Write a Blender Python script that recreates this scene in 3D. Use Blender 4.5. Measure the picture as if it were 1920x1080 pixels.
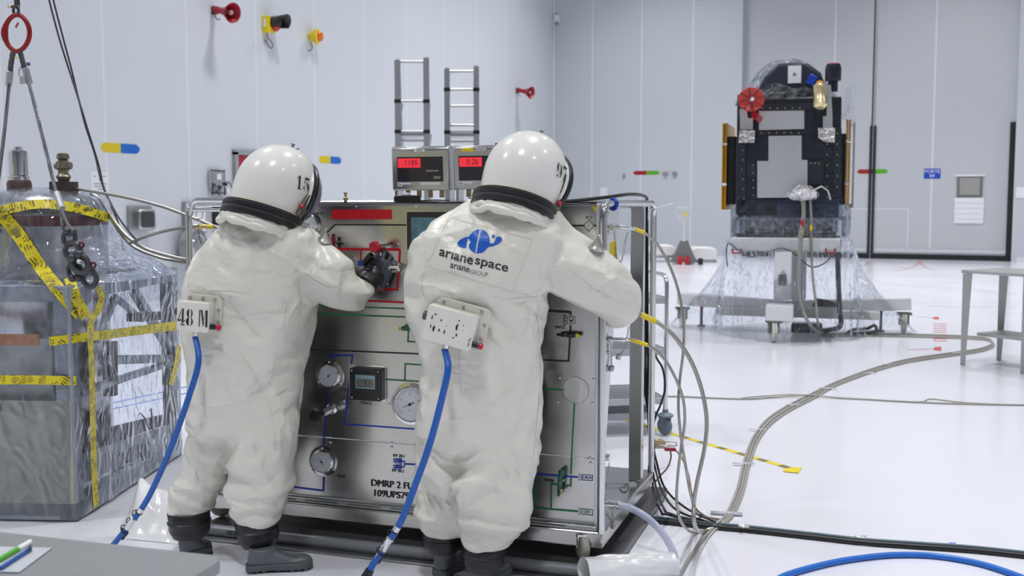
import bpy, bmesh, math, random
import numpy as np
from mathutils import Vector, Matrix, Euler, noise as mnoise
from mathutils.bvhtree import BVHTree
random.seed(7)
for _o in list(bpy.data.objects): bpy.data.objects.remove(_o)
SC = bpy.context.scene
COL = SC.collection
PI = math.pi

# ---------------------------------------------------------------- camera
CAM_H, FPX, PITCH, YAW = 1.6, 2003.7, 0.0817, 0.4113
cam_data = bpy.data.cameras.new('camera'); cam = bpy.data.objects.new('camera', cam_data); COL.objects.link(cam)
cam.location = (0, 0, CAM_H); cam.rotation_euler = (PI/2 - PITCH, 0, YAW)
cam_data.sensor_width = 36; cam_data.lens = FPX*36/1920; cam_data.clip_end = 200
cam_data.dof.use_dof = True; cam_data.dof.focus_distance = 4.7; cam_data.dof.aperture_fstop = 4.0
SC.camera = cam

# ---------------------------------------------------------------- world, lamps' power, exposure
W = bpy.data.worlds.new('world'); SC.world = W; W.use_nodes = True
W.node_tree.nodes['Background'].inputs[0].default_value = (0.9, 0.93, 1, 1)
W.node_tree.nodes['Background'].inputs[1].default_value = 0.3
LAMP_POWER, LAMP_COLOR = 186.0, (1.0, 1.0, 1.0)
CEIL_Z = 11.5
LAMP_X = [-8.2, -0.6, 7.4]; LAMP_Y = [-8.5, -0.5, 7.2, 15, 21.5, 26.4]
vs = SC.view_settings
vs.view_transform = 'Standard'; vs.look = 'None'; vs.gamma = 1.0; vs.use_curve_mapping = False; vs.exposure = 0.0
SC.display_settings.display_device = 'sRGB'
try:
    SC.cycles.max_bounces = 10; SC.cycles.transparent_max_bounces = 24; SC.cycles.caustics_reflective = False
    SC.cycles.sample_clamp_indirect = 6; SC.cycles.use_denoising = True
except Exception: pass

# ---------------------------------------------------------------- projection helpers: photo pixel -> point of the place
_R = Vector((math.cos(YAW), math.sin(YAW), 0)); _FH = Vector((-math.sin(YAW), math.cos(YAW), 0))
_F = _FH*math.cos(PITCH) - Vector((0, 0, 1))*math.sin(PITCH); _U = _FH*math.sin(PITCH) + Vector((0, 0, 1))*math.cos(PITCH)
CP = Vector((0, 0, CAM_H))
def ray(px, py): return _F + _R*((px-960)/FPX) + _U*((540-py)/FPX)
def PD(px, py, d):
    r = ray(px, py); return CP + r*(d/r.dot(_FH))
def PZ(px, py, z=0.0):
    r = ray(px, py); return CP + r*((z-CAM_H)/r.z)
def PP(px, py, p, n):
    r = ray(px, py); n = Vector(n); return CP + r*((Vector(p)-CP).dot(n)/r.dot(n))
def depth(p): return (Vector(p)-CP).dot(_FH)
def pix(p):
    q = Vector(p)-CP; z = q.dot(_F); return (960+FPX*q.dot(_R)/z, 540-FPX*q.dot(_U)/z)

# ---------------------------------------------------------------- materials
MATS = {}
def mat(name, col=(0.8, 0.8, 0.8), rough=0.5, metal=0.0, bump=0.0, bscale=40.0, stretch=(1, 1, 1), var=0.0, vscale=6.0, rvar=0.0,
        emit=0.0, alpha=1.0, coat=0.0, spec=0.5, bdist=0.01, detail=4.0):
    if name in MATS: return MATS[name]
    m = bpy.data.materials.new(name); m.use_nodes = True; nt = m.node_tree; N = nt.nodes; L = nt.links
    b = N['Principled BSDF']; b.inputs['Base Color'].default_value = (*col, 1); b.inputs['Roughness'].default_value = rough
    b.inputs['Metallic'].default_value = metal; b.inputs['Coat Weight'].default_value = coat; b.inputs['Specular IOR Level'].default_value = spec
    b.inputs['Coat Roughness'].default_value = 0.06
    if alpha < 1: b.inputs['Alpha'].default_value = alpha
    if emit: b.inputs['Emission Color'].default_value = (*col, 1); b.inputs['Emission Strength'].default_value = emit
    tc = N.new('ShaderNodeTexCoord'); mp = N.new('ShaderNodeMapping'); mp.inputs['Scale'].default_value = stretch
    L.new(tc.outputs['Object'], mp.inputs['Vector'])
    nz = N.new('ShaderNodeTexNoise'); nz.inputs['Scale'].default_value = bscale; nz.inputs['Detail'].default_value = detail
    L.new(mp.outputs[0], nz.inputs['Vector'])
    if bump:
        bp = N.new('ShaderNodeBump'); bp.inputs['Strength'].default_value = bump; bp.inputs['Distance'].default_value = bdist
        L.new(nz.outputs['Fac'], bp.inputs['Height']); L.new(bp.outputs[0], b.inputs['Normal'])
    if var or rvar:
        n2 = N.new('ShaderNodeTexNoise'); n2.inputs['Scale'].default_value = vscale; n2.inputs['Detail'].default_value = 5
        L.new(mp.outputs[0], n2.inputs['Vector'])
        if var:
            mx = N.new('ShaderNodeMix'); mx.data_type = 'RGBA'
            mx.inputs[6].default_value = (*[max(0, c*(1-var)) for c in col], 1); mx.inputs[7].default_value = (*[min(1, c*(1+var*0.6)) for c in col], 1)
            L.new(n2.outputs['Fac'], mx.inputs[0]); L.new(mx.outputs[2], b.inputs['Base Color'])
        if rvar:
            mr = N.new('ShaderNodeMapRange'); mr.inputs[1].default_value = 0.3; mr.inputs[2].default_value = 0.7
            mr.inputs[3].default_value = max(0.02, rough-rvar); mr.inputs[4].default_value = rough+rvar
            L.new(n2.outputs['Fac'], mr.inputs[0]); L.new(mr.outputs[0], b.inputs['Roughness'])
    MATS[name] = m; return m

def film_mat(name, scale=9.0, strength=0.6, tint=(0.93, 0.95, 1.0), haze=0.10, stretch=(1, 1, 1), dist=0.03, gmax=0.8):
    """clear crumpled plastic film: see-through with fresnel gloss and a little milky haze"""
    m = bpy.data.materials.new(name); m.use_nodes = True; nt = m.node_tree; N = nt.nodes; L = nt.links
    for n in list(N): N.remove(n)
    out = N.new('ShaderNodeOutputMaterial'); tr = N.new('ShaderNodeBsdfTransparent'); tr.inputs[0].default_value = (*tint, 1)
    gl = N.new('ShaderNodeBsdfGlossy'); gl.inputs['Roughness'].default_value = 0.05; gl.inputs[0].default_value = (0.95, 0.97, 1, 1)
    df = N.new('ShaderNodeBsdfDiffuse'); df.inputs[0].default_value = (0.85, 0.88, 0.92, 1)
    tc = N.new('ShaderNodeTexCoord'); mp = N.new('ShaderNodeMapping'); mp.inputs['Scale'].default_value = stretch
    L.new(tc.outputs['Object'], mp.inputs[0])
    nz = N.new('ShaderNodeTexNoise'); nz.inputs['Scale'].default_value = scale; nz.inputs['Detail'].default_value = 5; nz.inputs['Distortion'].default_value = 1.4; nz.inputs['Detail'].default_value = 2.5
    vo = N.new('ShaderNodeTexNoise'); vo.inputs['Scale'].default_value = scale*1.7; vo.inputs['Detail'].default_value = 1; vo.inputs['Distortion'].default_value = 2.5
    L.new(mp.outputs[0], nz.inputs[0]); L.new(mp.outputs[0], vo.inputs[0])
    ad = N.new('ShaderNodeMath'); ad.operation = 'ADD'; L.new(nz.outputs['Fac'], ad.inputs[0]); L.new(vo.outputs['Fac'], ad.inputs[1])
    bp = N.new('ShaderNodeBump'); bp.inputs['Strength'].default_value = strength; bp.inputs['Distance'].default_value = dist
    L.new(ad.outputs[0], bp.inputs['Height']); L.new(bp.outputs[0], gl.inputs['Normal'])
    lw = N.new('ShaderNodeFresnel'); lw.inputs['IOR'].default_value = 1.5; L.new(bp.outputs[0], lw.inputs['Normal'])
    ml = N.new('ShaderNodeMath'); ml.operation = 'MULTIPLY_ADD'; ml.inputs[1].default_value = 1.0; ml.inputs[2].default_value = 0.0; ml.use_clamp = True
    L.new(lw.outputs[0], ml.inputs[0])
    mi = N.new('ShaderNodeMath'); mi.operation = 'MINIMUM'; mi.inputs[1].default_value = gmax; L.new(ml.outputs[0], mi.inputs[0])
    m1 = N.new('ShaderNodeMixShader'); L.new(mi.outputs[0], m1.inputs[0]); L.new(tr.outputs[0], m1.inputs[1]); L.new(gl.outputs[0], m1.inputs[2])
    n3 = N.new('ShaderNodeTexNoise'); n3.inputs['Scale'].default_value = scale*1.7; n3.inputs['Detail'].default_value = 6; n3.inputs['Distortion'].default_value = 1.5
    L.new(mp.outputs[0], n3.inputs[0])
    mr = N.new('ShaderNodeMapRange'); mr.inputs[1].default_value = 0.42; mr.inputs[2].default_value = 0.72; mr.inputs[3].default_value = haze*0.3; mr.inputs[4].default_value = haze*3
    L.new(n3.outputs['Fac'], mr.inputs[0])
    m2 = N.new('ShaderNodeMixShader'); L.new(mr.outputs[0], m2.inputs[0]); L.new(m1.outputs[0], m2.inputs[1]); L.new(df.outputs[0], m2.inputs[2])
    L.new(m2.outputs[0], out.inputs[0]); MATS[name] = m; return m

# ---------------------------------------------------------------- objects, labels
ROOT = {}
def tag(o, label=None, cat=None, group=None, kind=None):
    if label: o['label'] = label
    if cat: o['category'] = cat
    if group: o['group'] = group
    if kind: o['kind'] = kind
    return o
def thing(name, label, cat, loc=(0, 0, 0), rotz=0.0, group=None):
    o = bpy.data.objects.new(name, None); COL.objects.link(o); o.location = loc; o.rotation_euler = (0, 0, rotz)
    o.empty_display_size = 0.1
    ROOT[o.name] = Matrix.Translation(Vector(loc)) @ Matrix.Rotation(rotz, 4, 'Z'); return tag(o, label, cat, group)
def copy_tree(o, parent=None):
    c = o.copy(); COL.objects.link(c); c.parent = parent
    for ch in [x for x in bpy.data.objects if x.parent == o]: copy_tree(ch, c)
    return c

class MB:
    """collects shapes; build() links them as ONE mesh object"""
    def __init__(s, xf=None): s.v = []; s.f = []; s.xf = xf
    def add(s, vs, fs):
        b = len(s.v); s.v += [Vector(p) for p in vs]; s.f += [tuple(i+b for i in f) for f in fs]; return s
    def box(s, c, size, rot=None):
        c = Vector(c); hx, hy, hz = [k/2 for k in size]
        P = [Vector((x*hx, y*hy, z*hz)) for z in (-1, 1) for y in (-1, 1) for x in (-1, 1)]
        if rot is not None: P = [rot @ p for p in P]
        return s.add([c+p for p in P], [(0, 2, 3, 1), (4, 5, 7, 6), (0, 1, 5, 4), (2, 6, 7, 3), (0, 4, 6, 2), (1, 3, 7, 5)])
    def rbox(s, c, size, r=0.02, axis=1, seg=4, rot=None):
        """box with rounded corners in the plane across `axis`"""
        a = [i for i in range(3) if i != axis]; w, h = size[a[0]]/2, size[a[1]]/2; pts = []
        for cx, cy, a0 in ((w-r, h-r, 0), (-w+r, h-r, 90), (-w+r, -h+r, 180), (w-r, -h+r, 270)):
            for k in range(seg+1):
                t = math.radians(a0+90*k/seg); pts.append((cx+r*math.cos(t), cy+r*math.sin(t)))
        n = len(pts); V = []
        for e in (-1, 1):
            for x, y in pts:
                p = [0, 0, 0]; p[a[0]] = x; p[a[1]] = y; p[axis] = e*size[axis]/2; p = Vector(p)
                V.append(Vector(c)+(rot @ p if rot is not None else p))
        return s.add(V, [tuple(range(n))[::-1], tuple(range(n, 2*n))]+[(i, (i+1) % n, n+(i+1) % n, n+i) for i in range(n)])
    def cyl(s, a, b, r, r2=None, n=14, caps=True):
        a, b = Vector(a), Vector(b); r2 = r if r2 is None else r2; d = (b-a).normalized()
        u = d.orthogonal().normalized(); w = d.cross(u)
        V = [a+(u*math.cos(2*PI*i/n)+w*math.sin(2*PI*i/n))*r for i in range(n)]+[b+(u*math.cos(2*PI*i/n)+w*math.sin(2*PI*i/n))*r2 for i in range(n)]
        F = [(i, (i+1) % n, n+(i+1) % n, n+i) for i in range(n)]
        if caps: F += [tuple(range(n))[::-1], tuple(range(n, 2*n))]
        return s.add(V, F)
    def tube(s, pts, r, n=8, closed=False, caps=True):
        pts = [Vector(p) for p in pts]; m = len(pts); rr = r if isinstance(r, (list, tuple)) else [r]*m
        T = []
        for i in range(m):
            a = pts[(i-1) % m] if (closed or i > 0) else pts[0]; b = pts[(i+1) % m] if (closed or i < m-1) else pts[-1]
            t = (b-a); T.append(t.normalized() if t.length > 1e-9 else Vector((0, 0, 1)))
        u = T[0].orthogonal().normalized(); V = []
        for i in range(m):
            u = (u-T[i]*u.dot(T[i])); u = u.normalized() if u.length > 1e-6 else T[i].orthogonal().normalized(); w = T[i].cross(u)
            V += [pts[i]+(u*math.cos(2*PI*k/n)+w*math.sin(2*PI*k/n))*rr[i] for k in range(n)]
        F = []
        for i in range(m if closed else m-1):
            j = (i+1) % m; F += [(i*n+k, i*n+(k+1) % n, j*n+(k+1) % n, j*n+k) for k in range(n)]
        if not closed and caps: F += [tuple(range(n))[::-1], tuple(range((m-1)*n, m*n))]
        return s.add(V, F)
    def lathe(s, prof, o=(0, 0, 0), axis=(0, 0, 1), n=24, arc=1.0):
        """prof: list of (radius, height along axis)"""
        o = Vector(o); d = Vector(axis).normalized(); u = d.orthogonal().normalized(); w = d.cross(u); V = []
        for r, h in prof: V += [o+d*h+(u*math.cos(2*PI*k/n)+w*math.sin(2*PI*k/n))*max(r, 1e-5) for k in range(n)]
        F = [(i*n+k, i*n+(k+1) % n, (i+1)*n+(k+1) % n, (i+1)*n+k) for i in range(len(prof)-1) for k in range(n)]
        F += [tuple(range(n))[::-1], tuple(range((len(prof)-1)*n, len(prof)*n))]
        return s.add(V, F)
    def ball(s, c, r, n=12, sc=(1, 1, 1), rot=None):
        V = []; F = []; m = n//2+1
        for i in range(m+1):
            t = PI*i/m
            for k in range(n):
                p = Vector((math.sin(t)*math.cos(2*PI*k/n)*sc[0], math.sin(t)*math.sin(2*PI*k/n)*sc[1], math.cos(t)*sc[2]))*r
                V.append(Vector(c)+(rot @ p if rot is not None else p))
        for i in range(m): F += [(i*n+k, (i+1)*n+k, (i+1)*n+(k+1) % n, i*n+(k+1) % n) for k in range(n)]
        return s.add(V, F)
    def torus(s, c, R, r, axis=(0, 0, 1), n=24, m=8, sx=1.0, sy=1.0, u=None):
        d = Vector(axis).normalized(); u = (Vector(u).normalized() if u else d.orthogonal().normalized()); w = d.cross(u); c = Vector(c)
        return s.tube([c+u*math.cos(2*PI*k/n)*R*sx+w*math.sin(2*PI*k/n)*R*sy for k in range(n)], r, m, closed=True)
    def prism(s, poly, o, ex, ey, ez, t):
        """polygon (x,y) in frame (ex,ey) at o, thickness t along ez"""
        o, ex, ey, ez = Vector(o), Vector(ex), Vector(ey), Vector(ez); n = len(poly)
        V = [o+ex*x+ey*y for x, y in poly]+[o+ex*x+ey*y+ez*t for x, y in poly]
        return s.add(V, [tuple(range(n))[::-1], tuple(range(n, 2*n))]+[(i, (i+1) % n, n+(i+1) % n, n+i) for i in range(n)])
    def grid(s, P, nu, nv, closed_u=False):
        F = []
        for j in range(nv-1):
            for i in range(nu if closed_u else nu-1): F.append((j*nu+i, j*nu+(i+1) % nu, (j+1)*nu+(i+1) % nu, (j+1)*nu+i))
        return s.add(P, F)
    def build(s, name, material, parent=None, smooth=True, world=False, bevel=0.0, weld=False, angle=35, bseg=2):
        me = bpy.data.meshes.new(name); V = s.v
        if s.xf is not None: V = [s.xf @ p for p in V]
        if world and parent is not None:
            r = parent
            while r.parent: r = r.parent
            inv = ROOT[r.name].inverted(); V = [inv @ p for p in V]
        bm = bmesh.new(); bv = [bm.verts.new(p) for p in V]
        for f in s.f:
            try: bm.faces.new([bv[i] for i in f])
            except ValueError: pass
        if weld: bmesh.ops.remove_doubles(bm, verts=bm.verts, dist=1e-4)
        bmesh.ops.recalc_face_normals(bm, faces=bm.faces); bm.to_mesh(me); bm.free()
        o = bpy.data.objects.new(name, me); COL.objects.link(o); o.parent = parent
        for mm in (material if isinstance(material, list) else [material]): me.materials.append(mm)
        if smooth:
            me.polygons.foreach_set('use_smooth', [True]*len(me.polygons))
            try: me.set_sharp_from_angle(angle=math.radians(angle))
            except Exception: pass
        if bevel:
            b = o.modifiers.new('bevel', 'BEVEL'); b.width = bevel; b.segments = bseg; b.limit_method = 'ANGLE'; b.angle_limit = math.radians(40); b.harden_normals = False
        return o

def catmull(P, sub=8, closed=False):
    P = [Vector(p) for p in P]; n = len(P); out = []
    for i in range(n if closed else n-1):
        g = (lambda k: P[k % n]) if closed else (lambda k: P[min(max(k, 0), n-1)])
        p0, p1, p2, p3 = g(i-1), g(i), g(i+1), g(i+2)
        for k in range(sub):
            t = k/sub; out.append(0.5*((2*p1)+(p2-p0)*t+(2*p0-5*p1+4*p2-p3)*t*t+(3*p1-p0-3*p2+p3)*t**3))
    if not closed: out.append(P[-1])
    return out

def text_tris(s, size=1.0, bold=0.0, align='CENTER', cuts=(), spacing=1.0, maxedge=None, xs=1.0):
    """flat lettering as (verts2d, faces); cuts = x-intervals removed (stencil bridges)"""
    cu = bpy.data.curves.new('t', 'FONT'); cu.body = s; cu.size = size; cu.align_x = align; cu.align_y = 'CENTER'; cu.offset = bold; cu.space_character = spacing
    cu.resolution_u = 3; o = bpy.data.objects.new('t', cu); COL.objects.link(o)
    dg = bpy.context.evaluated_depsgraph_get(); me = bpy.data.meshes.new_from_object(o.evaluated_get(dg))
    bm = bmesh.new(); bm.from_mesh(me); bpy.data.objects.remove(o); bpy.data.curves.remove(cu); bpy.data.meshes.remove(me)
    bmesh.ops.triangulate(bm, faces=bm.faces); bmesh.ops.remove_doubles(bm, verts=bm.verts, dist=1e-5)
    for a, b, y0, y1 in cuts:
        for co, no in (((a, 0, 0), (1, 0, 0)), ((b, 0, 0), (1, 0, 0))):
            bmesh.ops.bisect_plane(bm, geom=bm.verts[:]+bm.edges[:]+bm.faces[:], plane_co=co, plane_no=no)
        dl = [f for f in bm.faces if a < f.calc_center_median().x < b and y0 < f.calc_center_median().y < y1]
        bmesh.ops.delete(bm, geom=dl, context='FACES')
    if maxedge:
        for _ in range(6):
            es = [e for e in bm.edges if e.calc_length() > maxedge]
            if not es: break
            bmesh.ops.subdivide_edges(bm, edges=es, cuts=1); bmesh.ops.triangulate(bm, faces=bm.faces)
    bm.verts.index_update(); V = [(v.co.x*xs, v.co.y) for v in bm.verts]; F = [tuple(v.index for v in f.verts) for f in bm.faces]; bm.free()
    return V, F
def lettering(name, s, size, material, parent, o, ex, ey, world=False, off=0.0006, fat=0.0, **k):
    """letters laid on the plane at o with axes ex, ey"""
    V, F = text_tris(s, size, **k); ex, ey = Vector(ex).normalized(), Vector(ey).normalized(); nz = ex.cross(ey)
    m = MB()
    for i in ((0,) if not fat else (-1, 0, 1)): m.add([Vector(o)+ex*(x+i*fat)+ey*y+nz*(off+0.00004*i) for x, y in V], F)
    return m.build(name, material, parent, smooth=False, world=world)
def frame_from(d, up=(0, 0, 1)):
    """rotation whose Z is d"""
    d = Vector(d).normalized(); x = Vector(up).cross(d)
    x = x.normalized() if x.length > 1e-4 else Vector((1, 0, 0)); y = d.cross(x); return Matrix((x, y, d)).transposed()

def suit_fabric():
    m = mat('suit_fabric', (0.73, 0.715, 0.645), 0.36, var=0.06, vscale=3.5); nt = m.node_tree; N, L = nt.nodes, nt.links; b = N['Principled BSDF']
    tc = N.new('ShaderNodeTexCoord'); prev = None
    def math_(op, x, y=None, clamp=False):
        n = N.new('ShaderNodeMath'); n.operation = op; n.use_clamp = clamp
        for i, q in enumerate((x, y)):
            if q is None: continue
            if isinstance(q, (int, float)): n.inputs[i].default_value = q
            else: L.new(q, n.inputs[i])
        return n.outputs[0]
    def noise_(sc, st=(1, 1, 1), detail=1.0, ds=0.0, loc=(0, 0, 0)):
        mp = N.new('ShaderNodeMapping'); mp.inputs['Scale'].default_value = st; mp.inputs['Location'].default_value = loc; L.new(tc.outputs['Object'], mp.inputs[0])
        nz = N.new('ShaderNodeTexNoise'); nz.inputs['Scale'].default_value = sc; nz.inputs['Detail'].default_value = detail; nz.inputs['Distortion'].default_value = ds; L.new(mp.outputs[0], nz.inputs[0]); return nz.outputs['Fac']
    for sc, st, k, dist, loc, thr in ((3.2, (1, 1, 1.8), 7.0, 0.012, (0, 0, 0), 0.48), (5.5, (1.1, 1.1, 1.3), 6.0, 0.006, (3, 7, 1), 0.5)):
        n0 = noise_(sc, st, 1.5, 0.5, loc); r = math_('SUBTRACT', 1.0, math_('MULTIPLY', math_('ABSOLUTE', math_('SUBTRACT', n0, 0.5)), k), True); r = math_('POWER', r, 1.6)
        msk = math_('MULTIPLY', math_('SUBTRACT', noise_(2.3, (1, 1, 1), 1.0, 0.0, (loc[1], 2, 5)), thr), 8.0, True); h = math_('MULTIPLY', r, msk)
        bp = N.new('ShaderNodeBump'); bp.inputs['Strength'].default_value = 0.9; bp.inputs['Distance'].default_value = dist; L.new(h, bp.inputs['Height'])
        if prev: L.new(prev, bp.inputs['Normal'])
        prev = bp.outputs[0]
    bp = N.new('ShaderNodeBump'); bp.inputs['Strength'].default_value = 0.6; bp.inputs['Distance'].default_value = 0.032; L.new(math_('ABSOLUTE', math_('SUBTRACT', noise_(4.2, (1, 1, 1.8), 2.0, 0.8, (9, 9, 9)), 0.5)), bp.inputs['Height']); L.new(prev, bp.inputs['Normal']); prev = bp.outputs[0]
    L.new(prev, b.inputs['Normal']); return m
# shared materials
STEEL = mat('brushed_steel', (0.57, 0.565, 0.55), 0.22, 1.0, rvar=0.05, vscale=3)
STEELP = mat('polished_steel', (0.72, 0.72, 0.72), 0.13, 1.0)
STEELD = mat('dull_steel', (0.42, 0.43, 0.43), 0.4, 1.0, var=0.15)
GALV = mat('galvanised_steel', (0.38, 0.42, 0.46), 0.42, 0.75, var=0.35, vscale=9, bump=0.15, bscale=14)
DARKM = mat('dark_forged_steel', (0.10, 0.10, 0.11), 0.45, 0.8, var=0.3, vscale=20)
BLACK = mat('black_rubber', (0.012, 0.012, 0.014), 0.38)
BLACKP = mat('black_plastic', (0.02, 0.02, 0.022), 0.3)
CABLEG = mat('grey_cable', (0.32, 0.31, 0.28), 0.45)
HOSE = mat('braided_hose', (0.45, 0.43, 0.40), 0.35, 0.8, bump=0.3, bscale=300, bdist=0.002)
BLUEH = mat('blue_hose', (0.008, 0.10, 0.42), 0.35)
WHITE = mat('white_paint', (0.80, 0.81, 0.80), 0.4)
WHITEP = mat('white_plastic', (0.85, 0.86, 0.88), 0.35)
PAPER = mat('white_paper', (0.82, 0.84, 0.86), 0.6)
RED = mat('red_paint', (0.45, 0.012, 0.02), 0.35)
REDF = mat('red_film', (0.50, 0.004, 0.012), 0.4)
YEL = mat('yellow_paint', (0.80, 0.62, 0.02), 0.4)
BLUE = mat('blue_film', (0.01, 0.06, 0.50), 0.4)
GREEN = mat('green_film', (0.01, 0.17, 0.06), 0.4)
INK = mat('black_ink', (0.02, 0.02, 0.022), 0.5)
CHROME = mat('chrome', (0.85, 0.85, 0.85), 0.06, 1.0)
BRASS = mat('brass', (0.55, 0.42, 0.22), 0.3, 1.0)
GLASS = mat('clear_glass', (0.9, 0.95, 1.0), 0.03, alpha=0.12, coat=1.0)
# ================================================================ ROOM
XL, YB, XR, YF = -12.05, 30.76, 13.0, -13.0
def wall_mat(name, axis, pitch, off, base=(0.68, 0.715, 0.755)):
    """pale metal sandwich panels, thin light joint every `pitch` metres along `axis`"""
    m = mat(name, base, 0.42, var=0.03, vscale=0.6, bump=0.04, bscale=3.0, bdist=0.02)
    N, L = m.node_tree.nodes, m.node_tree.links; b = N['Principled BSDF']
    tc = N.new('ShaderNodeTexCoord'); sp = N.new('ShaderNodeSeparateXYZ'); L.new(tc.outputs['Object'], sp.inputs[0])
    a = N.new('ShaderNodeMath'); a.operation = 'MULTIPLY_ADD'; a.inputs[1].default_value = 1/pitch; a.inputs[2].default_value = off; L.new(sp.outputs[axis], a.inputs[0])
    fr = N.new('ShaderNodeMath'); fr.operation = 'FRACT'; L.new(a.outputs[0], fr.inputs[0])
    lt = N.new('ShaderNodeMath'); lt.operation = 'LESS_THAN'; lt.inputs[1].default_value = 0.035/pitch; L.new(fr.outputs[0], lt.inputs[0])
    mx = N.new('ShaderNodeMix'); mx.data_type = 'RGBA'; mx.inputs[7].default_value = (0.76, 0.80, 0.84, 1)
    src = b.inputs['Base Color'].links[0].from_socket; L.new(src, mx.inputs[6]); L.new(lt.outputs[0], mx.inputs[0]); L.new(mx.outputs[2], b.inputs['Base Color'])
    # faint fine ribs
    sn = N.new('ShaderNodeMath'); sn.operation = 'SINE'; a2 = N.new('ShaderNodeMath'); a2.operation = 'MULTIPLY'; a2.inputs[1].default_value = 2*PI/0.12
    L.new(sp.outputs[axis], a2.inputs[0]); L.new(a2.outputs[0], sn.inputs[0])
    bp = N.new('ShaderNodeBump'); bp.inputs['Strength'].default_value = 0.12; bp.inputs['Distance'].default_value = 0.004; L.new(sn.outputs[0], bp.inputs['Height']); L.new(bp.outputs[0], b.inputs['Normal'])
    return m
floor_m = mat('epoxy_floor', (0.78, 0.785, 0.85), 0.17, var=0.02, vscale=0.8, rvar=0.02)
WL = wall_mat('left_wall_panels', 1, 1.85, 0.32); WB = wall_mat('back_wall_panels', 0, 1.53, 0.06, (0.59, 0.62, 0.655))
def struct(name, mb, m, bevel=0): return tag(mb.build(name, m, smooth=False, bevel=bevel), kind='structure')
struct('floor', MB().box(((XL+XR)/2, (YB+YF)/2, -0.05), (XR-XL+2, YB-YF+4, 0.1)), floor_m)
struct('ceiling', MB().box(((XL+XR)/2, (YB+YF)/2, CEIL_Z+0.1), (XR-XL+1, YB-YF+4, 0.2)), mat('ceiling_panels', (0.40, 0.41, 0.43), 0.6))
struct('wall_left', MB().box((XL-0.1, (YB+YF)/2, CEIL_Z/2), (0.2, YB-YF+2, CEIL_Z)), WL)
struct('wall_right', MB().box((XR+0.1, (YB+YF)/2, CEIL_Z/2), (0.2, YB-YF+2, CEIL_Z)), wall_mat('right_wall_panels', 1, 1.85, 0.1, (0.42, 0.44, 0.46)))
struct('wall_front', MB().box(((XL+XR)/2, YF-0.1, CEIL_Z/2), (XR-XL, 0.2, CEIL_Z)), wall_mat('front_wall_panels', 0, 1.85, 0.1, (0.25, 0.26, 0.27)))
# back wall stands in front of the sliding door's recess
bx = lambda px, y=250: PP(px, y, (0, YB, 0), (0, 1, 0)).x
DX0, DX1 = bx(1389), bx(1905)
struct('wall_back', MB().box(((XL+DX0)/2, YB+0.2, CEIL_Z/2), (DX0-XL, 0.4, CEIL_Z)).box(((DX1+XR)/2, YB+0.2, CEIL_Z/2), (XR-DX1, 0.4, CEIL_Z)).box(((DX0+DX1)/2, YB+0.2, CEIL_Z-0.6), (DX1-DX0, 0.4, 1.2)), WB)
# sliding doors with dark seals
YD = YB+0.32
dx = lambda px: PP(px, 300, (0, YD, 0), (0, 1, 0)).x
dm = wall_mat('sliding_door_panels', 0, 2.6, 0.47, (0.55, 0.575, 0.60))
dh = CEIL_Z-1.2
seal = mat('door_seal_rubber', (0.015, 0.015, 0.018), 0.5)
for n, (xa, xb) in enumerate(((DX0-0.1, dx(1632)), (dx(1640), DX1+0.1))):
    d = bpy.data.objects.new('door_%d' % (n+1), None); COL.objects.link(d); tag(d, kind='structure'); ROOT[d.name] = Matrix.Identity(4)
    MB().box(((xa+xb)/2, YD+0.1, dh/2+0.1), (xb-xa, 0.2, dh)).build('door_leaf', dm, d, smooth=False)
    s = MB(); s.box(((xa+xb)/2, YD-0.01, 0.07), (xb-xa, 0.03, 0.14))
    zt = PP(1637, 236, (0, YD, 0), (0, 1, 0)).z
    if n == 0: s.box((xb+0.01, YD-0.02, zt/2), (0.07, 0.04, zt)); s.box((xb+0.02, YD+0.02, dh/2), (0.03, 0.04, dh))
    else: s.box((dx(1897), YD-0.02, zt/2), (0.13, 0.05, zt)); s.box((xa-0.01, YD-0.02, zt/2), (0.07, 0.04, zt))
    s.build('rubber_seal', seal, d, smooth=False)
    MB().box(((xa+xb)/2, YD-0.015, 0.24), (xb-xa-0.1, 0.02, 0.1)).build('kick_plate', mat('pale_kick_plate', (0.72, 0.75, 0.8), 0.3, 0.3), d, smooth=False)
    if n == 0: # wicket outline seams in the leaf
        x0, x1 = dx(1560), dx(1636)
    else: x0, x1 = dx(1641), dx(1706)
    z1 = PP(1660, 392, (0, YD, 0), (0, 1, 0)).z
    MB().box(((x0+x1)/2, YD-0.004, z1), (x1-x0, 0.008, 0.025)).box((x0 if n == 0 else x1, YD-0.004, z1/2+0.15), (0.025, 0.008, z1-0.3)).build('panel_joint', mat('pale_joint', (0.78, 0.82, 0.86), 0.4), d, smooth=False)
MB0 = MB().tube([(XL+0.03, YB-0.03, 0), (XL+0.03, YB-0.03, CEIL_Z)], 0.035); struct('trim_1', MB0, mat('white_corner_trim', (0.78, 0.8, 0.83), 0.4))
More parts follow.
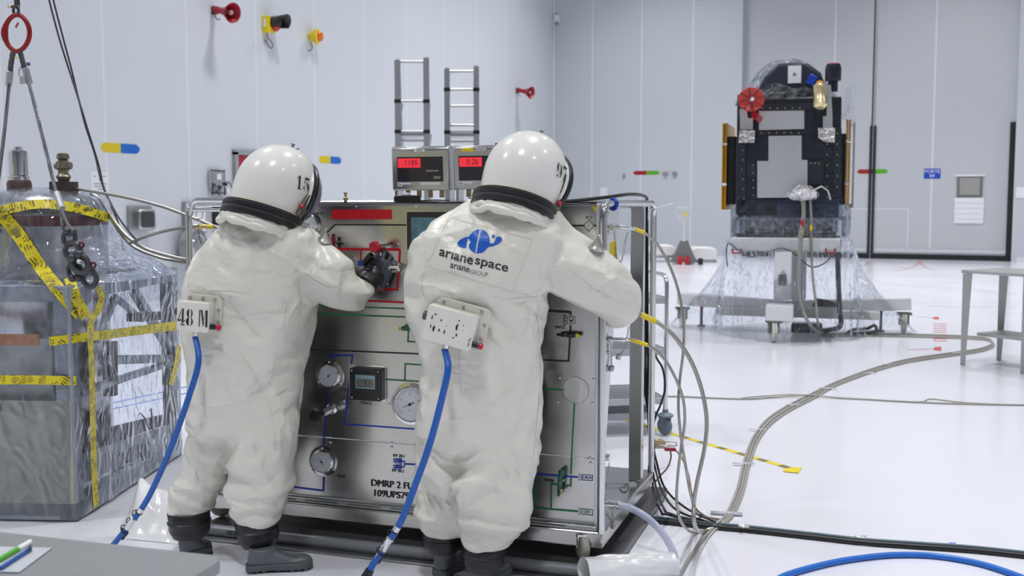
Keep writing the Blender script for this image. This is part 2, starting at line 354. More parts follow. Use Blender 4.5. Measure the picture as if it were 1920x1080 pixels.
# red service door in the left wall
def LW(px, py): return PP(px, py, (XL, 0, 0), (1, 0, 0))
def BW(px, py): return PP(px, py, (0, YB, 0), (0, 1, 0))
a = LW(438, 285); y0 = a.y; y1 = y0+1.15; zt = a.z
d = bpy.data.objects.new('door_3', None); COL.objects.link(d); tag(d, kind='structure'); ROOT[d.name] = Matrix.Identity(4)
MB().box((XL+0.02, (y0+y1)/2, zt/2), (0.04, y1-y0-0.1, zt-0.1)).build('door_leaf', mat('red_door_paint', (0.42, 0.02, 0.03), 0.45), d, smooth=False)
MB().box((XL+0.035, y0, zt/2), (0.07, 0.09, zt)).box((XL+0.035, y1, zt/2), (0.07, 0.09, zt)).box((XL+0.035, (y0+y1)/2, zt), (0.07, y1-y0+0.09, 0.09)).build('door_frame', mat('grey_door_frame', (0.33, 0.35, 0.36), 0.45), d, smooth=False)
MB().cyl((XL+0.07, y0+0.09, zt*0.83), (XL+0.07, y0+0.09, zt*0.9), 0.02).cyl((XL+0.07, y0+0.09, 0.3), (XL+0.07, y0+0.09, 0.45), 0.02).build('hinge', STEELD, d)
# unseen yellow panel, added behind the camera for its yellow reflection in the steel
d = bpy.data.objects.new('door_4', None); COL.objects.link(d); tag(d, kind='structure'); ROOT[d.name] = Matrix.Identity(4)
MB().box((-9.5, YF+0.03, 2.2), (3.4, 0.06, 4.4)).build('door_leaf', mat('yellow_reflection_panel', (0.75, 0.66, 0.18), 0.4), d, smooth=False)
MB().box((-11.25, YF+0.05, 2.25), (0.1, 0.1, 4.5)).box((-7.75, YF+0.05, 2.25), (0.1, 0.1, 4.5)).build('door_frame', STEELD, d, smooth=False)
# ceiling lamps
lens_m = mat('lamp_lens', (0.95, 0.98, 1.0), 0.3, emit=4.0)
first = None
for i, lx in enumerate(LAMP_X):
    for j, ly in enumerate(LAMP_Y):
        if first is None:
            first = thing('ceiling_lamp', 'round high bay lamp hanging under the ceiling', 'lamp', (lx, ly, CEIL_Z-0.35), 0, 'high bay lamps under the ceiling')
            MB().lathe([(0.05, 0.35), (0.06, 0.3), (0.15, 0.25), (0.52, 0.05), (0.55, 0.0), (0.53, 0.0), (0.51, 0.04)], n=24).build('housing', STEELD, first)
            MB().cyl((0, 0, 0.01), (0, 0, 0.03), 0.51, n=24).build('lens', lens_m, first)
            c = first
            ld = bpy.data.lights.new('lamp_light', 'AREA'); ld.shape = 'DISK'; ld.size = 1.0; ld.energy = LAMP_POWER; ld.spread = math.radians(105); ld.color = LAMP_COLOR
            lo = bpy.data.objects.new('lamp_light', ld); COL.objects.link(lo); lo.parent = first; lo.location = (0, 0, -0.005)
        else:
            c = copy_tree(first); c.location = (lx, ly, CEIL_Z-0.35)
# ================================================================ CONTROL CART
CA, CX, CY = 0.0904, -1.4323, 4.2541
CM = Matrix.Translation((CX, CY, 0)) @ Matrix.Rotation(CA, 4, 'Z'); CI = CM.inverted()
CEX, CEY, CEZ = CM.to_3x3() @ Vector((1, 0, 0)), CM.to_3x3() @ Vector((0, 1, 0)), Vector((0, 0, 1))
def CL(px, py, y=0.0):           # photo pixel -> cart-local point on the plane y
    return CI @ PP(px, py, CM @ Vector((0, y, 0)), CEY)
def CW(x, y, z): return CM @ Vector((x, y, z))
def CS(px, py, x=0.0): return CI @ PP(px, py, CM @ Vector((x, 0, 0)), CEX)   # plane x = const
def CZ(px, py, z): return CI @ PZ(px, py, z)
def smooth_path(P, r=0.05, seg=6):
    P = [Vector(p) for p in P]; out = [P[0]]
    for i in range(1, len(P)-1):
        a = (P[i-1]-P[i]).normalized(); b = (P[i+1]-P[i]).normalized()
        for k in range(seg+1):
            t = k/seg; out.append((P[i]+a*r)*(1-t)**2+P[i]*2*t*(1-t)+(P[i]+b*r)*t*t)
    out.append(P[-1]); return out
def add_chain(mb, pts, link=0.014, r=0.0016):
    pts = catmull(pts, 12); acc = 0; last = pts[0]; flip = False; nxt = link*0.7
    for a, b in zip(pts, pts[1:]):
        acc += (b-a).length
        if acc >= nxt:
            d = (b-last).normalized(); u = d.orthogonal().normalized(); w = d.cross(u); ax = u if flip else w; flip = not flip
            mb.torus((last+b)/2, link*0.5, r, ax, 12, 5, 1.0, 0.5, u=d); last = b.copy(); acc = 0
    return mb

cart = thing('control_cart', 'large stainless steel control cart with gauges and coloured flow lines before two suited people', 'control cart', (CX, CY, 0), CA)
lx = CL(353, 500, 0.0).x; DL = 1.1436; TOPZ = 1.585
# deck, folded lips
MB().box((lx/2, DL/2, 0.145), (-lx, DL, 0.07)).build('deck_tray', STEEL, cart, bevel=0.008)
MB().box((lx/2, 0.035, 0.191), (-lx-0.06, 0.045, 0.020)).build('base_angle', STEELD, cart, bevel=0.003)
for k in range(8): MB().box((lx+0.25+k*0.22, 0.0125, 0.193), (0.17, 0.002, 0.004)).build('base_slot', BLACK, cart, smooth=False)
# front sheets
PY = 0.045
def CPt(px, py, off=0.0): p = CL(px, py, PY); return (p.x, p.z)
xr = CPt(1117, 700)[0]; xl = CPt(445, 420)[0]
zs = (CPt(790, 838)[1]+CPt(1110, 856)[1])/2
MB().box(((xl+xr)/2, PY+0.006, (zs+TOPZ)/2+0.001), (xr-xl, 0.012, TOPZ-zs)).build('upper_panel', STEEL, cart, bevel=0.002)
MB().box(((xl+xr)/2, PY+0.007, (zs+0.202)/2), (xr-xl, 0.010, zs-0.202-0.003)).build('lower_panel', STEEL, cart, bevel=0.002)
# side cheek, deep at the top and narrow at the foot
sp = MB(); yt = CS(1160, 400, xr+0.012).y
sp.prism([(PY-0.01, 0.2), (PY-0.01, TOPZ), (yt, TOPZ), (yt, 1.35), (PY+0.05, 0.2)], (xr, 0, 0), (0, 1, 0), (0, 0, 1), (1, 0, 0), 0.014).build('side_cheek', mat('pale_side_sheet', (0.72, 0.73, 0.75), 0.35, 0.6), cart, bevel=0.002)
sp = MB().prism([(PY, 0.2), (PY, TOPZ), (yt, TOPZ), (yt, 1.0), (PY+0.08, 0.2)], (xl, 0, 0), (0, 1, 0), (0, 0, 1), (1, 0, 0), 0.012).build('side_cheek', MATS['pale_side_sheet'], cart, bevel=0.002)
MB().box(((xl+xr)/2, 0.30, TOPZ-0.004), (xr-xl, 0.52, 0.012)).build('top_shelf', STEELD, cart, bevel=0.002)
MB().box(((xl+xr)/2, PY+0.0, TOPZ+0.006), (xr-xl, 0.02, 0.006)).build('edge_gasket', BLACK, cart, smooth=False)
# tubular frame
def rail(xx):
    P = smooth_path([(xx, 0.012, 0.175), (xx, 0.012, TOPZ+0.0), (xx, DL-0.02, TOPZ+0.0), (xx, DL-0.02, 0.175)], 0.07)
    return MB().tube(P, 0.0165, 14)
rail(-0.01).build('frame_tube', STEELP, cart)
rail(lx+0.0).build('frame_tube', STEELP, cart)
MB().tube(smooth_path([(lx+0.01, 0.012, 1.53), (lx+0.03, 0.012, 1.60), (lx+0.42, 0.012, 1.60)], 0.03), 0.014, 12).tube([(lx, 0.012, 1.555), (lx+0.4, 0.012, 1.555)], 0.010, 12).build('top_rail', STEELP, cart)
MB().tube([(lx, DL-0.02, TOPZ), (-0.01, DL-0.02, TOPZ)], 0.0165, 12).build('rear_rail', STEELP, cart)
pz = CZ(1192, 899, 0.18)
MB().box((pz.x, pz.y, (0.18+1.575)/2), (0.066, 0.05, 1.395)).build('square_post', STEEL, cart, bevel=0.004)
MB().box((lx+0.12, pz.y, (0.18+1.575)/2), (0.066, 0.05, 1.395)).build('square_post', STEEL, cart, bevel=0.004)
MB().box((xr-0.06, 0.62, 1.572), (0.05, 1.0, 0.02)).build('cross_bar', STEEL, cart, bevel=0.003)
# castors on the weighing platform
PLZ = 0.052
def castor(x, y, rz, name='castor'):
    R = Matrix.Rotation(rz, 3, 'Z'); c = Vector((x, y, PLZ+0.056)); ax = R @ Vector((1, 0, 0)); fw = R @ Vector((0, 1, 0))
    o = MB().lathe([(0.006, -0.018), (0.048, -0.018), (0.056, -0.012), (0.056, 0.012), (0.048, 0.018), (0.006, 0.018)], c, ax, 28).build(name, mat('castor_rubber', (0.42, 0.41, 0.36), 0.5), cart)
    MB().box(c+ax*0.026+Vector((0, 0, 0.02)), (0.006, 0.035, 0.06), R).box(c-ax*0.026+Vector((0, 0, 0.02)), (0.006, 0.035, 0.06), R).cyl(c-ax*0.032, c+ax*0.032, 0.007).box(c+Vector((0, 0, 0.055)), (0.065, 0.06, 0.008), R).build('castor_fork', STEELP, o)
    MB().box(c+fw*0.05+Vector((0, 0, 0.045)), (0.03, 0.05, 0.012), R @ Matrix.Rotation(-0.5, 3, 'X')).build('brake_pedal', BLACKP, o, bevel=0.003)
castor(CL(1092, 1050, 0.02).x, 0.02, 0.6); castor(CL(415, 980, 0.08).x, 0.08, -0.9)
castor(-0.12, DL-0.1, 1.2); castor(lx+0.15, DL-0.1, 0.3)
# ---- flow lines
K = 1/405.0
def lines(name, m, segs, t=0.0012):
    for w, pts in segs:
        s = MB(); q = [Vector(CPt(*p)) for p in pts]; w = w*K; n = len(q); L_, R_ = [], []
        for i in range(n):
            d0 = (q[i]-q[i-1]).normalized() if i else (q[1]-q[0]).normalized(); d1 = (q[i+1]-q[i]).normalized() if i < n-1 else d0
            if (q[-1]-q[0]).length < 1e-6 and i in (0, n-1): d0, d1 = (q[-1]-q[-2]).normalized(), (q[1]-q[0]).normalized()
            nm = Vector((-d0.y, d0.x))+Vector((-d1.y, d1.x)); nm = nm/max(0.3, nm.length_squared)*2*w/2; L_.append(q[i]+nm); R_.append(q[i]-nm)
        V = [Vector((p.x, PY-0.0001, p.y)) for p in L_+R_]+[Vector((p.x, PY-0.0001-t, p.y)) for p in L_+R_]
        F = []
        for i in range(n-1): F += [(i, i+1, n+i+1, n+i), (2*n+i, 3*n+i, 3*n+i+1, 2*n+i+1), (i, 2*n+i, 2*n+i+1, i+1), (n+i, n+i+1, 3*n+i+1, 3*n+i)]
        F += [(0, n, 3*n, 2*n), (n-1, 3*n-1, 4*n-1, 2*n-1)] if False else [(0, n, 3*n, 2*n), (n-1, 2*n-1, 4*n-1, 3*n-1)]
        o = s.add(V, F).build(name, m, cart, smooth=False)
    return o
lines('red_flow_line', REDF, [(18, [(622, 402), (735, 402)]), (5, [(632, 467), (751, 468)]), (3.4, [(677, 468), (676, 492)]), (4.5, [(750, 469), (745, 543), (700, 542)]), (4, [(560, 558), (758, 567)])])
lines('black_flow_line', INK, [(3, [(598, 452), (628, 421), (790, 422)]), (3, [(560, 654), (800, 664)]), (3, [(1020, 423), (1096, 423)]), (3, [(1114, 423), (1122, 423)]), (4.5, [(960, 580), (1024, 582), (1069, 585), (1070, 590)]), (3.2, [(1070, 610), (1066, 677), (960, 672)])])
lines('green_flow_line', GREEN, [(3, [(600, 573), (800, 580)]), (3, [(574, 587), (800, 596)]), (3, [(767, 594), (765, 640), (800, 643)]), (3, [(720, 711), (800, 716)]), (3, [(759, 713), (760, 682), (830, 687)]),
      (3, [(960, 726), (1058, 731)]), (3, [(1077, 755), (1070, 889)]), (3, [(1070, 896), (1070, 911), (1058, 910)]), (3, [(1045, 908), (1033, 907), (1033, 954)]), (3, [(1001, 880), (1001, 952), (1084, 959)])])
lines('blue_flow_line', mat('blue_line_film', (0.008, 0.035, 0.42), 0.4), [(3, [(622, 680), (622, 666), (661, 666), (646, 795), (830, 808)]), (3, [(617, 725), (606, 836)]), (3, [(607, 885), (606, 920), (540, 912)]), (3, [(760, 870), (800, 872)]), (3, [(960, 885), (1086, 895)])])
def disc_pts(px, py, r, n=20): 
    c = CPt(px, py); return [(c[0]+r*K*math.cos(2*PI*i/n), c[1]+r*K*math.sin(2*PI*i/n)) for i in range(n)]
# ---- lettering on the panel
def ptext(s, px, py, hpx, m=INK, vert=False, **k):
    x, z = CPt(px, py); ex, ey = ((1, 0, 0), (0, 0, 1)) if not vert else ((0, 0, 1), (-1, 0, 0))
    return lettering('panel_lettering', s, hpx*K*1.38, m, cart, (x, PY-0.0006, z), ex, ey, fat=hpx*K*0.045, **k)
for s_, px, py, h in (('PG41', 600, 400, 7), ('MV42', 638, 457, 7), ('G42', 731, 457, 7), ('PG22', 645, 731, 8), ('PVACE', 687, 756, 8), ('PRV20', 625, 765.5, 8), ('PG21', 640, 893, 8), ('PG50', 560, 727, 7),
      ('RV 20.1', 748, 855, 8), ('RV 20.2', 746, 883, 8), ('MV52', 1050, 614, 8), ('MV06', 1029, 901, 8), ('FI 5', 1104, 408, 8)):
    ptext(s_, px, py, h*0.68)
ptext('CV52', 1059, 600, 6, vert=True)
ptext('DMRP 2 FU', 735, 909, 13); ptext('109UPS793', 737, 928, 13)
ptext('CAUX', 1100.5, 895.5, 4.6, mat('blue_ink', (0.01, 0.03, 0.25), 0.5)); ptext('CEX', 1100.5, 960, 4.6, mat('green_ink', (0.01, 0.12, 0.08), 0.5))
# outlined tags and symbols
def outline(pts, w, m, name='panel_symbol'): return lines(name, m, [(w, pts+[pts[0]])])
outline([(1091, 890), (1111, 891), (1111, 901), (1091, 900)], 0.9, MATS['blue_ink']); outline([(1091, 954), (1111, 956), (1111, 966), (1091, 964)], 0.9, MATS['green_ink'])
outline([(1064, 592), (1078, 593), (1078, 607), (1063.5, 606)], 0.9, INK); lines('panel_symbol', INK, [(1.5, [(1067, 600), (1071, 604), (1075, 600)])])
MB().torus((CPt(1071, 597)[0], PY-0.0005, CPt(1071, 597)[1]), 3.5*K, 0.6*K, (0, 1, 0)).build('panel_symbol', INK, cart)
outline([(1104, 412), (1114, 423), (1104, 434), (1094, 423)], 1, INK); lines('panel_symbol', INK, [(1.2, [(1104, 416), (1104, 418)]), (1.2, [(1104, 422), (1104, 424)]), (1.2, [(1104, 428), (1104, 430)])]); outline([(1120, 416), (1136, 416), (1136, 430), (1120, 430)], 1, INK)
lines('panel_symbol', MATS['blue_line_film'], [(2, [(758, 864), (758, 876)]), (2, [(752, 865), (758, 865)]), (2, [(752, 876), (758, 876)])]+[(2.2, [(737, y), (751, y)]) for y in (861, 865, 873, 877)]+[(1.3, [(740+i*4, y+6), (744+i*4, y-5)]) for i in range(3) for y in (864, 875)])
s = MB()
for y in (865, 875):
    s.prism([CPt(743, y), CPt(753, y-5), CPt(753, y+5)], (0, PY, 0), (1, 0, 0), (0, 0, 1), (0, -1, 0), 0.0014)
s.build('panel_symbol', MATS['blue_line_film'], cart, smooth=False)
s = MB()
for px, py in ((1086, 895), (1086, 959)):
    x, z = CPt(px, py); s.rbox((x, PY-0.001, z), (4.6*K, 0.002, 13*K), 1.5*K)
s.build('flange_symbol', mat('tag_blue_grey', (0.35, 0.45, 0.5), 0.4), cart, smooth=False)
lines('grey_recess_outline', mat('faint_groove', (0.2, 0.2, 0.2), 0.4), [(0.8, [(727, 531), (726, 556), (696, 554)])])
# screws
for px, py in ((1113, 711), (1116, 736), (1111, 756), (1106, 858), (1107, 868), (1049, 708), (1046, 753), (1107, 986), (668, 386), (780, 386), (620, 820), (620, 829), (734, 829), (734, 838), (668, 484), (687, 485), (726, 531), (747, 457), (645, 752), (622, 936), (736, 948), (1060, 470), (900, 386), (1040, 386), (730, 758)):
    x, z = CPt(px, py); MB().lathe([(0.006, 0), (0.0055, 0.003), (0.003, 0.0045)], (x, PY, z), (0, -1, 0), 12).build('panel_screw', STEELP, cart)
# yellow warning film at the right top corner
lines('yellow_hazard_film', YEL, [(0, [(0, 0), (1, 1)])]) if False else None
s = MB(); P = lambda *a: CPt(*a)
s.prism([P(1104, 380), P(1118.5, 380.5), P(1118.5, 400)], (0, PY, 0), (1, 0, 0), (0, 0, 1), (0, -1, 0), 0.001)
for ya, yb in ((0.02, 0.075),):
    s.prism([(PY-0.005, TOPZ-0.01), (PY+0.05, TOPZ-0.01), (PY+0.05, 1.36), (PY-0.005, 1.36)], (xr+0.0145, 0, 0), (0, 1, 0), (0, 0, 1), (1, 0, 0), 0.001)
s.build('yellow_warning_film', YEL, cart, smooth=False)
s = MB().prism([(0.14, 1.53), (0.20, 1.53), (0.20, 1.525), (0.14, 1.525)], (xr+0.0145, 0, 0), (0, 1, 0), (0, 0, 1), (1, 0, 0), 0.001)
for k in range(4): s.box((xr+0.015, 0.20, 1.49-k*0.011), (0.001, 0.05, 0.004))
s.build('side_lettering_bar', INK, cart, smooth=False)
MB().torus(CS(1150, 383, -0.01)*1.0, 0.021, 0.009, (0.6, 1, 0.0), 20, 8).build('blue_grip_ring', mat('blue_ring', (0.01, 0.05, 0.45), 0.35), cart)

# ---- gauges
face_m = mat('gauge_face', (0.72, 0.76, 0.78), 0.35)
def gauge(px, py, r, face=0.72, ang=45, name='pressure_gauge', big=False):
    x, z = CPt(px, py); r *= K
    g = MB().lathe([(r, 0), (r, 0.004), (r*0.86, 0.006), (r*face+0.004, 0.006), (r*face+0.005, 0.016), (r*face+0.001, 0.019), (r*face, 0.014)], (x, PY, z), (0, -1, 0), 40).build(name, STEELP, cart, angle=12)
    R = r*face; c = Vector((x, PY-0.0145, z))
    MB().cyl(c+Vector((0, 0.004, 0)), c, R*0.99, n=36).build('gauge_face', face_m, g)
    s = MB(); nt = 21 if not big else 41
    for k in range(nt):
        a = math.radians(225-270*k/(nt-1)); L_ = 0.14 if k % 5 == 0 else 0.07; d = Vector((math.cos(a), 0, math.sin(a))); n = Vector((-d.z, 0, d.x))*R*0.012
        p, q = c+d*R*0.86, c+d*R*(0.86-L_); s.add([v+Vector((0, -0.0006, 0)) for v in (p-n, p+n, q+n, q-n)], [(0, 1, 2, 3)])
    s.build('gauge_scale', INK, g, smooth=False)
    a = math.radians(ang); d = Vector((math.cos(a), 0, math.sin(a))); n = Vector((-d.z, 0, d.x))*R
    s = MB(); p0 = c+Vector((0, -0.002, 0)); s.add([p0-d*R*0.3-n*0.05, p0-d*R*0.3+n*0.05, p0+n*0.03, p0+d*R*0.78, p0-n*0.03], [(0, 1, 2, 3, 4)]); s.cyl(p0, p0+Vector((0, -0.003, 0)), R*0.09, n=12)
    s.build('gauge_needle', INK, g, smooth=False)
    s = MB()
    for k in range(3):
        t = math.radians(90+120*k); s.ball((x+math.cos(t)*r*0.9, PY-0.007, z+math.sin(t)*r*0.9), 0.005, 8)
    s.build('gauge_screw', STEELP, g)
    if r > 0.06:
        for t_, px_, py_, h in (('0', -0.5, -0.42, 0.18), ('10', -0.55, 0.25, 0.16), ('20', 0.0, 0.62, 0.16), ('30', 0.55, 0.25, 0.16), ('bar', 0, -0.35, 0.14)):
            lettering('gauge_number', t_, h*R, INK, g, (x+px_*R, PY-0.0145, z+py_*R), (1, 0, 0), (0, 0, 1))
    MB().cyl((x, PY-0.0185, z), (x, PY-0.0178, z), R, n=32).build('gauge_glass', GLASS, g)
    return g
gauge(619, 704, 29, 0.66, 225); gauge(606, 865, 29, 0.68, 118); gauge(771, 757, 39, 0.80, 205, big=True); gauge(579, 421, 26, 0.74, 200); gauge(548, 696, 20, 0.7, 60)
x, z = CPt(1080, 732)
MB().cyl((x, PY-0.001, z), (x, PY+0.003, z), 23*K, n=40).build('round_window', mat('cloudy_window', (0.62, 0.62, 0.60), 0.12, 0.5, bump=0.5, bscale=10, bdist=0.01), cart)
MB().torus((x, PY-0.001, z), 23*K, 0.0012, (0, 1, 0), 40).build('window_rim', STEELD, cart)
# digital display
xa, za = CPt(691, 719); w, h = 0.158, 0.148
dsp = MB().rbox((xa, PY-0.018, za), (w, 0.036, h), 0.008).build('digital_display', BLACKP, cart, bevel=0.003)
MB().box((xa-0.006, PY-0.002, za+0.004), (w+0.026, 0.004, h+0.016)).build('display_plate', STEELP, dsp, smooth=False)
MB().rbox((xa+0.003, PY-0.0385, za+0.012), (w*0.76, 0.004, h*0.60), 0.004).build('display_bezel', BLACKP, dsp)
lcd = MB().box((xa+0.003, PY-0.041, za+0.014), (w*0.62, 0.002, h*0.42)).build('display_screen', mat('lcd_cyan', (0.28, 0.42, 0.48), 0.25), dsp, smooth=False)
MB().box((xa+0.003, PY-0.0422, za+0.008), (w*0.55, 0.001, h*0.25)).build('digit_window', mat('lcd_dark', (0.10, 0.11, 0.10), 0.3), dsp, smooth=False)
lettering('display_digits', '00.12', 0.04, mat('lcd_digit', (0.30, 0.29, 0.24), 0.4), dsp, (xa+0.003, PY-0.0428, za+0.008), (1, 0, 0), (0, 0, 1), bold=0.0)
s = MB()
for i in (-1, 1):
    for j in (-1, 1): s.ball((xa+i*w*0.42, PY-0.036, za+j*h*0.42), 0.0045, 8)
s.build('display_screw', STEELP, dsp)
# framed touch screen
(x0, z0), (x1, z1) = CPt(765, 397), CPt(850, 470)
scr = MB().rbox(((x0+x1)/2, PY-0.008, (z0+z1)/2), (x1-x0, 0.016, z0-z1), 0.006).build('touch_screen', BLACKP, cart, bevel=0.002)
MB().rbox(((x0+x1)/2, PY-0.003, (z0+z1)/2), (x1-x0+0.012, 0.006, z0-z1+0.012), 0.006).build('screen_frame', STEELP, scr)
MB().box(((x0+x1)/2+0.005, PY-0.0165, (z0+z1)/2-0.005), (x1-x0-0.034, 0.001, z0-z1-0.04)).build('screen_glass', mat('screen_blue', (0.10, 0.22, 0.28), 0.15, var=0.8, vscale=18), scr, smooth=False)
# ---- knobs and valves
def knob(px, py, d, stem=0.05, name='knob'): pass
def at(px, py, out): v = CL(px, py, PY-out); return Vector((v.x, v.y, v.z))
def star_knob(c, r, L_, m, name, lobes=6):
    n = 36; s = MB(); prof = [(0.6, 0), (0.85, 0.1), (1.0, 0.35), (1.0, 0.8), (0.8, 1.0), (0.3, 1.0)]; V = []
    for f, h in prof:
        for k in range(n):
            a = 2*PI*k/n; rr = r*f*(1+0.07*math.cos(lobes*a)); V.append(c+Vector((rr*math.cos(a), -h*L_, rr*math.sin(a))))
    s.grid(V, n, len(prof), True); s.f.append(tuple(range(n))); s.f.append(tuple(range((len(prof)-1)*n, len(prof)*n)))
    return s.build(name, m, cart)
c = at(597, 776, 0.13); b = CL(620, 774, PY); b = Vector((c.x, PY, c.z))
k_ = star_knob(Vector((c.x, PY-0.11, c.z)), 0.032, 0.062, BLACKP, 'regulator_knob', 8)
MB().cyl((c.x, PY, c.z), (c.x, PY-0.06, c.z), 0.016, n=18).cyl((c.x, PY-0.055, c.z), (c.x, PY-0.11, c.z), 0.021, n=18).lathe([(0.026, 0), (0.026, 0.006), (0.018, 0.01)], (c.x, PY, c.z), (0, -1, 0)).build('knob_stem', STEELP, k_)
c = at(703, 463, 0.10)
k_ = star_knob(Vector((c.x, PY-0.085, c.z)), 0.026, 0.03, mat('red_knob', (0.42, 0.008, 0.02), 0.3), 'red_knob', 5)
MB().cyl((c.x, PY, c.z), (c.x, PY-0.09, c.z), 0.010, n=14).build('knob_stem', STEELP, k_)
MB().box((c.x-0.004, PY-0.1155, c.z+0.014), (0.004, 0.002, 0.022)).build('blue_index_mark', BLUE, k_, smooth=False)
# gripped valve body beneath the glove: black barrel, chromed end cap
c = at(735, 503, 0.10)
v_ = MB().lathe([(0.012, 0.0), (0.022, 0.004), (0.022, 0.05), (0.016, 0.055)], (c.x-0.01, PY-0.075, c.z+0.0), (0.9, -0.3, 0.1), 20).build('chrome_valve_cap', CHROME, cart)
MB().cyl((c.x-0.01, PY, c.z), (c.x-0.01, PY-0.09, c.z), 0.012).build('knob_stem', STEELP, v_)
c = at(688, 487, 0.09)
v_ = MB().cyl(c+Vector((-0.018, 0.01, -0.016)), c+Vector((0.028, -0.01, 0.022)), 0.016, n=20).build('black_valve_barrel', BLACK, cart, bevel=0.003)
MB().cyl((c.x, PY, c.z), (c.x, c.y, c.z), 0.009).build('knob_stem', STEELP, v_)
c = at(680, 494, 0.03); MB().box(c, (0.045, 0.02, 0.024), Matrix.Rotation(0.12, 3, 'Y')).build('blue_valve_tag', BLUE, cart, bevel=0.004)
def lever(px, py, m, tipm, ang, L_=0.085, name='valve_lever', tip=True):
    c = at(px, py, 0.035); R = Matrix.Rotation(ang, 3, 'Y'); s = MB(); n = 14; prof = [(-0.5, 0.004), (-0.47, 0.009), (-0.3, 0.012), (0.1, 0.011), (0.3, 0.008), (0.5, 0.006)]
    pts = [c+R @ Vector((L_*t, 0, 0)) for t, r in prof]; s.tube(pts, [r for t, r in prof], n)
    o = s.build(name, m, cart)
    if tip: MB().ball(c+R @ Vector((-L_*0.56*(1 if ang < 1 else 1), 0, 0)), 0.011, 10).build('lever_tip', tipm, o)
    MB().cyl((c.x, PY, c.z), (c.x, c.y-0.010, c.z), 0.007, n=16).build('lever_hub', STEELP, o)
GH = mat('green_handle', (0.012, 0.10, 0.06), 0.35)
lever(770, 616, GH, mat('yellow_tip', (0.6, 0.5, 0.05), 0.35), 0.0, 0.09)
lever(1062, 628, BLACKP, MATS['yellow_tip'], PI, 0.085)
lever(1050, 905, GH, BRASS, PI/2+0.12, 0.12, tip=False)
c = at(1053, 887, 0.02); MB().box(c, (0.022, 0.03, 0.03)).build('valve_block', BLACKP, cart, bevel=0.003)
c = at(1052, 921, 0.04); MB().ball(c, 0.011, 10).build('lever_tip', BRASS, cart)
c = at(625, 454, 0.03); MB().cyl(c+Vector((0, 0, 0.022)), c+Vector((0, 0, -0.026)), 0.0095).build('red_lever', mat('dark_red_handle', (0.18, 0.01, 0.015), 0.35), cart, bevel=0.002)
MB().cyl((c.x, PY, c.z), (c.x, c.y, c.z), 0.006).build('knob_stem', STEELP, cart)
c = at(614, 446, 0.03); MB().box(c, (0.014, 0.012, 0.035)).build('red_tab', REDF, cart, smooth=False)
# round lifting eye seen through the left rail
c = CL(374, 402, 0.02); MB().torus((c.x, 0.02, c.z), 0.023, 0.003, (0, 1, 0), 24, 6, 0.8, 1.0, u=(1, 0, 0)).tube([(c.x, 0.02, c.z-0.023), (c.x, 0.02, c.z-0.08)], 0.002, 6).build('hanging_ring', STEELP, cart)
# small fitting on the top edge
c = CL(648, 373, 0.1); MB().lathe([(0.008, -0.03), (0.008, -0.015), (0.011, -0.015), (0.011, -0.004), (0.006, 0.0), (0.006, 0.012), (0.009, 0.014), (0.009, 0.02)], (c.x, 0.1, TOPZ+0.032), (0, 0, 1), 14).build('breather_fitting', BRASS, cart)
# ---- side fittings, dust caps on chains
def side_port(px, py, yy, L_=0.09):
    c = CS(px, py, xr+0.014); c = Vector((xr+0.014, yy, CL(px, py, yy).z))
    o = MB().lathe([(0.018, 0), (0.018, 0.008), (0.010, 0.010), (0.010, 0.03), (0.015, 0.03), (0.015, 0.048), (0.009, 0.05), (0.009, L_)], c, (1, 0, 0), 6 if False else 16).build('side_port', STEELP, cart)
    return c+Vector((L_, 0, 0)), o
P1, o1 = side_port(1150, 426, 0.10); P2, o2 = side_port(1150, 583, 0.10); P3, o3 = side_port(1140, 636, 0.08); P4, o4 = side_port(1132, 944, 0.05, 0.05); P5, o5 = side_port(1132, 857, 0.05, 0.05)
def cp(px, py, y): return Vector(CL(px, py, y))
for pts, cap in (([(1152, 432), (1154, 470), (1158, 492), (1166, 487), (1173, 450), (1178, 433)], True), ([(1138, 625), (1137, 650), (1140, 665)], False), ([(1146, 642), (1146, 665), (1147, 690)], True), ([(1179, 612), (1172, 650), (1160, 668)], True), ([(1142, 868), (1141, 885), (1136, 895)], False), ([(1133, 958), (1145, 975), (1150, 985)], True), ([(1151, 950), (1148, 965), (1153, 985)], False), ([(1140, 640), (1141, 668), (1138, 690)], True)):
    s = MB(); P_ = [cp(a, b, 0.10) for a, b in pts]; add_chain(s, P_, 0.017, 0.0015)
    if cap: s.lathe([(0.010, -0.014), (0.011, -0.01), (0.011, 0.008), (0.006, 0.012)], P_[-1] if pts[0][0] != 1152 else P_[2], (0.3, 0, 1), 12)
    s.build('dust_cap_chain', STEELD, cart)
s = MB(); a, b = CZ(1127, 930, 0.25), CZ(1158, 912, 0.24)
MB().cyl((xr-0.02, 0.28, 0.31), (xr+0.05, 0.62, 0.235), 0.016).torus((xr+0.03, 0.5, 0.25), 0.024, 0.005, (0.2, 1, -0.2)).build('drain_pipe', STEELD, cart)

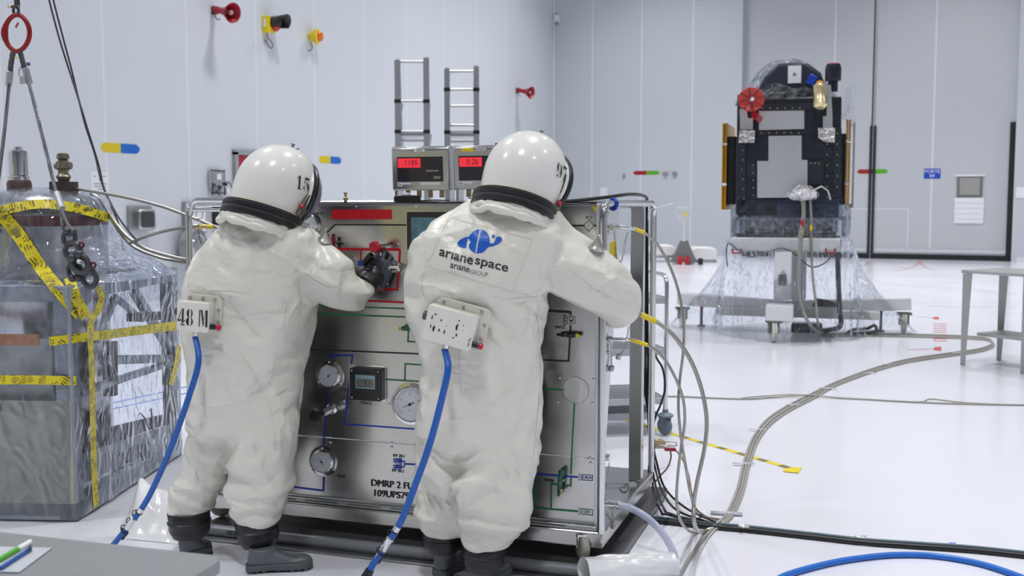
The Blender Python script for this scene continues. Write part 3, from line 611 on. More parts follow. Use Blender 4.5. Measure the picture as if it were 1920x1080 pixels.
# ---- weighing platform on the floor beneath
fz = CZ(640, 1037, 0.0); ry = fz.y; rxp = 0.05
plat = thing('weighing_platform', 'low grey steel weighing platform on the floor under the control cart', 'scale platform', (CX, CY, 0), CA)
pm = mat('platform_grey', (0.13, 0.13, 0.135), 0.35, 0.6, var=0.15)
lpx = CZ(372, 1006, 0).x
MB().box(((lpx+rxp)/2, (ry+0.05+DL+0.15)/2, 0.028), (rxp-lpx, DL+0.10-ry, 0.044)).build('platform_plate', pm, plat, bevel=0.006)
MB().cyl((lpx, ry+0.03, 0.03), (rxp, ry+0.03, 0.03), 0.028, n=18).build('front_rail', mat('platform_rail', (0.25, 0.26, 0.29), 0.35, 0.3), plat)
MB().box(((lpx+rxp)/2, ry-0.02, 0.006), (rxp-lpx, 0.05, 0.008)).build('rail_foot', STEELD, plat, bevel=0.002)
lettering('platform_lettering', 'METTLER', 0.028, INK, plat, (CZ(430, 1008, 0.035).x, ry+0.002, 0.034), (1, 0, 0), (0, 0.1, 1))

# ---- indicators on top of the cart
def indicator(px0, px1, py0, py1, yy, label, digits, extra):
    a, b = CL(px0, py1, yy), CL(px1, py0, yy); w, h = b.x-a.x, b.z-a.z
    t = thing('weighing_indicator', label, 'scale display', CW((a.x+b.x)/2, yy, TOPZ+0.002), CA, 'weighing indicators on the control cart')
    z0 = a.z-TOPZ; zc = z0+h/2
    MB().prism([(0, 0), (-0.012, h*0.93), (0.0, h), (0.06, h), (0.10, 0)], (-w/2, 0, z0), (0, 1, 0), (0, 0, 1), (1, 0, 0), w).build('housing', STEEL, t, bevel=0.006)
    R = Matrix.Rotation(0.012/(h*0.93), 3, 'X'); fy = -0.007
    MB().box((0, fy+0.001, zc-0.004), (w*0.80, 0.006, h*0.56), R).build('display_window', mat('smoked_window', (0.035, 0.03, 0.04), 0.12), t, smooth=False)
    MB().box((-w*0.185, fy-0.0035, zc+h*0.12), (w*0.40, 0.002, h*0.21), R).build('red_readout', mat('red_lcd', (0.85, 0.03, 0.05), 0.3, emit=0.55), t, smooth=False)
    lettering('readout_digits', digits, h*0.17, mat('lcd_dark_red', (0.22, 0.0, 0.02), 0.4), t, (-w*0.15, fy-0.0048, zc+h*0.12), (1, 0, 0), (0, 0, 1))
    MB().box((w*0.26, fy-0.0025, zc+h*0.13), (w*0.10, 0.001, h*0.14), R).box((w*0.22, fy-0.0025, zc-h*0.06), (w*0.22, 0.001, h*0.035), R).box((w*0.3, fy-0.0025, zc-h*0.21), (w*0.12, 0.001, h*0.06), R).build('keypad_marks', mat('keypad_tan', (0.32, 0.28, 0.22), 0.4), t, smooth=False)
    lab = MB().box((-0.0, -0.011, zc+h*0.40), (w*0.18, 0.002, h*0.06)).build('white_label', PAPER, t, smooth=False)
    for cx_, cz_, w_, h_ in ((-0.24, -0.345, 0.16, 0.05), (0.17, -0.345, 0.34, 0.06), (-0.36, -0.36, 0.085, 0.10)): MB().box((w*cx_, -0.003, zc+h*cz_), (w*w_, 0.002, h*h_)).build('white_label', PAPER, t, smooth=False)
    lettering('label_lettering', extra[0], h*0.055, INK, lab, (0.0, -0.0125, zc+h*0.40), (1, 0, 0), (0, 0, 1))
    lettering('label_lettering', 'Ex', h*0.075, INK, lab, (-w*0.36, -0.0045, zc-h*0.36), (1, 0, 0), (0, 0, 1))
    if extra[1]:
        MB().box((-w*0.24, -0.0115, zc+h*0.40), (w*0.2, 0.002, h*0.085)).build('yellow_sticker', YEL, t, smooth=False)
        MB().box((w*0.33, -0.012, zc+h*0.44), (w*0.16, 0.003, h*0.2)).box((w*0.33, 0.02, h+z0+0.001), (w*0.16, 0.07, 0.002)).build('red_sticker', REDF, t, smooth=False)
    MB().box((-w*0.46, 0.05, z0/2), (w*0.05, 0.07, z0+0.012)).box((w*0.46, 0.05, z0/2), (w*0.05, 0.07, z0+0.012)).box((0, 0.06, 0.002), (w, 0.09, 0.004)).build('bracket', STEELP, t, bevel=0.002)
    s = MB()
    for k in range(4): s.cyl((-w*0.3+k*w*0.2, 0.05, z0+0.001), (-w*0.3+k*w*0.2, 0.05, z0*0.45), 0.012, n=10)
    s.build('cable_gland', BRASS, t)
    MB().tube(catmull([(-w*0.1, 0.05, z0*0.4), (0, 0.02, z0*0.2), (w*0.25, 0.0, z0*0.25), (w*0.5, -0.02, 0.012)], 6), 0.003, 6).tube(catmull([(-w*0.3, 0.05, z0*0.4), (-w*0.1, 0.04, 0.008), (w*0.1, 0.0, 0.006), (w*0.35, -0.03, 0.006)], 6), 0.003, 6).build('gland_cable', BLACK, t)
    return t
indicator(736, 842, 274, 358, 0.22, 'stainless weighing indicator with red readout and SPARE label, left of the two', '1185', ('SPARE', False))
indicator(851, 957, 272, 356, 0.22, 'stainless weighing indicator with red and yellow stickers, partly behind a helmet', '0.26', ('NORMAL', True))
# handheld radio lying on the top edge
c = CL(762, 366, 0.12)
t = thing('handheld_radio', 'black handheld radio lying on the top edge of the control cart', 'radio', CW(c.x, 0.13, TOPZ+0.003), CA)
MB().rbox((0, 0, 0.019), (0.115, 0.05, 0.034), 0.012, axis=1).build('radio_body', BLACKP, t, bevel=0.004)
MB().cyl((0.05, 0, 0.025), (0.062, 0, 0.03), 0.008).build('antenna_knob', BLACK, t)
MB().rbox((0.0, -0.01, 0.041), (0.03, 0.02, 0.012), 0.004).build('white_clip', WHITEP, t, bevel=0.002)
# ================================================================ SUITED PEOPLE
def ring_pts(c, u, w, n=28, p=2.3):
    out = []
    for k in range(n):
        a = 2*PI*k/n; ca, sa = math.cos(a), math.sin(a)
        out.append(c+u*(abs(ca)**(2/p))*(1 if ca >= 0 else -1)+w*(abs(sa)**(2/p))*(1 if sa >= 0 else -1))
    return out
def loft_rings(mb, rings, n=28, p=2.3):
    """rings: (centre, half-width vector, half-depth vector)"""
    V = []
    for c, u, w in rings: V += ring_pts(c, u, w, n, p)
    b = len(mb.v); mb.grid(V, n, len(rings), True); mb.f.append(tuple(range(b, b+n))); mb.f.append(tuple(range(b+(len(rings)-1)*n, b+len(rings)*n)))
def interp_rings(R, sub=4):
    out = []
    Cs = catmull([r[0] for r in R], sub); Us = catmull([r[1] for r in R], sub); Ws = catmull([r[2] for r in R], sub)
    return list(zip(Cs, Us, Ws))
def body_rings(rows, D, shrink=1.0, back=_FH):
    """rows: (px left, px right, py, depth offset, half thickness)"""
    out = []
    for l, r, y, dd, th in rows:
        a, b = PD(l, y, D+dd), PD(r, y, D+dd); out.append(((a+b)/2, (b-a)/2*shrink, _FH*th*shrink))
    return out
def limb_rings(rows, D, shrink=1.0):
    """rows: (px, py, depth offset, radius)"""
    P = [PD(a, b, D+dd) for a, b, dd, r in rows]; out = []; u = None
    for i, (a, b, dd, r) in enumerate(rows):
        t = (P[min(i+1, len(P)-1)]-P[max(i-1, 0)]).normalized()
        if u is None: u = t.orthogonal().normalized()
        u = (u-t*u.dot(t)).normalized(); w = t.cross(u); out.append((P[i], u*r*shrink, w*r*shrink))
    return out
def union_mesh(parts, voxel, name, smooth_it=6):
    mb = MB()
    for rows, p in parts: loft_rings(mb, interp_rings(rows), 28, p)
    o = mb.build(name, MATS['white_paint'], None, smooth=False)
    m = o.modifiers.new('r', 'REMESH'); m.mode = 'VOXEL'; m.voxel_size = voxel
    m = o.modifiers.new('s', 'SMOOTH'); m.iterations = smooth_it; m.factor = 0.6
    dg = bpy.context.evaluated_depsgraph_get(); me = bpy.data.meshes.new_from_object(o.evaluated_get(dg)); bpy.data.objects.remove(o)
    return me
def cloth_suit(spec, frames=26, voxel=0.0125):
    D = spec['D']; parts = lambda s, t: [(body_rings(r, D, s), p) for r, p in spec['body']]+[(limb_rings(r, D, t), 2.1) for r in spec['limbs']]
    me = union_mesh(parts(1.0, 1.0), voxel, 'outer', 5); o = bpy.data.objects.new('suit_sim', me); COL.objects.link(o)
    inner = bpy.data.objects.new('inner', union_mesh(parts(spec.get('in_b', 0.86), 0.72), 0.03, 'inner', 2)); COL.objects.link(inner)
    cm = inner.modifiers.new('c', 'COLLISION'); inner.collision.thickness_outer = 0.006; inner.collision.cloth_friction = 12
    me.update()
    for v in me.vertices:          # fold seeds on legs, waist and sleeves
        z = v.co.z; lt = (v.co-spec['mid']).dot(_R)
        wgt = max(min(1, (0.78-z)/0.2), 0)*0.9 if z < 0.78 else (0.35 if z < 1.05 else 0.25)
        if abs(lt) > 0.24 and z > 0.9: wgt = 0.8
        n = mnoise.noise(Vector((v.co.x*3.2, v.co.y*3.2, (z+0.25*lt)*10.5))); n2 = mnoise.noise(v.co*7)
        v.co += v.normal*(wgt*0.038*(0.35-(n*n+0.006)**0.5*1.6)+0.006*n2*wgt)
    g = o.vertex_groups.new(name='pin'); gs = o.vertex_groups.new(name='shrink')
    for v in me.vertices:
        w = 0.0
        for c, r in spec['pins']:
            d = (v.co-c).length
            if d < r: w = max(w, min(1.0, 2*(1-d/r)))
        if w > 0: g.add([v.index], w, 'REPLACE')
        s = 0.0
        for c, r in spec['slack']:
            d = (v.co-c).length
            if d < r: s = max(s, 1-d/r)
        gs.add([v.index], s, 'REPLACE')
    # the suit is cut longer than the body: extra length gathers in folds at the knees, waist and elbows
    zt = np.linspace(0, 2, 201); sf = np.interp(zt, *spec['zs']); Zr = np.concatenate([[0], np.cumsum((sf[1:]+sf[:-1])/2*0.01)]); Zr += zt[-1]-Zr[-1]
    co = np.empty(len(me.vertices)*3, np.float32); me.vertices.foreach_get('co', co); co = co.reshape(-1, 3); cx = PD((spec['body'][0][0][5][0]+spec['body'][0][0][5][1])/2, 500, D)
    lat = (co-np.array(cx))@np.array(_R); dep = (co-np.array(cx))@np.array(_FH)
    dl = np.where(np.abs(lat) > 0.2, np.sign(lat)*(np.abs(lat)-0.2)*spec.get('arm', 0.16), 0); dd = np.where(dep > 0.2, (dep-0.2)*0.15, 0)
    rc = co+dl[:, None]*np.array(_R)+dd[:, None]*np.array(_FH); rc[:, 2] = np.interp(co[:, 2], zt, Zr)
    o.shape_key_add(name='Basis'); k = o.shape_key_add(name='rest'); k.data.foreach_set('co', rc.astype(np.float32).ravel()); k.value = 0
    m = o.modifiers.new('cloth', 'CLOTH'); st = m.settings; st.rest_shape_key = k
    st.quality = 5; st.mass = M_['mass']; st.air_damping = 3; st.tension_stiffness = M_['T']; st.compression_stiffness = M_['C']; st.shear_stiffness = M_['Sh']; st.bending_stiffness = M_['B']
    st.tension_damping = 8; st.compression_damping = 8; st.shear_damping = 8; st.bending_damping = 0.6
    st.vertex_group_mass = 'pin'; st.pin_stiffness = 1.0
    st.vertex_group_shrink = 'shrink'; st.shrink_min = -spec.get('slack0', 0.02); st.shrink_max = -spec.get('slack1', 0.06)
    st.use_pressure = True; st.uniform_pressure_force = M_['pr']
    m.collision_settings.use_collision = True; m.collision_settings.distance_min = 0.006; m.collision_settings.collision_quality = 2
    m.point_cache.frame_start = 1; m.point_cache.frame_end = frames
    for f in range(1, frames+1): SC.frame_set(f)
    dg = bpy.context.evaluated_depsgraph_get(); res = bpy.data.meshes.new_from_object(o.evaluated_get(dg))
    bpy.data.objects.remove(o); bpy.data.objects.remove(inner); SC.frame_set(1)
    return res
P15 = dict(D=4.62, body=[([(452, 548, 396, 0.02, 0.13), (440, 560, 412, 0.02, 0.14), (400, 596, 440, 0.02, 0.17), (368, 612, 475, 0.02, 0.19), (350, 604, 520, 0.02, 0.20), (345, 592, 570, 0.02, 0.20), (346, 586, 610, 0.02, 0.19), (354, 577, 660, 0.02, 0.19), (354, 572, 710, 0.02, 0.19), (352, 566, 760, 0.02, 0.19), (354, 562, 800, 0.02, 0.18)], 2.4),
        ([(354, 455, 770, 0.08, 0.13), (354, 448, 830, 0.08, 0.13), (342, 436, 880, 0.09, 0.125), (320, 418, 915, 0.10, 0.12), (316, 398, 948, 0.10, 0.10), (320, 390, 972, 0.10, 0.085)], 2.2),
        ([(430, 566, 770, -0.02, 0.145), (430, 560, 830, -0.02, 0.14), (428, 553, 880, -0.02, 0.13), (422, 552, 905, -0.02, 0.13), (428, 538, 938, -0.02, 0.11), (443, 518, 982, -0.02, 0.09)], 2.2)],
    limbs=[[(498, 392, 0.03, 0.142), (494, 402, 0.02, 0.15), (485, 430, 0.0, 0.155)], [(585, 503, 0.0, 0.115), (620, 519, 0.02, 0.112), (646, 543, 0.05, 0.090), (663, 553, 0.08, 0.080), (677, 545, 0.11, 0.066), (688, 531, 0.14, 0.052)],
           [(405, 500, 0.02, 0.11), (392, 540, 0.12, 0.105), (410, 590, 0.26, 0.105), (480, 585, 0.40, 0.09), (550, 572, 0.46, 0.06)]])
P97 = dict(D=4.36, body=[([(895, 1028, 366, 0.04, 0.13), (872, 1040, 386, 0.03, 0.15), (812, 1060, 412, 0.02, 0.18), (776, 1070, 446, 0.0, 0.20), (760, 1060, 495, 0.0, 0.205), (762, 1030, 560, 0.0, 0.205), (770, 1018, 610, 0.0, 0.20), (790, 1016, 650, 0.0, 0.195), (790, 1018, 710, 0.0, 0.195), (780, 1020, 770, 0.0, 0.19), (776, 1016, 810, 0.0, 0.18)], 2.4),
        ([(776, 900, 780, 0.07, 0.14), (776, 888, 850, 0.07, 0.135), (778, 876, 910, 0.07, 0.125), (780, 872, 955, 0.07, 0.115), (790, 866, 1000, 0.07, 0.09)], 2.2),
        ([(880, 1020, 780, -0.02, 0.15), (882, 1014, 850, -0.02, 0.145), (874, 1004, 910, -0.02, 0.14), (866, 994, 955, -0.02, 0.135), (860, 984, 985, -0.02, 0.12), (872, 952, 1024, -0.02, 0.10)], 2.2)],
    limbs=[[(972, 368, 0.03, 0.146), (966, 382, 0.02, 0.155), (952, 415, 0.0, 0.165)], [(1040, 482, 0.0, 0.12), (1085, 507, 0.04, 0.12), (1130, 532, 0.10, 0.12), (1158, 562, 0.18, 0.105), (1152, 572, 0.28, 0.085), (1135, 568, 0.36, 0.055)],
           [(822, 485, 0.0, 0.11), (802, 540, 0.05, 0.10), (808, 590, 0.16, 0.095), (830, 595, 0.28, 0.08), (860, 585, 0.36, 0.055)]])
P15['mid'] = PD(470, 600, 4.62); P97['mid'] = PD(900, 600, 4.36)
def _pt(D, px, py, dd=0.0): return PD(px, py, D+dd)
P15['pins'] = [(_pt(4.62, 500, 396), 0.17), (_pt(4.72, 355, 985), 0.17), (_pt(4.60, 481, 1000), 0.17), (_pt(4.76, 692, 527), 0.075), (_pt(5.08, 560, 572), 0.10), (_pt(4.45, 385, 585), 0.10)]
P15['slack'] = [(_pt(4.7, 370, 890), 0.30), (_pt(4.6, 490, 900), 0.32), (_pt(4.72, 650, 540), 0.28), (_pt(4.62, 450, 790), 0.25), (_pt(4.62, 580, 560), 0.2)]
P97['pins'] = [(_pt(4.38, 966, 374), 0.18), (_pt(4.43, 828, 1012), 0.17), (_pt(4.34, 912, 1038), 0.17), (_pt(4.72, 1135, 568), 0.08), (_pt(4.72, 862, 585), 0.09), (_pt(4.16, 862, 605), 0.12)]
P97['slack'] = [(_pt(4.4, 828, 930), 0.28), (_pt(4.34, 930, 930), 0.36), (_pt(4.45, 1120, 530), 0.30), (_pt(4.36, 900, 790), 0.25), (_pt(4.36, 770, 560), 0.22), (_pt(4.36, 1030, 560), 0.2)]
ZS = ([0, 0.25, 0.45, 0.6, 0.75, 0.95, 1.05, 1.2, 2.0], [1.0, 1.15, 1.32, 1.25, 1.10, 1.16, 1.14, 1.03, 1.0])
P15['zs'] = P97['zs'] = ZS
M_ = dict(mass=0.03, T=80, C=60, Sh=20, B=6.0, pr=0.6)
P15['arm'] = P97['arm'] = 0.3
import time
_t = time.time()
SM15 = cloth_suit(P15); SM97 = cloth_suit(P97)
print('SIM', time.time()-_t, len(SM15.vertices), len(SM97.vertices))
SUIT = suit_fabric()
SEAM = mat('suit_seam', (0.68, 0.66, 0.58), 0.5)
HELM = mat('helmet_shell', (0.78, 0.775, 0.74), 0.2, coat=0.35)
GLOVE = mat('glove_rubber', (0.075, 0.082, 0.11), 0.36, bump=0.2, bscale=60, bdist=0.003)
BOOT = mat('boot_rubber', (0.10, 0.11, 0.125), 0.42, bump=0.1, bscale=30)
BOXM = mat('box_paint', (0.74, 0.735, 0.67), 0.4, var=0.05)
OLIVE = mat('olive_metal', (0.22, 0.21, 0.16), 0.4, 0.7)
def bvh_of(objs):
    V, F = [], []
    for o in objs:
        b = len(V); r = o
        while r.parent: r = r.parent
        M = ROOT.get(r.name, Matrix.Identity(4)); V += [M @ v.co for v in o.data.vertices]; F += [tuple(i+b for i in p.vertices) for p in o.data.polygons]
    return BVHTree.FromPolygons(V, F)
def hitpx(bv, px, py):
    r = ray(px, py).normalized(); h = bv.ray_cast(CP, r)
    return (h[0], h[1] if h[1].dot(r) < 0 else -h[1]) if h[0] is not None else (None, None)
def decal(name, m, bv, V2, F, parent, off=0.0012):
    """flat print laid on a curved surface; V2 in photo pixels"""
    out = []; last = None
    for x, y in V2:
        h, n = hitpx(bv, x, y)
        if h is None: h, n = last if last else (PD(x, y, 4.5), Vector((0, -1, 0)))
        last = (h, n); out.append(h+n*off)
    return MB().add(out, F).build(name, m, parent, smooth=False, world=True)
def decal_text(name, s, m, bv, pl, pr, hgt, parent, bold=0.0, cuts=(), shear=0.0, off=0.0012, maxedge=0.12, rise=None):
    V, F = text_tris(s, 1.0, bold=bold, align='LEFT', cuts=cuts, maxedge=maxedge); xs = [v[0] for v in V]; ys = [v[1] for v in V]
    x0, x1, y0, y1 = min(xs), max(xs), min(ys), max(ys); pl, pr = Vector(pl), Vector(pr); d = pr-pl; up = Vector((d.y, -d.x)).normalized()*hgt if rise is None else Vector(rise)
    P = [pl+d*((x-x0)/(x1-x0))+up*((y-y0)/(y1-y0)) for x, y in V]; return decal(name, m, bv, [(p.x, p.y) for p in P], F, parent, off)
def poly_fill(pts, maxedge):
    bm = bmesh.new(); vs_ = [bm.verts.new((x, y, 0)) for x, y in pts]; bm.faces.new(vs_); bmesh.ops.triangulate(bm, faces=bm.faces)
    for _ in range(5):
        es = [e for e in bm.edges if e.calc_length() > maxedge]
        if not es: break
        bmesh.ops.subdivide_edges(bm, edges=es, cuts=1); bmesh.ops.triangulate(bm, faces=bm.faces)
    bm.verts.index_update(); r = [(v.co.x, v.co.y) for v in bm.verts], [tuple(v.index for v in f.verts) for f in bm.faces]; bm.free(); return r
def ribbon(name, m, bv, pts, wpx, parent, off=0.001, step=5):
    P = catmull([Vector((*p, 0)) for p in pts], 4) if len(pts) > 2 and pts[0] != pts[-1] else [Vector((*p, 0)) for p in pts]; out = []
    for a, b in zip(P, P[1:]):
        n = max(1, int((b-a).length/step)); out += [a.lerp(b, i/n) for i in range(n)]
    out.append(P[-1]); V = []
    for i, p in enumerate(out):
        t = (out[min(i+1, len(out)-1)]-out[max(i-1, 0)]).normalized(); n = Vector((-t.y, t.x, 0))*wpx/2; V += [(p+n)[:2], (p-n)[:2]]
    return decal(name, m, bv, V, [(2*i, 2*i+1, 2*i+3, 2*i+2) for i in range(len(out)-1)], parent, off)

def crescent(cx, cy, rx, ry, a0, a1, t0, t1, n=14):
    """thick-and-thin stroke of a stencil numeral; t0 at the ends, t1 in the middle"""
    o, i = [], []
    for k in range(n+1):
        q = k/n; a = math.radians(a0+(a1-a0)*q); t = t0+(t1-t0)*math.sin(PI*q); o.append((cx+rx*math.cos(a), cy+ry*math.sin(a))); i.append((cx+(rx-t)*math.cos(a), cy+(ry-t*0.35)*math.sin(a)))
    return o+i[::-1]
GLYPH = {
 '1': [[(0.36, 0), (0.36, 1), (0.60, 1), (0.60, 0)], [(0.08, 0.76), (0.31, 0.98), (0.31, 0.80)], [(0.2, 0), (0.2, 0.07), (0.34, 0.07), (0.34, 0)], [(0.62, 0), (0.62, 0.07), (0.76, 0.07), (0.76, 0)]],
 '5': [[(0.18, 1), (0.85, 1), (0.78, 0.84), (0.18, 0.84)], [(0.18, 0.80), (0.26, 0.80), (0.24, 0.60), (0.15, 0.52)], crescent(0.42, 0.33, 0.42, 0.33, 100, -60, 0.06, 0.24), crescent(0.40, 0.3, 0.36, 0.30, 262, 195, 0.05, 0.12), [(0.05, 0.15), (0.22, 0.2), (0.2, 0.34), (0.05, 0.3)]],
 '9': [crescent(0.42, 0.66, 0.40, 0.34, 100, 255, 0.05, 0.24), crescent(0.46, 0.5, 0.44, 0.50, 78, -62, 0.06, 0.24), crescent(0.42, 0.66, 0.3, 0.3, 285, 330, 0.04, 0.06), [(0.08, 0.06), (0.26, 0.02), (0.28, 0.18), (0.1, 0.2)]],
 '7': [[(0.05, 1), (0.92, 1), (0.90, 0.84), (0.05, 0.84)], [(0.05, 0.80), (0.13, 0.80), (0.08, 0.64), (0.03, 0.64)], [(0.78, 0.80), (0.90, 0.80), (0.56, 0.0), (0.28, 0.0), (0.45, 0.4)]],
 '4': [[(0.52, 0.12), (0.52, 1.0), (0.74, 1.0), (0.74, 0.12)], [(0.02, 0.30), (0.44, 0.92), (0.44, 0.80), (0.14, 0.34), (0.46, 0.34), (0.46, 0.24), (0.02, 0.24)], [(0.78, 0.24), (0.78, 0.34), (0.92, 0.34), (0.92, 0.24)], [(0.40, 0), (0.40, 0.07), (0.86, 0.07), (0.86, 0)]],
 '8': [crescent(0.43, 0.74, 0.32, 0.26, 100, 260, 0.05, 0.17), crescent(0.49, 0.74, 0.32, 0.26, 80, -80, 0.05, 0.17), crescent(0.43, 0.25, 0.38, 0.26, 100, 260, 0.05, 0.2), crescent(0.49, 0.25, 0.38, 0.26, 80, -80, 0.05, 0.2)],
 '2': [crescent(0.42, 0.68, 0.42, 0.32, 80, -55, 0.05, 0.22), crescent(0.40, 0.70, 0.36, 0.28, 100, 180, 0.05, 0.16), [(0.03, 0.03), (0.55, 0.44), (0.64, 0.38), (0.26, 0.12), (0.82, 0.12), (0.82, 0.0), (0.03, 0.0)]],
 'K': [[(0.05, 0), (0.05, 1), (0.30, 1), (0.30, 0)], [(0.34, 0.46), (0.74, 1), (0.94, 1), (0.44, 0.40)], [(0.50, 0.50), (0.66, 0.56), (0.98, 0), (0.70, 0)]],
 'G': [crescent(0.46, 0.5, 0.42, 0.5, 82, 278, 0.05, 0.24), crescent(0.5, 0.55, 0.38, 0.45, 78, 30, 0.05, 0.12), [(0.62, 0.0), (0.62, 0.42), (0.88, 0.42), (0.88, 0.0)], [(0.50, 0.35), (0.50, 0.42), (0.6, 0.42), (0.6, 0.35)]],
 'M': [[(0.04, 0), (0.04, 1), (0.16, 1), (0.16, 0)], [(0.20, 1), (0.42, 1), (0.66, 0.2), (0.55, 0)], [(0.58, 0.42), (0.76, 1), (0.80, 1), (0.64, 0.42)], [(0.80, 0), (0.80, 1), (1.06, 1), (1.06, 0)]],
}
def stencil(s, maxedge=0.12, adv=1.05):
    V, F = [], []
    x = 0.0
    for ch in s:
        if ch == ' ': x += 0.55; continue
        for poly in GLYPH[ch]:
            v, f = poly_fill([(a+x, b) for a, b in poly], maxedge); b0 = len(V); V += v; F += [tuple(i+b0 for i in q) for q in f]
        x += adv
    return V, F, x-0.08
def stencil_px(name, s, m, bv, pl, pr, rise, parent, off=0.0012):
    V, F, wd = stencil(s); pl, pr, rise = Vector(pl), Vector(pr), Vector(rise); P = [pl+(pr-pl)*(x/wd)+rise*y for x, y in V]
    return decal(name, m, bv, [(p.x, p.y) for p in P], F, parent, off)

def make_suit(t, me):
    me = me.copy(); o = bpy.data.objects.new('suit', me); inv = ROOT[t.name].inverted(); me.transform(inv); COL.objects.link(o); o.parent = t
    me.materials.clear(); me.materials.append(SUIT); me.polygons.foreach_set('use_smooth', [True]*len(me.polygons))
    m = o.modifiers.new('relax', 'SMOOTH'); m.factor = 0.5; m.iterations = 2
    m = o.modifiers.new('subdivision', 'SUBSURF'); m.levels = 1; m.render_levels = 1
    return o
def helmet(t, cpx, cpy, D, az, pitch, roll, R, num, numpos, numang, numh, knob_px):
    """az: heading right of straight-away, pitch: face down"""
    f = (_FH*math.cos(az)+_R*math.sin(az))*math.cos(pitch)-Vector((0, 0, 1))*math.sin(pitch)
    s0 = f.cross(Vector((0, 0, 1))).normalized(); u = s0.cross(f).normalized(); rr = Matrix.Rotation(roll, 3, f); u = rr @ u; s0 = rr @ s0
    c = PD(cpx, cpy, D); X = lambda a, b, h: c+f*a+s0*b+u*h
    SH = lambda h: -0.11*R*(0.25-h)      # the crown leans forward of the neck
    V = []; n = 48; prof = []
    for k in range(15): # crown to brow
        th = math.radians(90*k/14); prof.append((math.sin(th)**0.92, math.cos(th)))
    prof += [(1.0, -0.12), (0.985, -0.3), (0.955, -0.48), (0.93, -0.62), (0.93, -0.70)]
    for r, h in prof:
        for k in range(n):
            a = 2*PI*k/n; ca, sa = math.cos(a), math.sin(a); V.append(X(r*R*(1.04 if ca > 0 else 0.97)*ca+SH(h), r*R*0.93*sa, h*R*1.03))
    mb = MB(); mb.grid(V, n, len(prof), True)
    # open the face
    def inface(p):
        q = p-c; a, b, h = q.dot(f), q.dot(s0), q.dot(u); return a > R*0.50 and (b/(R*0.80))**2+((h+R*0.05)/(R*0.72))**2 < 1.0
    mb.f = [q for q in mb.f if not all(inface(mb.v[i]) for i in q)]
    h_ = mb.build('helmet', HELM, t, world=True, weld=True, angle=60)
    sd = h_.modifiers.new('shell', 'SOLIDIFY'); sd.thickness = 0.004; sd.offset = -1
    sb = h_.modifiers.new('subdivision', 'SUBSURF'); sb.levels = 1; sb.render_levels = 1
    bv = bvh_of([h_])
    # face rim and visor
    rim = [X(R*(0.66-0.10*math.sin(a)*0-0.18*abs(math.sin(a))**2*0), R*0.84*math.cos(a), R*(-0.04)+R*0.80*math.sin(a)) for a in [2*PI*k/40 for k in range(40)]]
    MB().tube(rim, R*0.085, 10, closed=True).build('visor_seal', BLACK, h_, world=True)
    MB().tube([p-f*R*0.11 for p in rim], R*0.045, 8, closed=True).build('visor_frame', HELM, h_, world=True)
    V = []
    for j in range(10):
        q = j/9; 
        for k in range(36):
            a = 2*PI*k/36; V.append(X(R*(0.66+0.50*(1-q*q)**0.5 if q < 1 else 0.66), R*0.82*math.cos(a)*q, R*(-0.04)+R*0.78*math.sin(a)*q))
    MB().grid(V, 36, 10, True).build('visor', mat('smoked_visor', (0.16, 0.18, 0.26), 0.08, coat=1.0), h_, world=True, weld=True)
    # neck ring
    ring = lambda hh, rad, th, nm, m: MB().lathe([(rad, -th), (rad+0.006, -th+0.004), (rad+0.006, th-0.004), (rad, th)], X(SH(hh/R), 0, hh), u, 48).build(nm, m, h_, world=True)
    ring(-0.80*R, R*0.98, 0.013, 'neck_seal', BLACK); ring(-0.98*R, R*0.96, 0.012, 'neck_seal', BLACK); ring(-0.89*R, R*0.95, 0.02, 'neck_ring', mat('neck_groove', (0.05, 0.05, 0.055), 0.3))
    ring(-0.69*R, R*0.935, 0.004, 'neck_trim', mat('beige_trim', (0.45, 0.42, 0.33), 0.5))
    # rolled fabric collar gathered under the ring
    for (hh, rad, th, sd_) in ((-1.08*R, R*0.875, 0.012, 1), (-1.16*R, R*0.90, 0.014, 5), (-1.25*R, R*0.91, 0.016, 8)):
        P = []; rr = []
        for k in range(72):
            a = 2*PI*k/72; q = Vector((math.cos(a)*2, math.sin(a)*2, sd_)); P.append(X(SH(hh/R)+rad*(1+0.03*mnoise.noise(q))*math.cos(a), rad*(1+0.03*mnoise.noise(q+Vector((0, 0, 9))))*math.sin(a), hh+0.016*mnoise.noise(q*1.6))); rr.append(th*(1+0.45*mnoise.noise(q*2.2)))
        MB().tube(P, rr, 12, closed=True).build('collar_roll', SUIT, t, world=True)
    # crown fitting, latch, red button
    MB().lathe([(0.012, 0), (0.012, 0.004), (0.006, 0.006), (0.006, 0.014), (0.009, 0.015), (0.009, 0.02)], X(R*0.10, R*0.1, R*1.0), u, 14).box(X(R*0.2, R*0.1, R*1.02), (0.03, 0.012, 0.006)).build('crown_fitting', STEELD, h_, world=True)
    (kx, ky) = knob_px; hit, nn = hitpx(bv, kx, ky)
    if hit is not None:
        dn = (u*-1 + f*-0.25); dn = (dn-nn*dn.dot(nn)).normalized(); sd_ = nn.cross(dn); Rm = Matrix((sd_, dn, nn)).transposed()
        MB().rbox(hit+nn*0.008-dn*0.01, (0.026, 0.085, 0.012), 0.008, axis=2, rot=Rm).build('latch', OLIVE, h_, world=True, bevel=0.002)
        MB().rbox(hit+nn*0.016+dn*0.028+sd_*0.004, (0.034, 0.05, 0.014), 0.006, axis=2, rot=Rm).box(hit+nn*0.025+dn*0.03+sd_*0.004, (0.012, 0.018, 0.006), Rm).build('latch_plate', OLIVE, h_, world=True, bevel=0.002)
        MB().lathe([(0.009, 0), (0.009, 0.01), (0.007, 0.014)], hit+nn*0.01-sd_*0.022+dn*0.012, nn, 14).build('red_button', mat('button_red', (0.5, 0.01, 0.03), 0.25), h_, world=True)
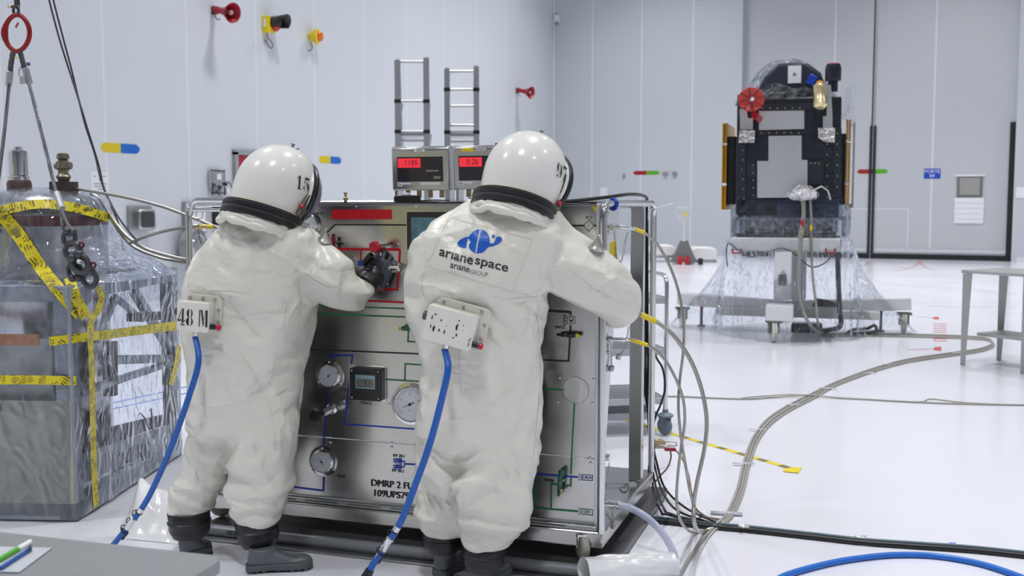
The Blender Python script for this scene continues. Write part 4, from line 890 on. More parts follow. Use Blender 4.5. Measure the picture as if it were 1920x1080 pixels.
    pl, pr, hg, cuts, rise = num
    stencil_px('helmet_number', numpos, INK, bv, pl, pr, rise, h_, off=0.0035)
    return h_
def air_unit(t, bv, cpx, cpy, wpx, hpx, ang, D0, text, knob_r, knob_l, worn=False):
    """white control box bolted to the back of the suit"""
    hit, n0 = hitpx(bv, cpx, cpy); n = (n0*0.25-_FH*0.9-_R*0.12); n.normalize()
    sc = FPX/depth(hit); w, h = wpx/sc, hpx/sc
    ex = (_R*math.cos(ang)-Vector((0, 0, 1))*math.sin(ang)); ex = (ex-n*ex.dot(n)).normalized(); ey = n.cross(ex); M = Matrix((ex, ey, n)).transposed()
    X = lambda a, b, q: hit+ex*a*w+ey*b*h+n*q
    b_ = MB().rbox(X(0, 0, 0.045), (w, h, 0.052), 0.012, axis=2, rot=M).build('air_control_box', BOXM, t, world=True, bevel=0.004)
    MB().rbox(X(0.14, 0.10, 0.010), (w*1.13, h*1.22, 0.012), 0.03, axis=2, rot=M).build('mounting_plate', mat('plate_cream', (0.66, 0.64, 0.55), 0.45), b_, world=True, bevel=0.002)
    for a, c_ in ((-0.28, 0.60), (0.12, 0.60), (0.50, 0.60), (0.62, 0.25), (0.62, -0.15), (0.60, -0.42)): MB().lathe([(0.006, 0), (0.006, 0.006), (0.003, 0.01)], X(a, c_, 0.014), n, 10).build('plate_bolt', STEELD, b_, world=True)
    s = MB().cyl(X(0.5, -0.30, 0.05), X(0.5, -0.30, 0.05)+ex*0.018, 0.012, n=14).cyl(X(0.5, -0.30, 0.05)+ex*0.018, X(0.5, -0.30, 0.05)+ex*0.026, 0.008, n=14).build('knob_collar', BLACKP, b_, world=True)
    MB().lathe([(0.010, 0), (0.0125, 0.003), (0.0125, 0.014), (0.009, 0.017)], X(0.5, -0.30, 0.05)+ex*0.026, ex, 16).build('red_knob', mat('button_red', (0.5, 0.01, 0.03), 0.25), b_, world=True)
    MB().lathe([(0.012, 0), (0.018, 0.002), (0.018, 0.018), (0.012, 0.02)], X(-0.5, 0.12, 0.04), -ex, 18).build('side_knob', mat('knob_grey', (0.08, 0.08, 0.075), 0.5), b_, world=True)
    MB().cyl(X(-0.02, -0.5, 0.035), X(-0.02, -0.5, 0.035)-ey*0.028, 0.0125, n=16).build('hose_ferrule', STEELP, b_, world=True)
    if text:
        V, F, wd = stencil(text, adv=0.98)
        MB().add([X(-0.47+0.90*x/wd, -0.30+0.56*y, 0.0722) for x, y in V], F).build('stencil_lettering', INK, b_, smooth=False, world=True)
    if worn:
        rnd = random.Random(3); s = MB()
        def blot(a, b, rw, rh, m_=9):
            pts = [X(a+rw*math.cos(2*PI*k/m_)*rnd.uniform(0.4, 1), b+rh*math.sin(2*PI*k/m_)*rnd.uniform(0.4, 1), 0.0722) for k in range(m_)]; s.add(pts, [tuple(range(m_))])
        for a, b, rw, rh in ((-0.38, 0.16, 0.018, 0.10), (-0.30, -0.12, 0.03, 0.12), (-0.37, -0.08, 0.014, 0.08), (-0.33, 0.26, 0.03, 0.03), (-0.19, 0.14, 0.022, 0.06), (-0.19, -0.14, 0.022, 0.06), (-0.08, -0.14, 0.022, 0.10), (-0.07, 0.02, 0.01, 0.03), (0.14, 0.08, 0.03, 0.15), (0.17, -0.15, 0.02, 0.08), (0.12, -0.24, 0.03, 0.02), (0.16, 0.26, 0.02, 0.04), (0.26, 0.16, 0.012, 0.03), (0.27, 0.02, 0.01, 0.02)): blot(a, b, rw, rh)
        for k in range(16): blot(0.44+rnd.uniform(-0.02, 0.03), -0.1-rnd.random()*0.3, 0.008, 0.03, 6)
        s.build('worn_stencil_marks', INK, b_, smooth=False, world=True)
    return X(-0.02, -0.5, 0.035)-ey*0.026, n
def leg_cuff(t, px, py0, py1, D, rpx, tilt=0.0):
    a, b = PD(px, py0, D), PD(px+tilt, py1, D); r = rpx*D/FPX; ax = (a-b).normalized(); L = (a-b).length
    return MB().lathe([(r*0.80, -0.02), (r*0.90, 0), (r*0.96, L*0.12), (r*0.97, L*0.42), (r*1.03, L*0.47), (r*1.03, L*0.54), (r*0.98, L*0.58), (r*1.0, L*0.97), (r*0.97, L), (r*0.90, L)], b, ax, 36).build('boot_cuff', BLACK, t, world=True, angle=50)
def boot(t, heel, toe, top, rtop, name='boot'):
    """heel, toe on the floor; top = centre of the shaft top"""
    heel, toe, top = Vector(heel), Vector(toe), Vector(top); f = (toe-heel); L = f.length; f.normalize(); sd = f.cross(Vector((0, 0, 1))); up = Vector((0, 0, 1))
    g = lambda a, h, w, th: (heel+f*a*L+up*h, sd*w, up*th)
    rings = [g(0.02, 0.050, 0.028, 0.022), g(0.10, 0.055, 0.036, 0.035), g(0.3, 0.060, 0.036, 0.045), g(0.5, 0.050, 0.038, 0.036), g(0.7, 0.038, 0.042, 0.022), g(0.86, 0.040, 0.043, 0.025), g(0.96, 0.036, 0.032, 0.018), g(1.0, 0.032, 0.012, 0.008)]
    ank = heel+f*L*0.24+up*0.10; mid = ank.lerp(top, 0.45)
    sh = [(heel+f*L*0.22+up*0.04, f*0.050, sd*0.036), (ank, f*0.056, sd*0.042), (mid, f*0.058, sd*0.050), (top, f*rtop, sd*rtop)]
    o = MB(); loft_rings(o, interp_rings(rings, 4), 20, 2.3); loft_rings(o, interp_rings(sh, 4), 20, 2.0); ob = o.build(name, BOOT, t, world=True)
    m = ob.modifiers.new('r', 'REMESH'); m.mode = 'VOXEL'; m.voxel_size = 0.006; m.use_smooth_shade = True; m = ob.modifiers.new('s', 'SMOOTH'); m.iterations = 10; m.factor = 0.6
    # sole: outline extruded, with tread lugs
    out = []
    for a, w in ((0.0, 0.0), (0.0, 0.022), (0.03, 0.034), (0.12, 0.040), (0.3, 0.036), (0.5, 0.040), (0.7, 0.050), (0.86, 0.050), (0.96, 0.036), (1.015, 0.016)): out.append((a*L-0.003, w))
    poly = out+[(a, -w) for a, w in reversed(out[1:])]
    s = MB().prism(poly, heel+up*0.010, f, sd, up, 0.026)
    for k in range(9):
        a = 0.06+k*0.105
        if abs(a-0.40) < 0.05: continue
        w = 0.032 if a < 0.6 else 0.044
        s.box(heel+f*a*L+up*0.0055, (L*0.065, w*2, 0.011), Matrix((f, sd, up)).transposed())
    s.build('sole', mat('boot_sole', (0.085, 0.09, 0.10), 0.5), ob, world=True, bevel=0.003)
    return ob
def glove(t, H, e1, e2, cuffc, cuffdir, side=1, curl=1.0, S=1.0):
    """H palm centre, e1 towards fingers, e2 across towards the little finger; e3 = palm side"""
    e1 = Vector(e1).normalized(); e2 = Vector(e2); e2 = (e2-e1*e2.dot(e1)).normalized(); e3 = e1.cross(e2)*side; mb = MB()
    P = lambda a, b, c: H+e1*a*S+e2*b*S+e3*c*S
    loft_rings(mb, interp_rings([(P(-0.065, 0, 0), e2*0.030*S, e3*0.022*S), (P(-0.03, 0, 0), e2*0.040*S, e3*0.020*S), (P(0.01, 0, 0), e2*0.045*S, e3*0.018*S), (P(0.045, 0, 0.002), e2*0.043*S, e3*0.016*S), (P(0.052, 0, 0.004), e2*0.036*S, e3*0.011*S)], 3), 20, 2.4)
    for b, L, sp in ((-0.034, 0.076, -0.20), (-0.0115, 0.084, -0.05), (0.0115, 0.078, 0.10), (0.033, 0.062, 0.26)):
        p = P(0.040, b, 0.0); d = (e1+e2*sp).normalized(); pts = [p-d*0.015*S]; ang = 0.0; rad = [0.0102*S]
        for q, (sl, bend) in enumerate(((0.50, 0.22), (0.30, 0.75), (0.22, 0.7))):
            ang += bend*curl; dd = d*math.cos(ang)+e3*math.sin(ang); n_ = 3
            for k in range(n_): pts.append(pts[-1]+dd*(L*S*sl/n_)); rad.append((0.0102-0.0006*q)*S)
        mb.tube(catmull(pts, 2), sum([[r, r] for r in rad], [])[:len(catmull(pts, 2))], 10); mb.ball(pts[-1], rad[-1]*0.98, 10)
    p = P(-0.035, -0.030, 0.008); d = (e1*0.65-e2*0.62+e3*0.45).normalized(); pts = [p, p+d*0.022*S, p+d*0.042*S]; d2 = (e1*0.8-e2*0.05+e3*0.6).normalized()
    pts += [pts[-1]+d2*0.016*S, pts[-1]+d2*0.032*S]; mb.tube(pts, [0.017*S, 0.0155*S, 0.0135*S, 0.013*S, 0.0115*S], 10); mb.ball(pts[-1], 0.0115*S, 10)
    # gauntlet
    a, b = Vector(cuffc), H-e1*0.05*S; loft_rings(mb, interp_rings([(a, cuffdir.orthogonal().normalized()*0.05, cuffdir.cross(cuffdir.orthogonal()).normalized()*0.05), (a.lerp(b, 0.5), e2*0.042, e3*0.038), (b, e2*0.032*S, e3*0.025*S)], 4), 20, 2.1)
    o = mb.build('glove', GLOVE, t, world=True)
    m = o.modifiers.new('r', 'REMESH'); m.mode = 'VOXEL'; m.voxel_size = 0.0036; m.use_smooth_shade = True; m = o.modifiers.new('s', 'SMOOTH'); m.iterations = 4; m.factor = 0.5
    return o
def wrist_cuff(t, c, d, r, L):
    d = Vector(d).normalized(); return MB().lathe([(r*0.80, -L*0.5), (r*0.98, -L*0.5), (r, -L*0.4), (r*0.97, -L*0.05), (r*1.02, 0.0), (r*0.94, L*0.08), (r*0.9, L*0.42), (r*0.94, L*0.46), (r*0.92, L*0.52), (r*0.7, L*0.52)], c, d, 32).build('wrist_cuff', BLACK, t, world=True)
def elbow_stud(t, bv, px, py, dpx):
    """grey cone-shaped pressure valve standing on the sleeve"""
    hit, n = hitpx(bv, px, py)
    if hit is None: return
    n = (n*0.4+Vector((0, 0, 1))+_R*0.15).normalized()
    MB().lathe([(0.036, -0.006), (0.036, 0.002), (0.030, 0.006), (0.022, 0.018), (0.013, 0.032), (0.008, 0.04), (0.006, 0.045), (0.007, 0.048), (0.007, 0.056), (0.003, 0.058)], hit, n, 22).build('sleeve_valve', mat('valve_grey', (0.40, 0.40, 0.37), 0.35, 0.5), t, world=True)

# ---------------------------------------------------------------- person 15 (left)
f0 = PD(470, 600, 4.62); f0.z = 0
t15 = thing('person', 'person in white hooded suit and helmet numbered 15, gloved hand reaching to the red knob', 'person', f0, 0, None)
s15 = make_suit(t15, SM15); bv15 = bvh_of([s15])
helmet(t15, 517, 346, 4.64, math.radians(50), math.radians(19), 0.0, 0.172, ((554, 353), (579, 361), 30, (), (2, -25)), '15', 0, 0, (566, 384))
hp15, _n = air_unit(t15, bv15, 376, 591, 64, 56, 0.06, 4.4, '48 M', None, None)
leg_cuff(t15, 354, 958, 997, 4.71, 40, 2); leg_cuff(t15, 479, 972, 1012, 4.60, 41, 7)
a = PZ(352, 1051, 0); boot(t15, PZ(345, 1048, 0), PZ(392, 1033, 0), PD(356, 1000, 4.71), 0.072)
boot(t15, PZ(462, 1073, 0), PZ(586, 1064, 0), PD(486, 1018, 4.60), 0.068)
wc = PD(693, 524, 4.755); wd = (PD(712, 500, 4.81)-PD(674, 548, 4.70))
wrist_cuff(t15, wc, wd, 0.058, 0.075)
glove(t15, PD(715, 511, 4.80), _R*0.32+Vector((0, 0, 0.9))+_FH*0.15, _R*0.9-Vector((0, 0, 0.35))+_FH*0.2, wc, wd.normalized(), side=1, curl=0.75, S=1.12)
wc = PD(572, 566, 5.02); wrist_cuff(t15, wc, PD(590, 564, 5.06)-PD(560, 568, 5.0), 0.055, 0.07)
glove(t15, PD(606, 561, 5.06), _R*0.8+_FH*0.4, Vector((0, 0, -1))+_R*0.1, wc, (_R*0.8+_FH*0.4).normalized(), side=1, curl=0.5)
elbow_stud(t15, bv15, 607, 452, 0)
for pts in ([(450, 660), (478, 705), (505, 760), (514, 800), (516, 850)], [(355, 545), (420, 545), (470, 550)], [(430, 598), (500, 585), (560, 588), (590, 583)], [(385, 700), (382, 760), (392, 800)], [(540, 495), (565, 510), (620, 540), (650, 520)], [(528, 560), (530, 580), (520, 585)]):
    ribbon('suit_seam', SEAM, bv15, pts, 1.6, s15)

# ---------------------------------------------------------------- person 97 (right)
f0 = PD(900, 600, 4.36); f0.z = 0
t97 = thing('person', 'person in white suit with a blue planet logo on the back, helmet numbered 97', 'person', f0, 0, None)
s97 = make_suit(t97, SM97); bv97 = bvh_of([s97])
helmet(t97, 985, 325, 4.39, math.radians(42), math.radians(20), 0.0, 0.173, ((1042, 331), (1062, 345), 28, (), (3, -28)), '97', 0, 0, (1044, 378))
hp97, _n = air_unit(t97, bv97, 850, 610, 95, 68, 0.24, 4.1, None, None, None, worn=True)
leg_cuff(t97, 829, 996, 1024, 4.43, 37, 0); leg_cuff(t97, 908, 1020, 1058, 4.34, 41, -2)
boot(t97, PD(822, 1110, 4.42)*1.0-Vector((0, 0, PD(822, 1110, 4.42).z)), PD(868, 1098, 4.60)-Vector((0, 0, PD(868, 1098, 4.60).z)), PD(830, 1026, 4.43), 0.068)
boot(t97, PD(895, 1120, 4.30)-Vector((0, 0, PD(895, 1120, 4.30).z)), PD(950, 1110, 4.50)-Vector((0, 0, PD(950, 1110, 4.50).z)), PD(908, 1060, 4.34), 0.072)
wc = PD(1128, 567, 4.74); wrist_cuff(t97, wc, PD(1110, 566, 4.80)-PD(1150, 570, 4.68), 0.058, 0.075)
glove(t97, PD(1100, 562, 4.79), -_R*0.8+_FH*0.12, Vector((0, 0, 1)), wc, (-_R*0.8+_FH*0.1).normalized(), side=1, curl=0.6)
wc = PD(868, 584, 4.74); wrist_cuff(t97, wc, _R*0.8+_FH*0.2, 0.055, 0.07)
glove(t97, PD(900, 580, 4.77), _R*0.8+_FH*0.1, Vector((0, 0, -1)), wc, (_R*0.8+_FH*0.1).normalized(), side=1, curl=0.5)
elbow_stud(t97, bv97, 1118, 465, 0)
for pts in ([(842, 407), (998, 449), (961, 548), (800, 498), (842, 407)], [(860, 640), (862, 700), (866, 745)], [(1008, 590), (1014, 680), (1010, 760), (1000, 860)], [(925, 555), (960, 560), (1010, 556)], [(1065, 500), (1110, 540), (1150, 560)], [(800, 480), (790, 540), (800, 560)]):
    ribbon('suit_seam', SEAM, bv97, pts, 1.5, s97)
# logo: coordinates in an enlarged tracing of the print
T = lambda pts: [(800+x/7.2, 410+y/7.2) for x, y in pts]
LOGO = mat('logo_blue', (0.005, 0.10, 0.50), 0.4)
pieces = [
 [(560, 262), (590, 218), (630, 175), (680, 150), (735, 145), (785, 165), (825, 205), (848, 250), (853, 300), (845, 345), (825, 390), (790, 432), (745, 460), (695, 468), (640, 458), (598, 430), (573, 392), (573, 352), (598, 318), (640, 296), (700, 284), (768, 279), (700, 270), (630, 266)],
 [(560, 262), (500, 300), (462, 325), (447, 348), (460, 370), (500, 385), (535, 390), (535, 397), (480, 394), (435, 378), (415, 350), (422, 318), (455, 285), (510, 258), (575, 240)],
 [(845, 332), (905, 333), (960, 318), (992, 297), (1000, 278), (980, 260), (942, 246), (985, 242), (1012, 262), (1018, 288), (995, 322), (945, 352), (885, 373), (828, 382)]]
for pc in pieces:
    lv, lf = poly_fill(T(pc), 5); decal('logo_planet', LOGO, bv97, lv, lf, s97, 0.0016)
lv, lf = poly_fill(T([(899+22*math.cos(a), 240+23*math.sin(a)) for a in [2*PI*k/14 for k in range(14)]]), 5); decal('logo_moon', LOGO, bv97, lv, lf, s97, 0.0016)
lv, lf = poly_fill(T([(714, 150), (738, 150), (718, 240), (696, 330), (676, 455), (656, 462), (672, 360), (694, 260)]), 5); decal('logo_worn_streak', mat('worn_print', (0.55, 0.60, 0.66), 0.5), bv97, lv, lf, s97, 0.0021)
q = lambda x, y: (800+x/7.2, 410+y/7.2)
decal_text('logo_lettering', 'ar\u0131ane', INK, bv97, q(165, 498), q(618, 628), 14, s97, bold=0.012, off=0.0016, rise=(2.2, -12.5))
decal_text('logo_lettering', 'space', INK, bv97, q(640, 650), q(1085, 762), 14, s97, bold=0.012, off=0.0016, rise=(3.2, -17))
decal_text('logo_lettering', 'ar\u0131ane', INK, bv97, q(315, 660), q(572, 728), 9, s97, bold=0.008, off=0.0016, rise=(1.5, -8.2))
decal_text('logo_lettering', 'GROUP', mat('logo_grey', (0.12, 0.12, 0.13), 0.5), bv97, q(582, 742), q(822, 790), 9, s97, bold=-0.01, off=0.0016, rise=(1.4, -8.0))
# ================================================================ WRAPPED TANK CRATE (left)
def pwx(rootM): return lambda x, y, z: rootM @ Vector((x, y, z))
KA = 0.354; kc = PZ(145, 979, 0.0)
KM = Matrix.Translation(kc) @ Matrix.Rotation(KA, 4, 'Z'); KI = KM.inverted(); KX, KY = KM.to_3x3() @ Vector((1, 0, 0)), KM.to_3x3() @ Vector((0, 1, 0))
def KF(px, py, y=0.0): return KI @ PP(px, py, KM @ Vector((0, y, 0)), KY)      # on the crate's front plane
def KS(px, py, x=0.0): return KI @ PP(px, py, KM @ Vector((x, 0, 0)), KX)      # on its right side plane
KD = KS(343, 853).y; KW = 1.30; KT = KF(60, 536, 0).z
crate = thing('tank_crate', 'grey steel crate frame holding a silver tank, wrapped in clear film with yellow tape', 'crate', (kc.x, kc.y, 0), KA)
g = 0.045
def kb(name, a, b, w=0.06, m=GALV, h=None): 
    a, b = Vector(a), Vector(b); d = b-a; R = frame_from(d, (0, 1, 0) if abs(d.normalized().z) > 0.9 else (0, 0, 1))
    return MB().box((a+b)/2, (w, h or w, d.length), R).build(name, m, crate, bevel=0.003)
for x in (-g, -KW+g):
    for y in (g, KD-g): kb('corner_post', (x, y, 0.03), (x, y, KT), 0.085)
kb('top_rail', (-g, g, KT-0.04), (-KW, g, KT-0.04), 0.08); kb('top_rail', (-g, KD-g, KT-0.04), (-KW, KD-g, KT-0.04), 0.08)
kb('top_rail', (-g, 0, KT-0.04), (-g, KD, KT-0.04), 0.08); kb('top_rail', (-KW+g, 0, KT-0.04), (-KW+g, KD, KT-0.04), 0.08)
kb('bottom_rail', (0, g, 0.05), (-KW, g, 0.05), 0.09); kb('bottom_rail', (-g, 0, 0.05), (-g, KD, 0.05), 0.09); kb('bottom_rail', (-KW, KD-g, 0.05), (0, KD-g, 0.05), 0.09)
def sp_(px, py): p = KS(px, py, -0.02); return (-0.035, p.y, p.z)
kb('side_rail', sp_(200, 675), sp_(335, 672), 0.05); kb('side_rail', sp_(150, 738), sp_(335, 676), 0.06, h=0.03)
kb('side_brace', sp_(222, 555), sp_(185, 640), 0.035); kb('side_brace', sp_(255, 545), sp_(325, 660), 0.045); kb('side_brace', sp_(225, 560), sp_(270, 600), 0.03)
kb('side_brace', sp_(212, 640), sp_(212, 742), 0.06, mat('brown_board', (0.09, 0.06, 0.045), 0.6)); kb('side_brace', sp_(250, 595), sp_(330, 590), 0.05, MATS['brown_board'])
# lower side tray and stencilled plate
pl = [KS(165, 905, 0), KS(296, 845, 0), KS(296, 800, 0), KS(165, 855, 0)]
MB().prism([(p.y, p.z) for p in [KS(160, 905, 0), KS(322, 833, 0), KS(322, 795, 0), KS(160, 850, 0)]], (-0.012, 0, 0), (0, 1, 0), (0, 0, 1), (1, 0, 0), 0.006).build('stencil_plate', mat('pale_plate', (0.50, 0.53, 0.57), 0.5, 0.2, var=0.2), crate, smooth=False)
MB().prism([(p.y, p.z) for p in [KS(160, 850, 0), KS(330, 790, 0), KS(330, 772, 0), KS(160, 812, 0)]], (-0.016, 0, 0), (0, 1, 0), (0, 0, 1), (1, 0, 0), 0.01).build('dark_side_rail', mat('dark_slate', (0.10, 0.11, 0.13), 0.5, 0.4, var=0.3), crate, smooth=False)
a, b, c = KS(208, 888, 0), KS(284, 858, 0), KS(209, 852, 0)
V, F, wd = stencil('124 KG'); ex = Vector((0, b.y-a.y, b.z-a.z)); ey = Vector((0, 0, c.z-a.z))
MB().add([Vector((-0.0045, a.y, a.z))+ex*(x/wd)+ey*y for x, y in V], F).build('stencil_lettering', INK, crate, smooth=False)
a, b, c = KF(-28, 770, 0), KF(4, 770, 0), KF(4, 743, 0); V, F, wd = stencil('KG')
MB().add([Vector((a.x+(b.x-a.x)*x/wd, -0.006, a.z+(c.z-a.z)*y)) for x, y in V], F).build('stencil_lettering', INK, crate, smooth=False)
# front lower sheet, inner boards
MB().box((-KW/2, 0.004, KF(60, 860, 0).z), (KW-0.02, 0.008, KF(60, 752).z-KF(60, 968).z)).build('front_sheet', mat('reflection_tint_sheet', (0.42, 0.42, 0.37), 0.4, 0.4, var=0.2, vscale=3, bump=0.2, bscale=4, bdist=0.02), crate, smooth=False)  # olive tint paints the yellowish reflection into the sheet's colour
MB().box((-0.30, 0.10, KF(60, 700).z), (0.30, 0.01, 0.32)).build('inner_panel', mat('pale_inner', (0.45, 0.46, 0.46), 0.45, 0.4), crate, smooth=False)
kb('orange_strap', (-0.16, -0.004, KF(60, 637).z), (-KW, -0.004, KF(60, 637).z), 0.012, mat('orange_strap', (0.55, 0.20, 0.05), 0.45), h=0.055)
s = MB(); p0, p1, p2 = KS(258, 778), KS(278, 770), KS(286, 805)
for p, q in ((p0, p2), (p1, p2)):
    s.tube([(0.005, p.y, p.z), (0.012, p.y+0.012, p.z+0.01), (0.006, q.y, q.z)], 0.004, 6)
s.tube([(0.006, p2.y, p2.z), (0.01, p2.y+0.02, p2.z-0.02), (0.004, p2.y, p2.z-0.05)], 0.008, 6).build('twisted_tie', mat('rusty_wire', (0.16, 0.12, 0.10), 0.6), crate)
# tank
tc = KI @ PD(78, 480, depth(KM @ Vector((-0.35, KD*0.46, 0)))); tx, ty = tc.x, KD*0.46
R_ = 0.345; zt = 1.665
TANK = mat('tank_steel', (0.55, 0.56, 0.57), 0.22, 0.9, var=0.15)
prof = [(R_*0.2, 0.12), (R_*0.8, 0.16), (R_, 0.28), (R_, 1.50)]+[(R_*math.cos(a)**0.7, 1.50+0.16*math.sin(a)) for a in [math.radians(d) for d in range(8, 88, 8)]]+[(0.04, 1.657)]
tank = MB().lathe(prof, (tx, ty, 0), (0, 0, 1), 56).build('tank', TANK, crate, angle=50)
MB().lathe([(R_+0.001, 1.465), (R_+0.004, 1.465), (R_+0.004, 1.52), (R_-0.008, 1.525)], (tx, ty, 0), (0, 0, 1), 56).build('maroon_band', mat('maroon_band', (0.14, 0.012, 0.016), 0.4), tank)
MB().lathe([(R_+0.002, 1.10), (R_+0.02, 1.10), (R_+0.02, 1.16), (R_+0.002, 1.16)], (tx, ty, 0), (0, 0, 1), 56).build('tank_hoop', GALV, tank)
for (px, sg) in ((103, 'TANK'), ):
    pass
tw = lambda px, py: KI @ PD(px, py, depth(KM @ Vector((tx, ty, 0))))
v = tw(35, 345); z0 = 1.60
MB().lathe([(0.055, 0.0), (0.055, 0.02), (0.046, 0.025), (0.050, 0.03), (0.050, 0.145), (0.046, 0.16), (0.030, 0.168), (0.022, 0.17), (0.022, 0.182), (0.014, 0.185)], (v.x, ty, v.z+0.02), (0, 0, 1), 28).build('pressure_dome', STEELP, tank)
MB().lathe([(0.065, -0.06), (0.065, 0.0), (0.058, 0.02)], (v.x, ty, v.z), (0, 0, 1), 24).build('dome_flange', mat('flange_rust', (0.16, 0.10, 0.10), 0.45, 0.6), tank)
v = tw(121, 345)
MB().lathe([(0.075, -0.05), (0.075, 0.012), (0.03, 0.012), (0.03, 0.03)], (v.x, ty, v.z), (0, 0, 1), 24).build('valve_flange', mat('dark_flange', (0.10, 0.07, 0.07), 0.45, 0.5), tank)
MB().lathe([(0.03, 0.0), (0.04, 0.02), (0.026, 0.04), (0.03, 0.055), (0.042, 0.065), (0.036, 0.10), (0.024, 0.11), (0.034, 0.12), (0.03, 0.145), (0.012, 0.15)], (v.x, ty, v.z+0.02), (0, 0, 1), 18).cyl((v.x-0.045, ty, v.z+0.1), (v.x+0.045, ty, v.z+0.1), 0.02).build('brass_valve', mat('dull_brass', (0.30, 0.26, 0.19), 0.4, 0.85, var=0.3, vscale=30), tank)
# dark lettering on the tank shell, front
s = MB()
for i, (px, py) in enumerate(((48, 430), (55, 432), (62, 430), (112, 450), (112, 462), (112, 474), (113, 486), (55, 505), (55, 520), (55, 533))):
    p = tw(px, py); dx = p.x-tx; yy = ty-math.sqrt(max(0.001, (R_+0.001)**2-dx*dx)); s.box((p.x, yy-0.001, p.z), (0.012, 0.004, 0.022 if i < 3 else 0.012))
s.build('faint_tank_marks', mat('faint_ink', (0.10, 0.10, 0.11), 0.5), tank, smooth=False)
# clear film tent over tank and frame
film = film_mat('crate_film', 2.8, 0.55, haze=0.035, dist=0.085, stretch=(1.4, 1.4, 0.7), gmax=0.6)
def film_ring(cx, cy, hx, hy, z, p, n=112):
    out = []
    for k in range(n):
        a = 2*PI*k/n; ca, sa = math.cos(a), math.sin(a); r = (abs(ca)**p+abs(sa)**p)**(-1/p); out.append(Vector((cx+hx*ca*r, cy+hy*sa*r, z)))
    return out
cx, cy = -KW/2, KD/2; rows = []
for cx_, cy_, hx, hy, z, p in ((tx, ty, 0.05, 0.05, 1.672, 2), (tx, ty, 0.20, 0.20, 1.655, 2), (tx, ty, 0.31, 0.31, 1.635, 2), (tx, ty, 0.36, 0.36, 1.55, 2), (tx+0.01, ty, 0.385, 0.375, 1.40, 2.1), (tx+0.06, cy, 0.50, 0.46, 1.26, 2.3), (tx+0.08, cy, 0.58, 0.60, 1.18, 2.8),
      (cx, cy, KW/2-0.02, KD/2-0.03, KT+0.025, 6), (cx, cy, KW/2+0.02, KD/2+0.02, KT-0.01, 12), (cx, cy, KW/2+0.022, KD/2+0.022, KT-0.15, 16), (cx, cy, KW/2+0.018, KD/2+0.018, 0.75, 18), (cx, cy, KW/2+0.02, KD/2+0.02, 0.5, 18), (cx, cy, KW/2+0.018, KD/2+0.018, 0.25, 18), (cx, cy, KW/2+0.015, KD/2+0.015, 0.02, 18)):
    rows.append(film_ring(cx_, cy_, hx, hy, z, p))
V = []; nn_ = 112; sub = 6
for i in range(len(rows)-1):
    for k in range(sub):
        t = k/sub; V += [rows[i][j].lerp(rows[i+1][j], t) for j in range(nn_)]
V += rows[-1]
def crumple(p, c, A): 
    d = Vector((p.x-c[0], p.y-c[1], 0)); d = d.normalized() if d.length > 1e-4 else Vector((1, 0, 0))
    n1 = mnoise.noise(Vector((p.x*4, p.y*4, p.z*2.2))); n2 = mnoise.noise(Vector((p.x*13+5, p.y*13, p.z*7)))
    return p+d*A*(abs(n1)*2.2+abs(n2)*0.5-0.2)
V = [crumple(p, (cx, cy), 0.012 if p.z < KT else 0.03) for p in V]
fl = MB(); fl.grid(V, nn_, len(V)//nn_, True); flo = fl.build('clear_film', film, crate); bvf = bvh_of([flo])
# printed yellow tape
def tape_mat(name='printed_yellow_tape'):
    m = mat(name, (0.72, 0.60, 0.015), 0.35); N, L = m.node_tree.nodes, m.node_tree.links; b = N['Principled BSDF']
    tc_ = N.new('ShaderNodeTexCoord'); mp = N.new('ShaderNodeMapping'); mp.inputs['Rotation'].default_value = (0.3, 0.5, 0.6); mp.inputs['Scale'].default_value = (1, 1, 1); L.new(tc_.outputs['Object'], mp.inputs[0])
    wv = N.new('ShaderNodeTexWave'); wv.inputs['Scale'].default_value = 34; wv.inputs['Distortion'].default_value = 1.5; wv.inputs['Detail'].default_value = 3; wv.inputs['Detail Scale'].default_value = 6; L.new(mp.outputs[0], wv.inputs[0])
    nz = N.new('ShaderNodeTexNoise'); nz.inputs['Scale'].default_value = 110; L.new(mp.outputs[0], nz.inputs[0])
    vo = N.new('ShaderNodeTexVoronoi'); vo.inputs['Scale'].default_value = 24; L.new(mp.outputs[0], vo.inputs[0])
    g1 = N.new('ShaderNodeMath'); g1.operation = 'GREATER_THAN'; g1.inputs[1].default_value = 0.5; L.new(wv.outputs['Fac'], g1.inputs[0])
    g2 = N.new('ShaderNodeMath'); g2.operation = 'GREATER_THAN'; g2.inputs[1].default_value = 0.44; L.new(nz.outputs['Fac'], g2.inputs[0])
    g3 = N.new('ShaderNodeMath'); g3.operation = 'LESS_THAN'; g3.inputs[1].default_value = 0.52; L.new(vo.outputs['Distance'], g3.inputs[0])
    m1 = N.new('ShaderNodeMath'); m1.operation = 'MULTIPLY'; L.new(g1.outputs[0], m1.inputs[0]); L.new(g2.outputs[0], m1.inputs[1]); m2 = N.new('ShaderNodeMath'); m2.operation = 'MULTIPLY'; L.new(m1.outputs[0], m2.inputs[0]); L.new(g3.outputs[0], m2.inputs[1])
    mx = N.new('ShaderNodeMix'); mx.data_type = 'RGBA'; mx.inputs[6].default_value = (0.72, 0.60, 0.015, 1); mx.inputs[7].default_value = (0.10, 0.085, 0.01, 1); L.new(m2.outputs[0], mx.inputs[0]); L.new(mx.outputs[2], b.inputs['Base Color']); return m
TAPE = tape_mat()
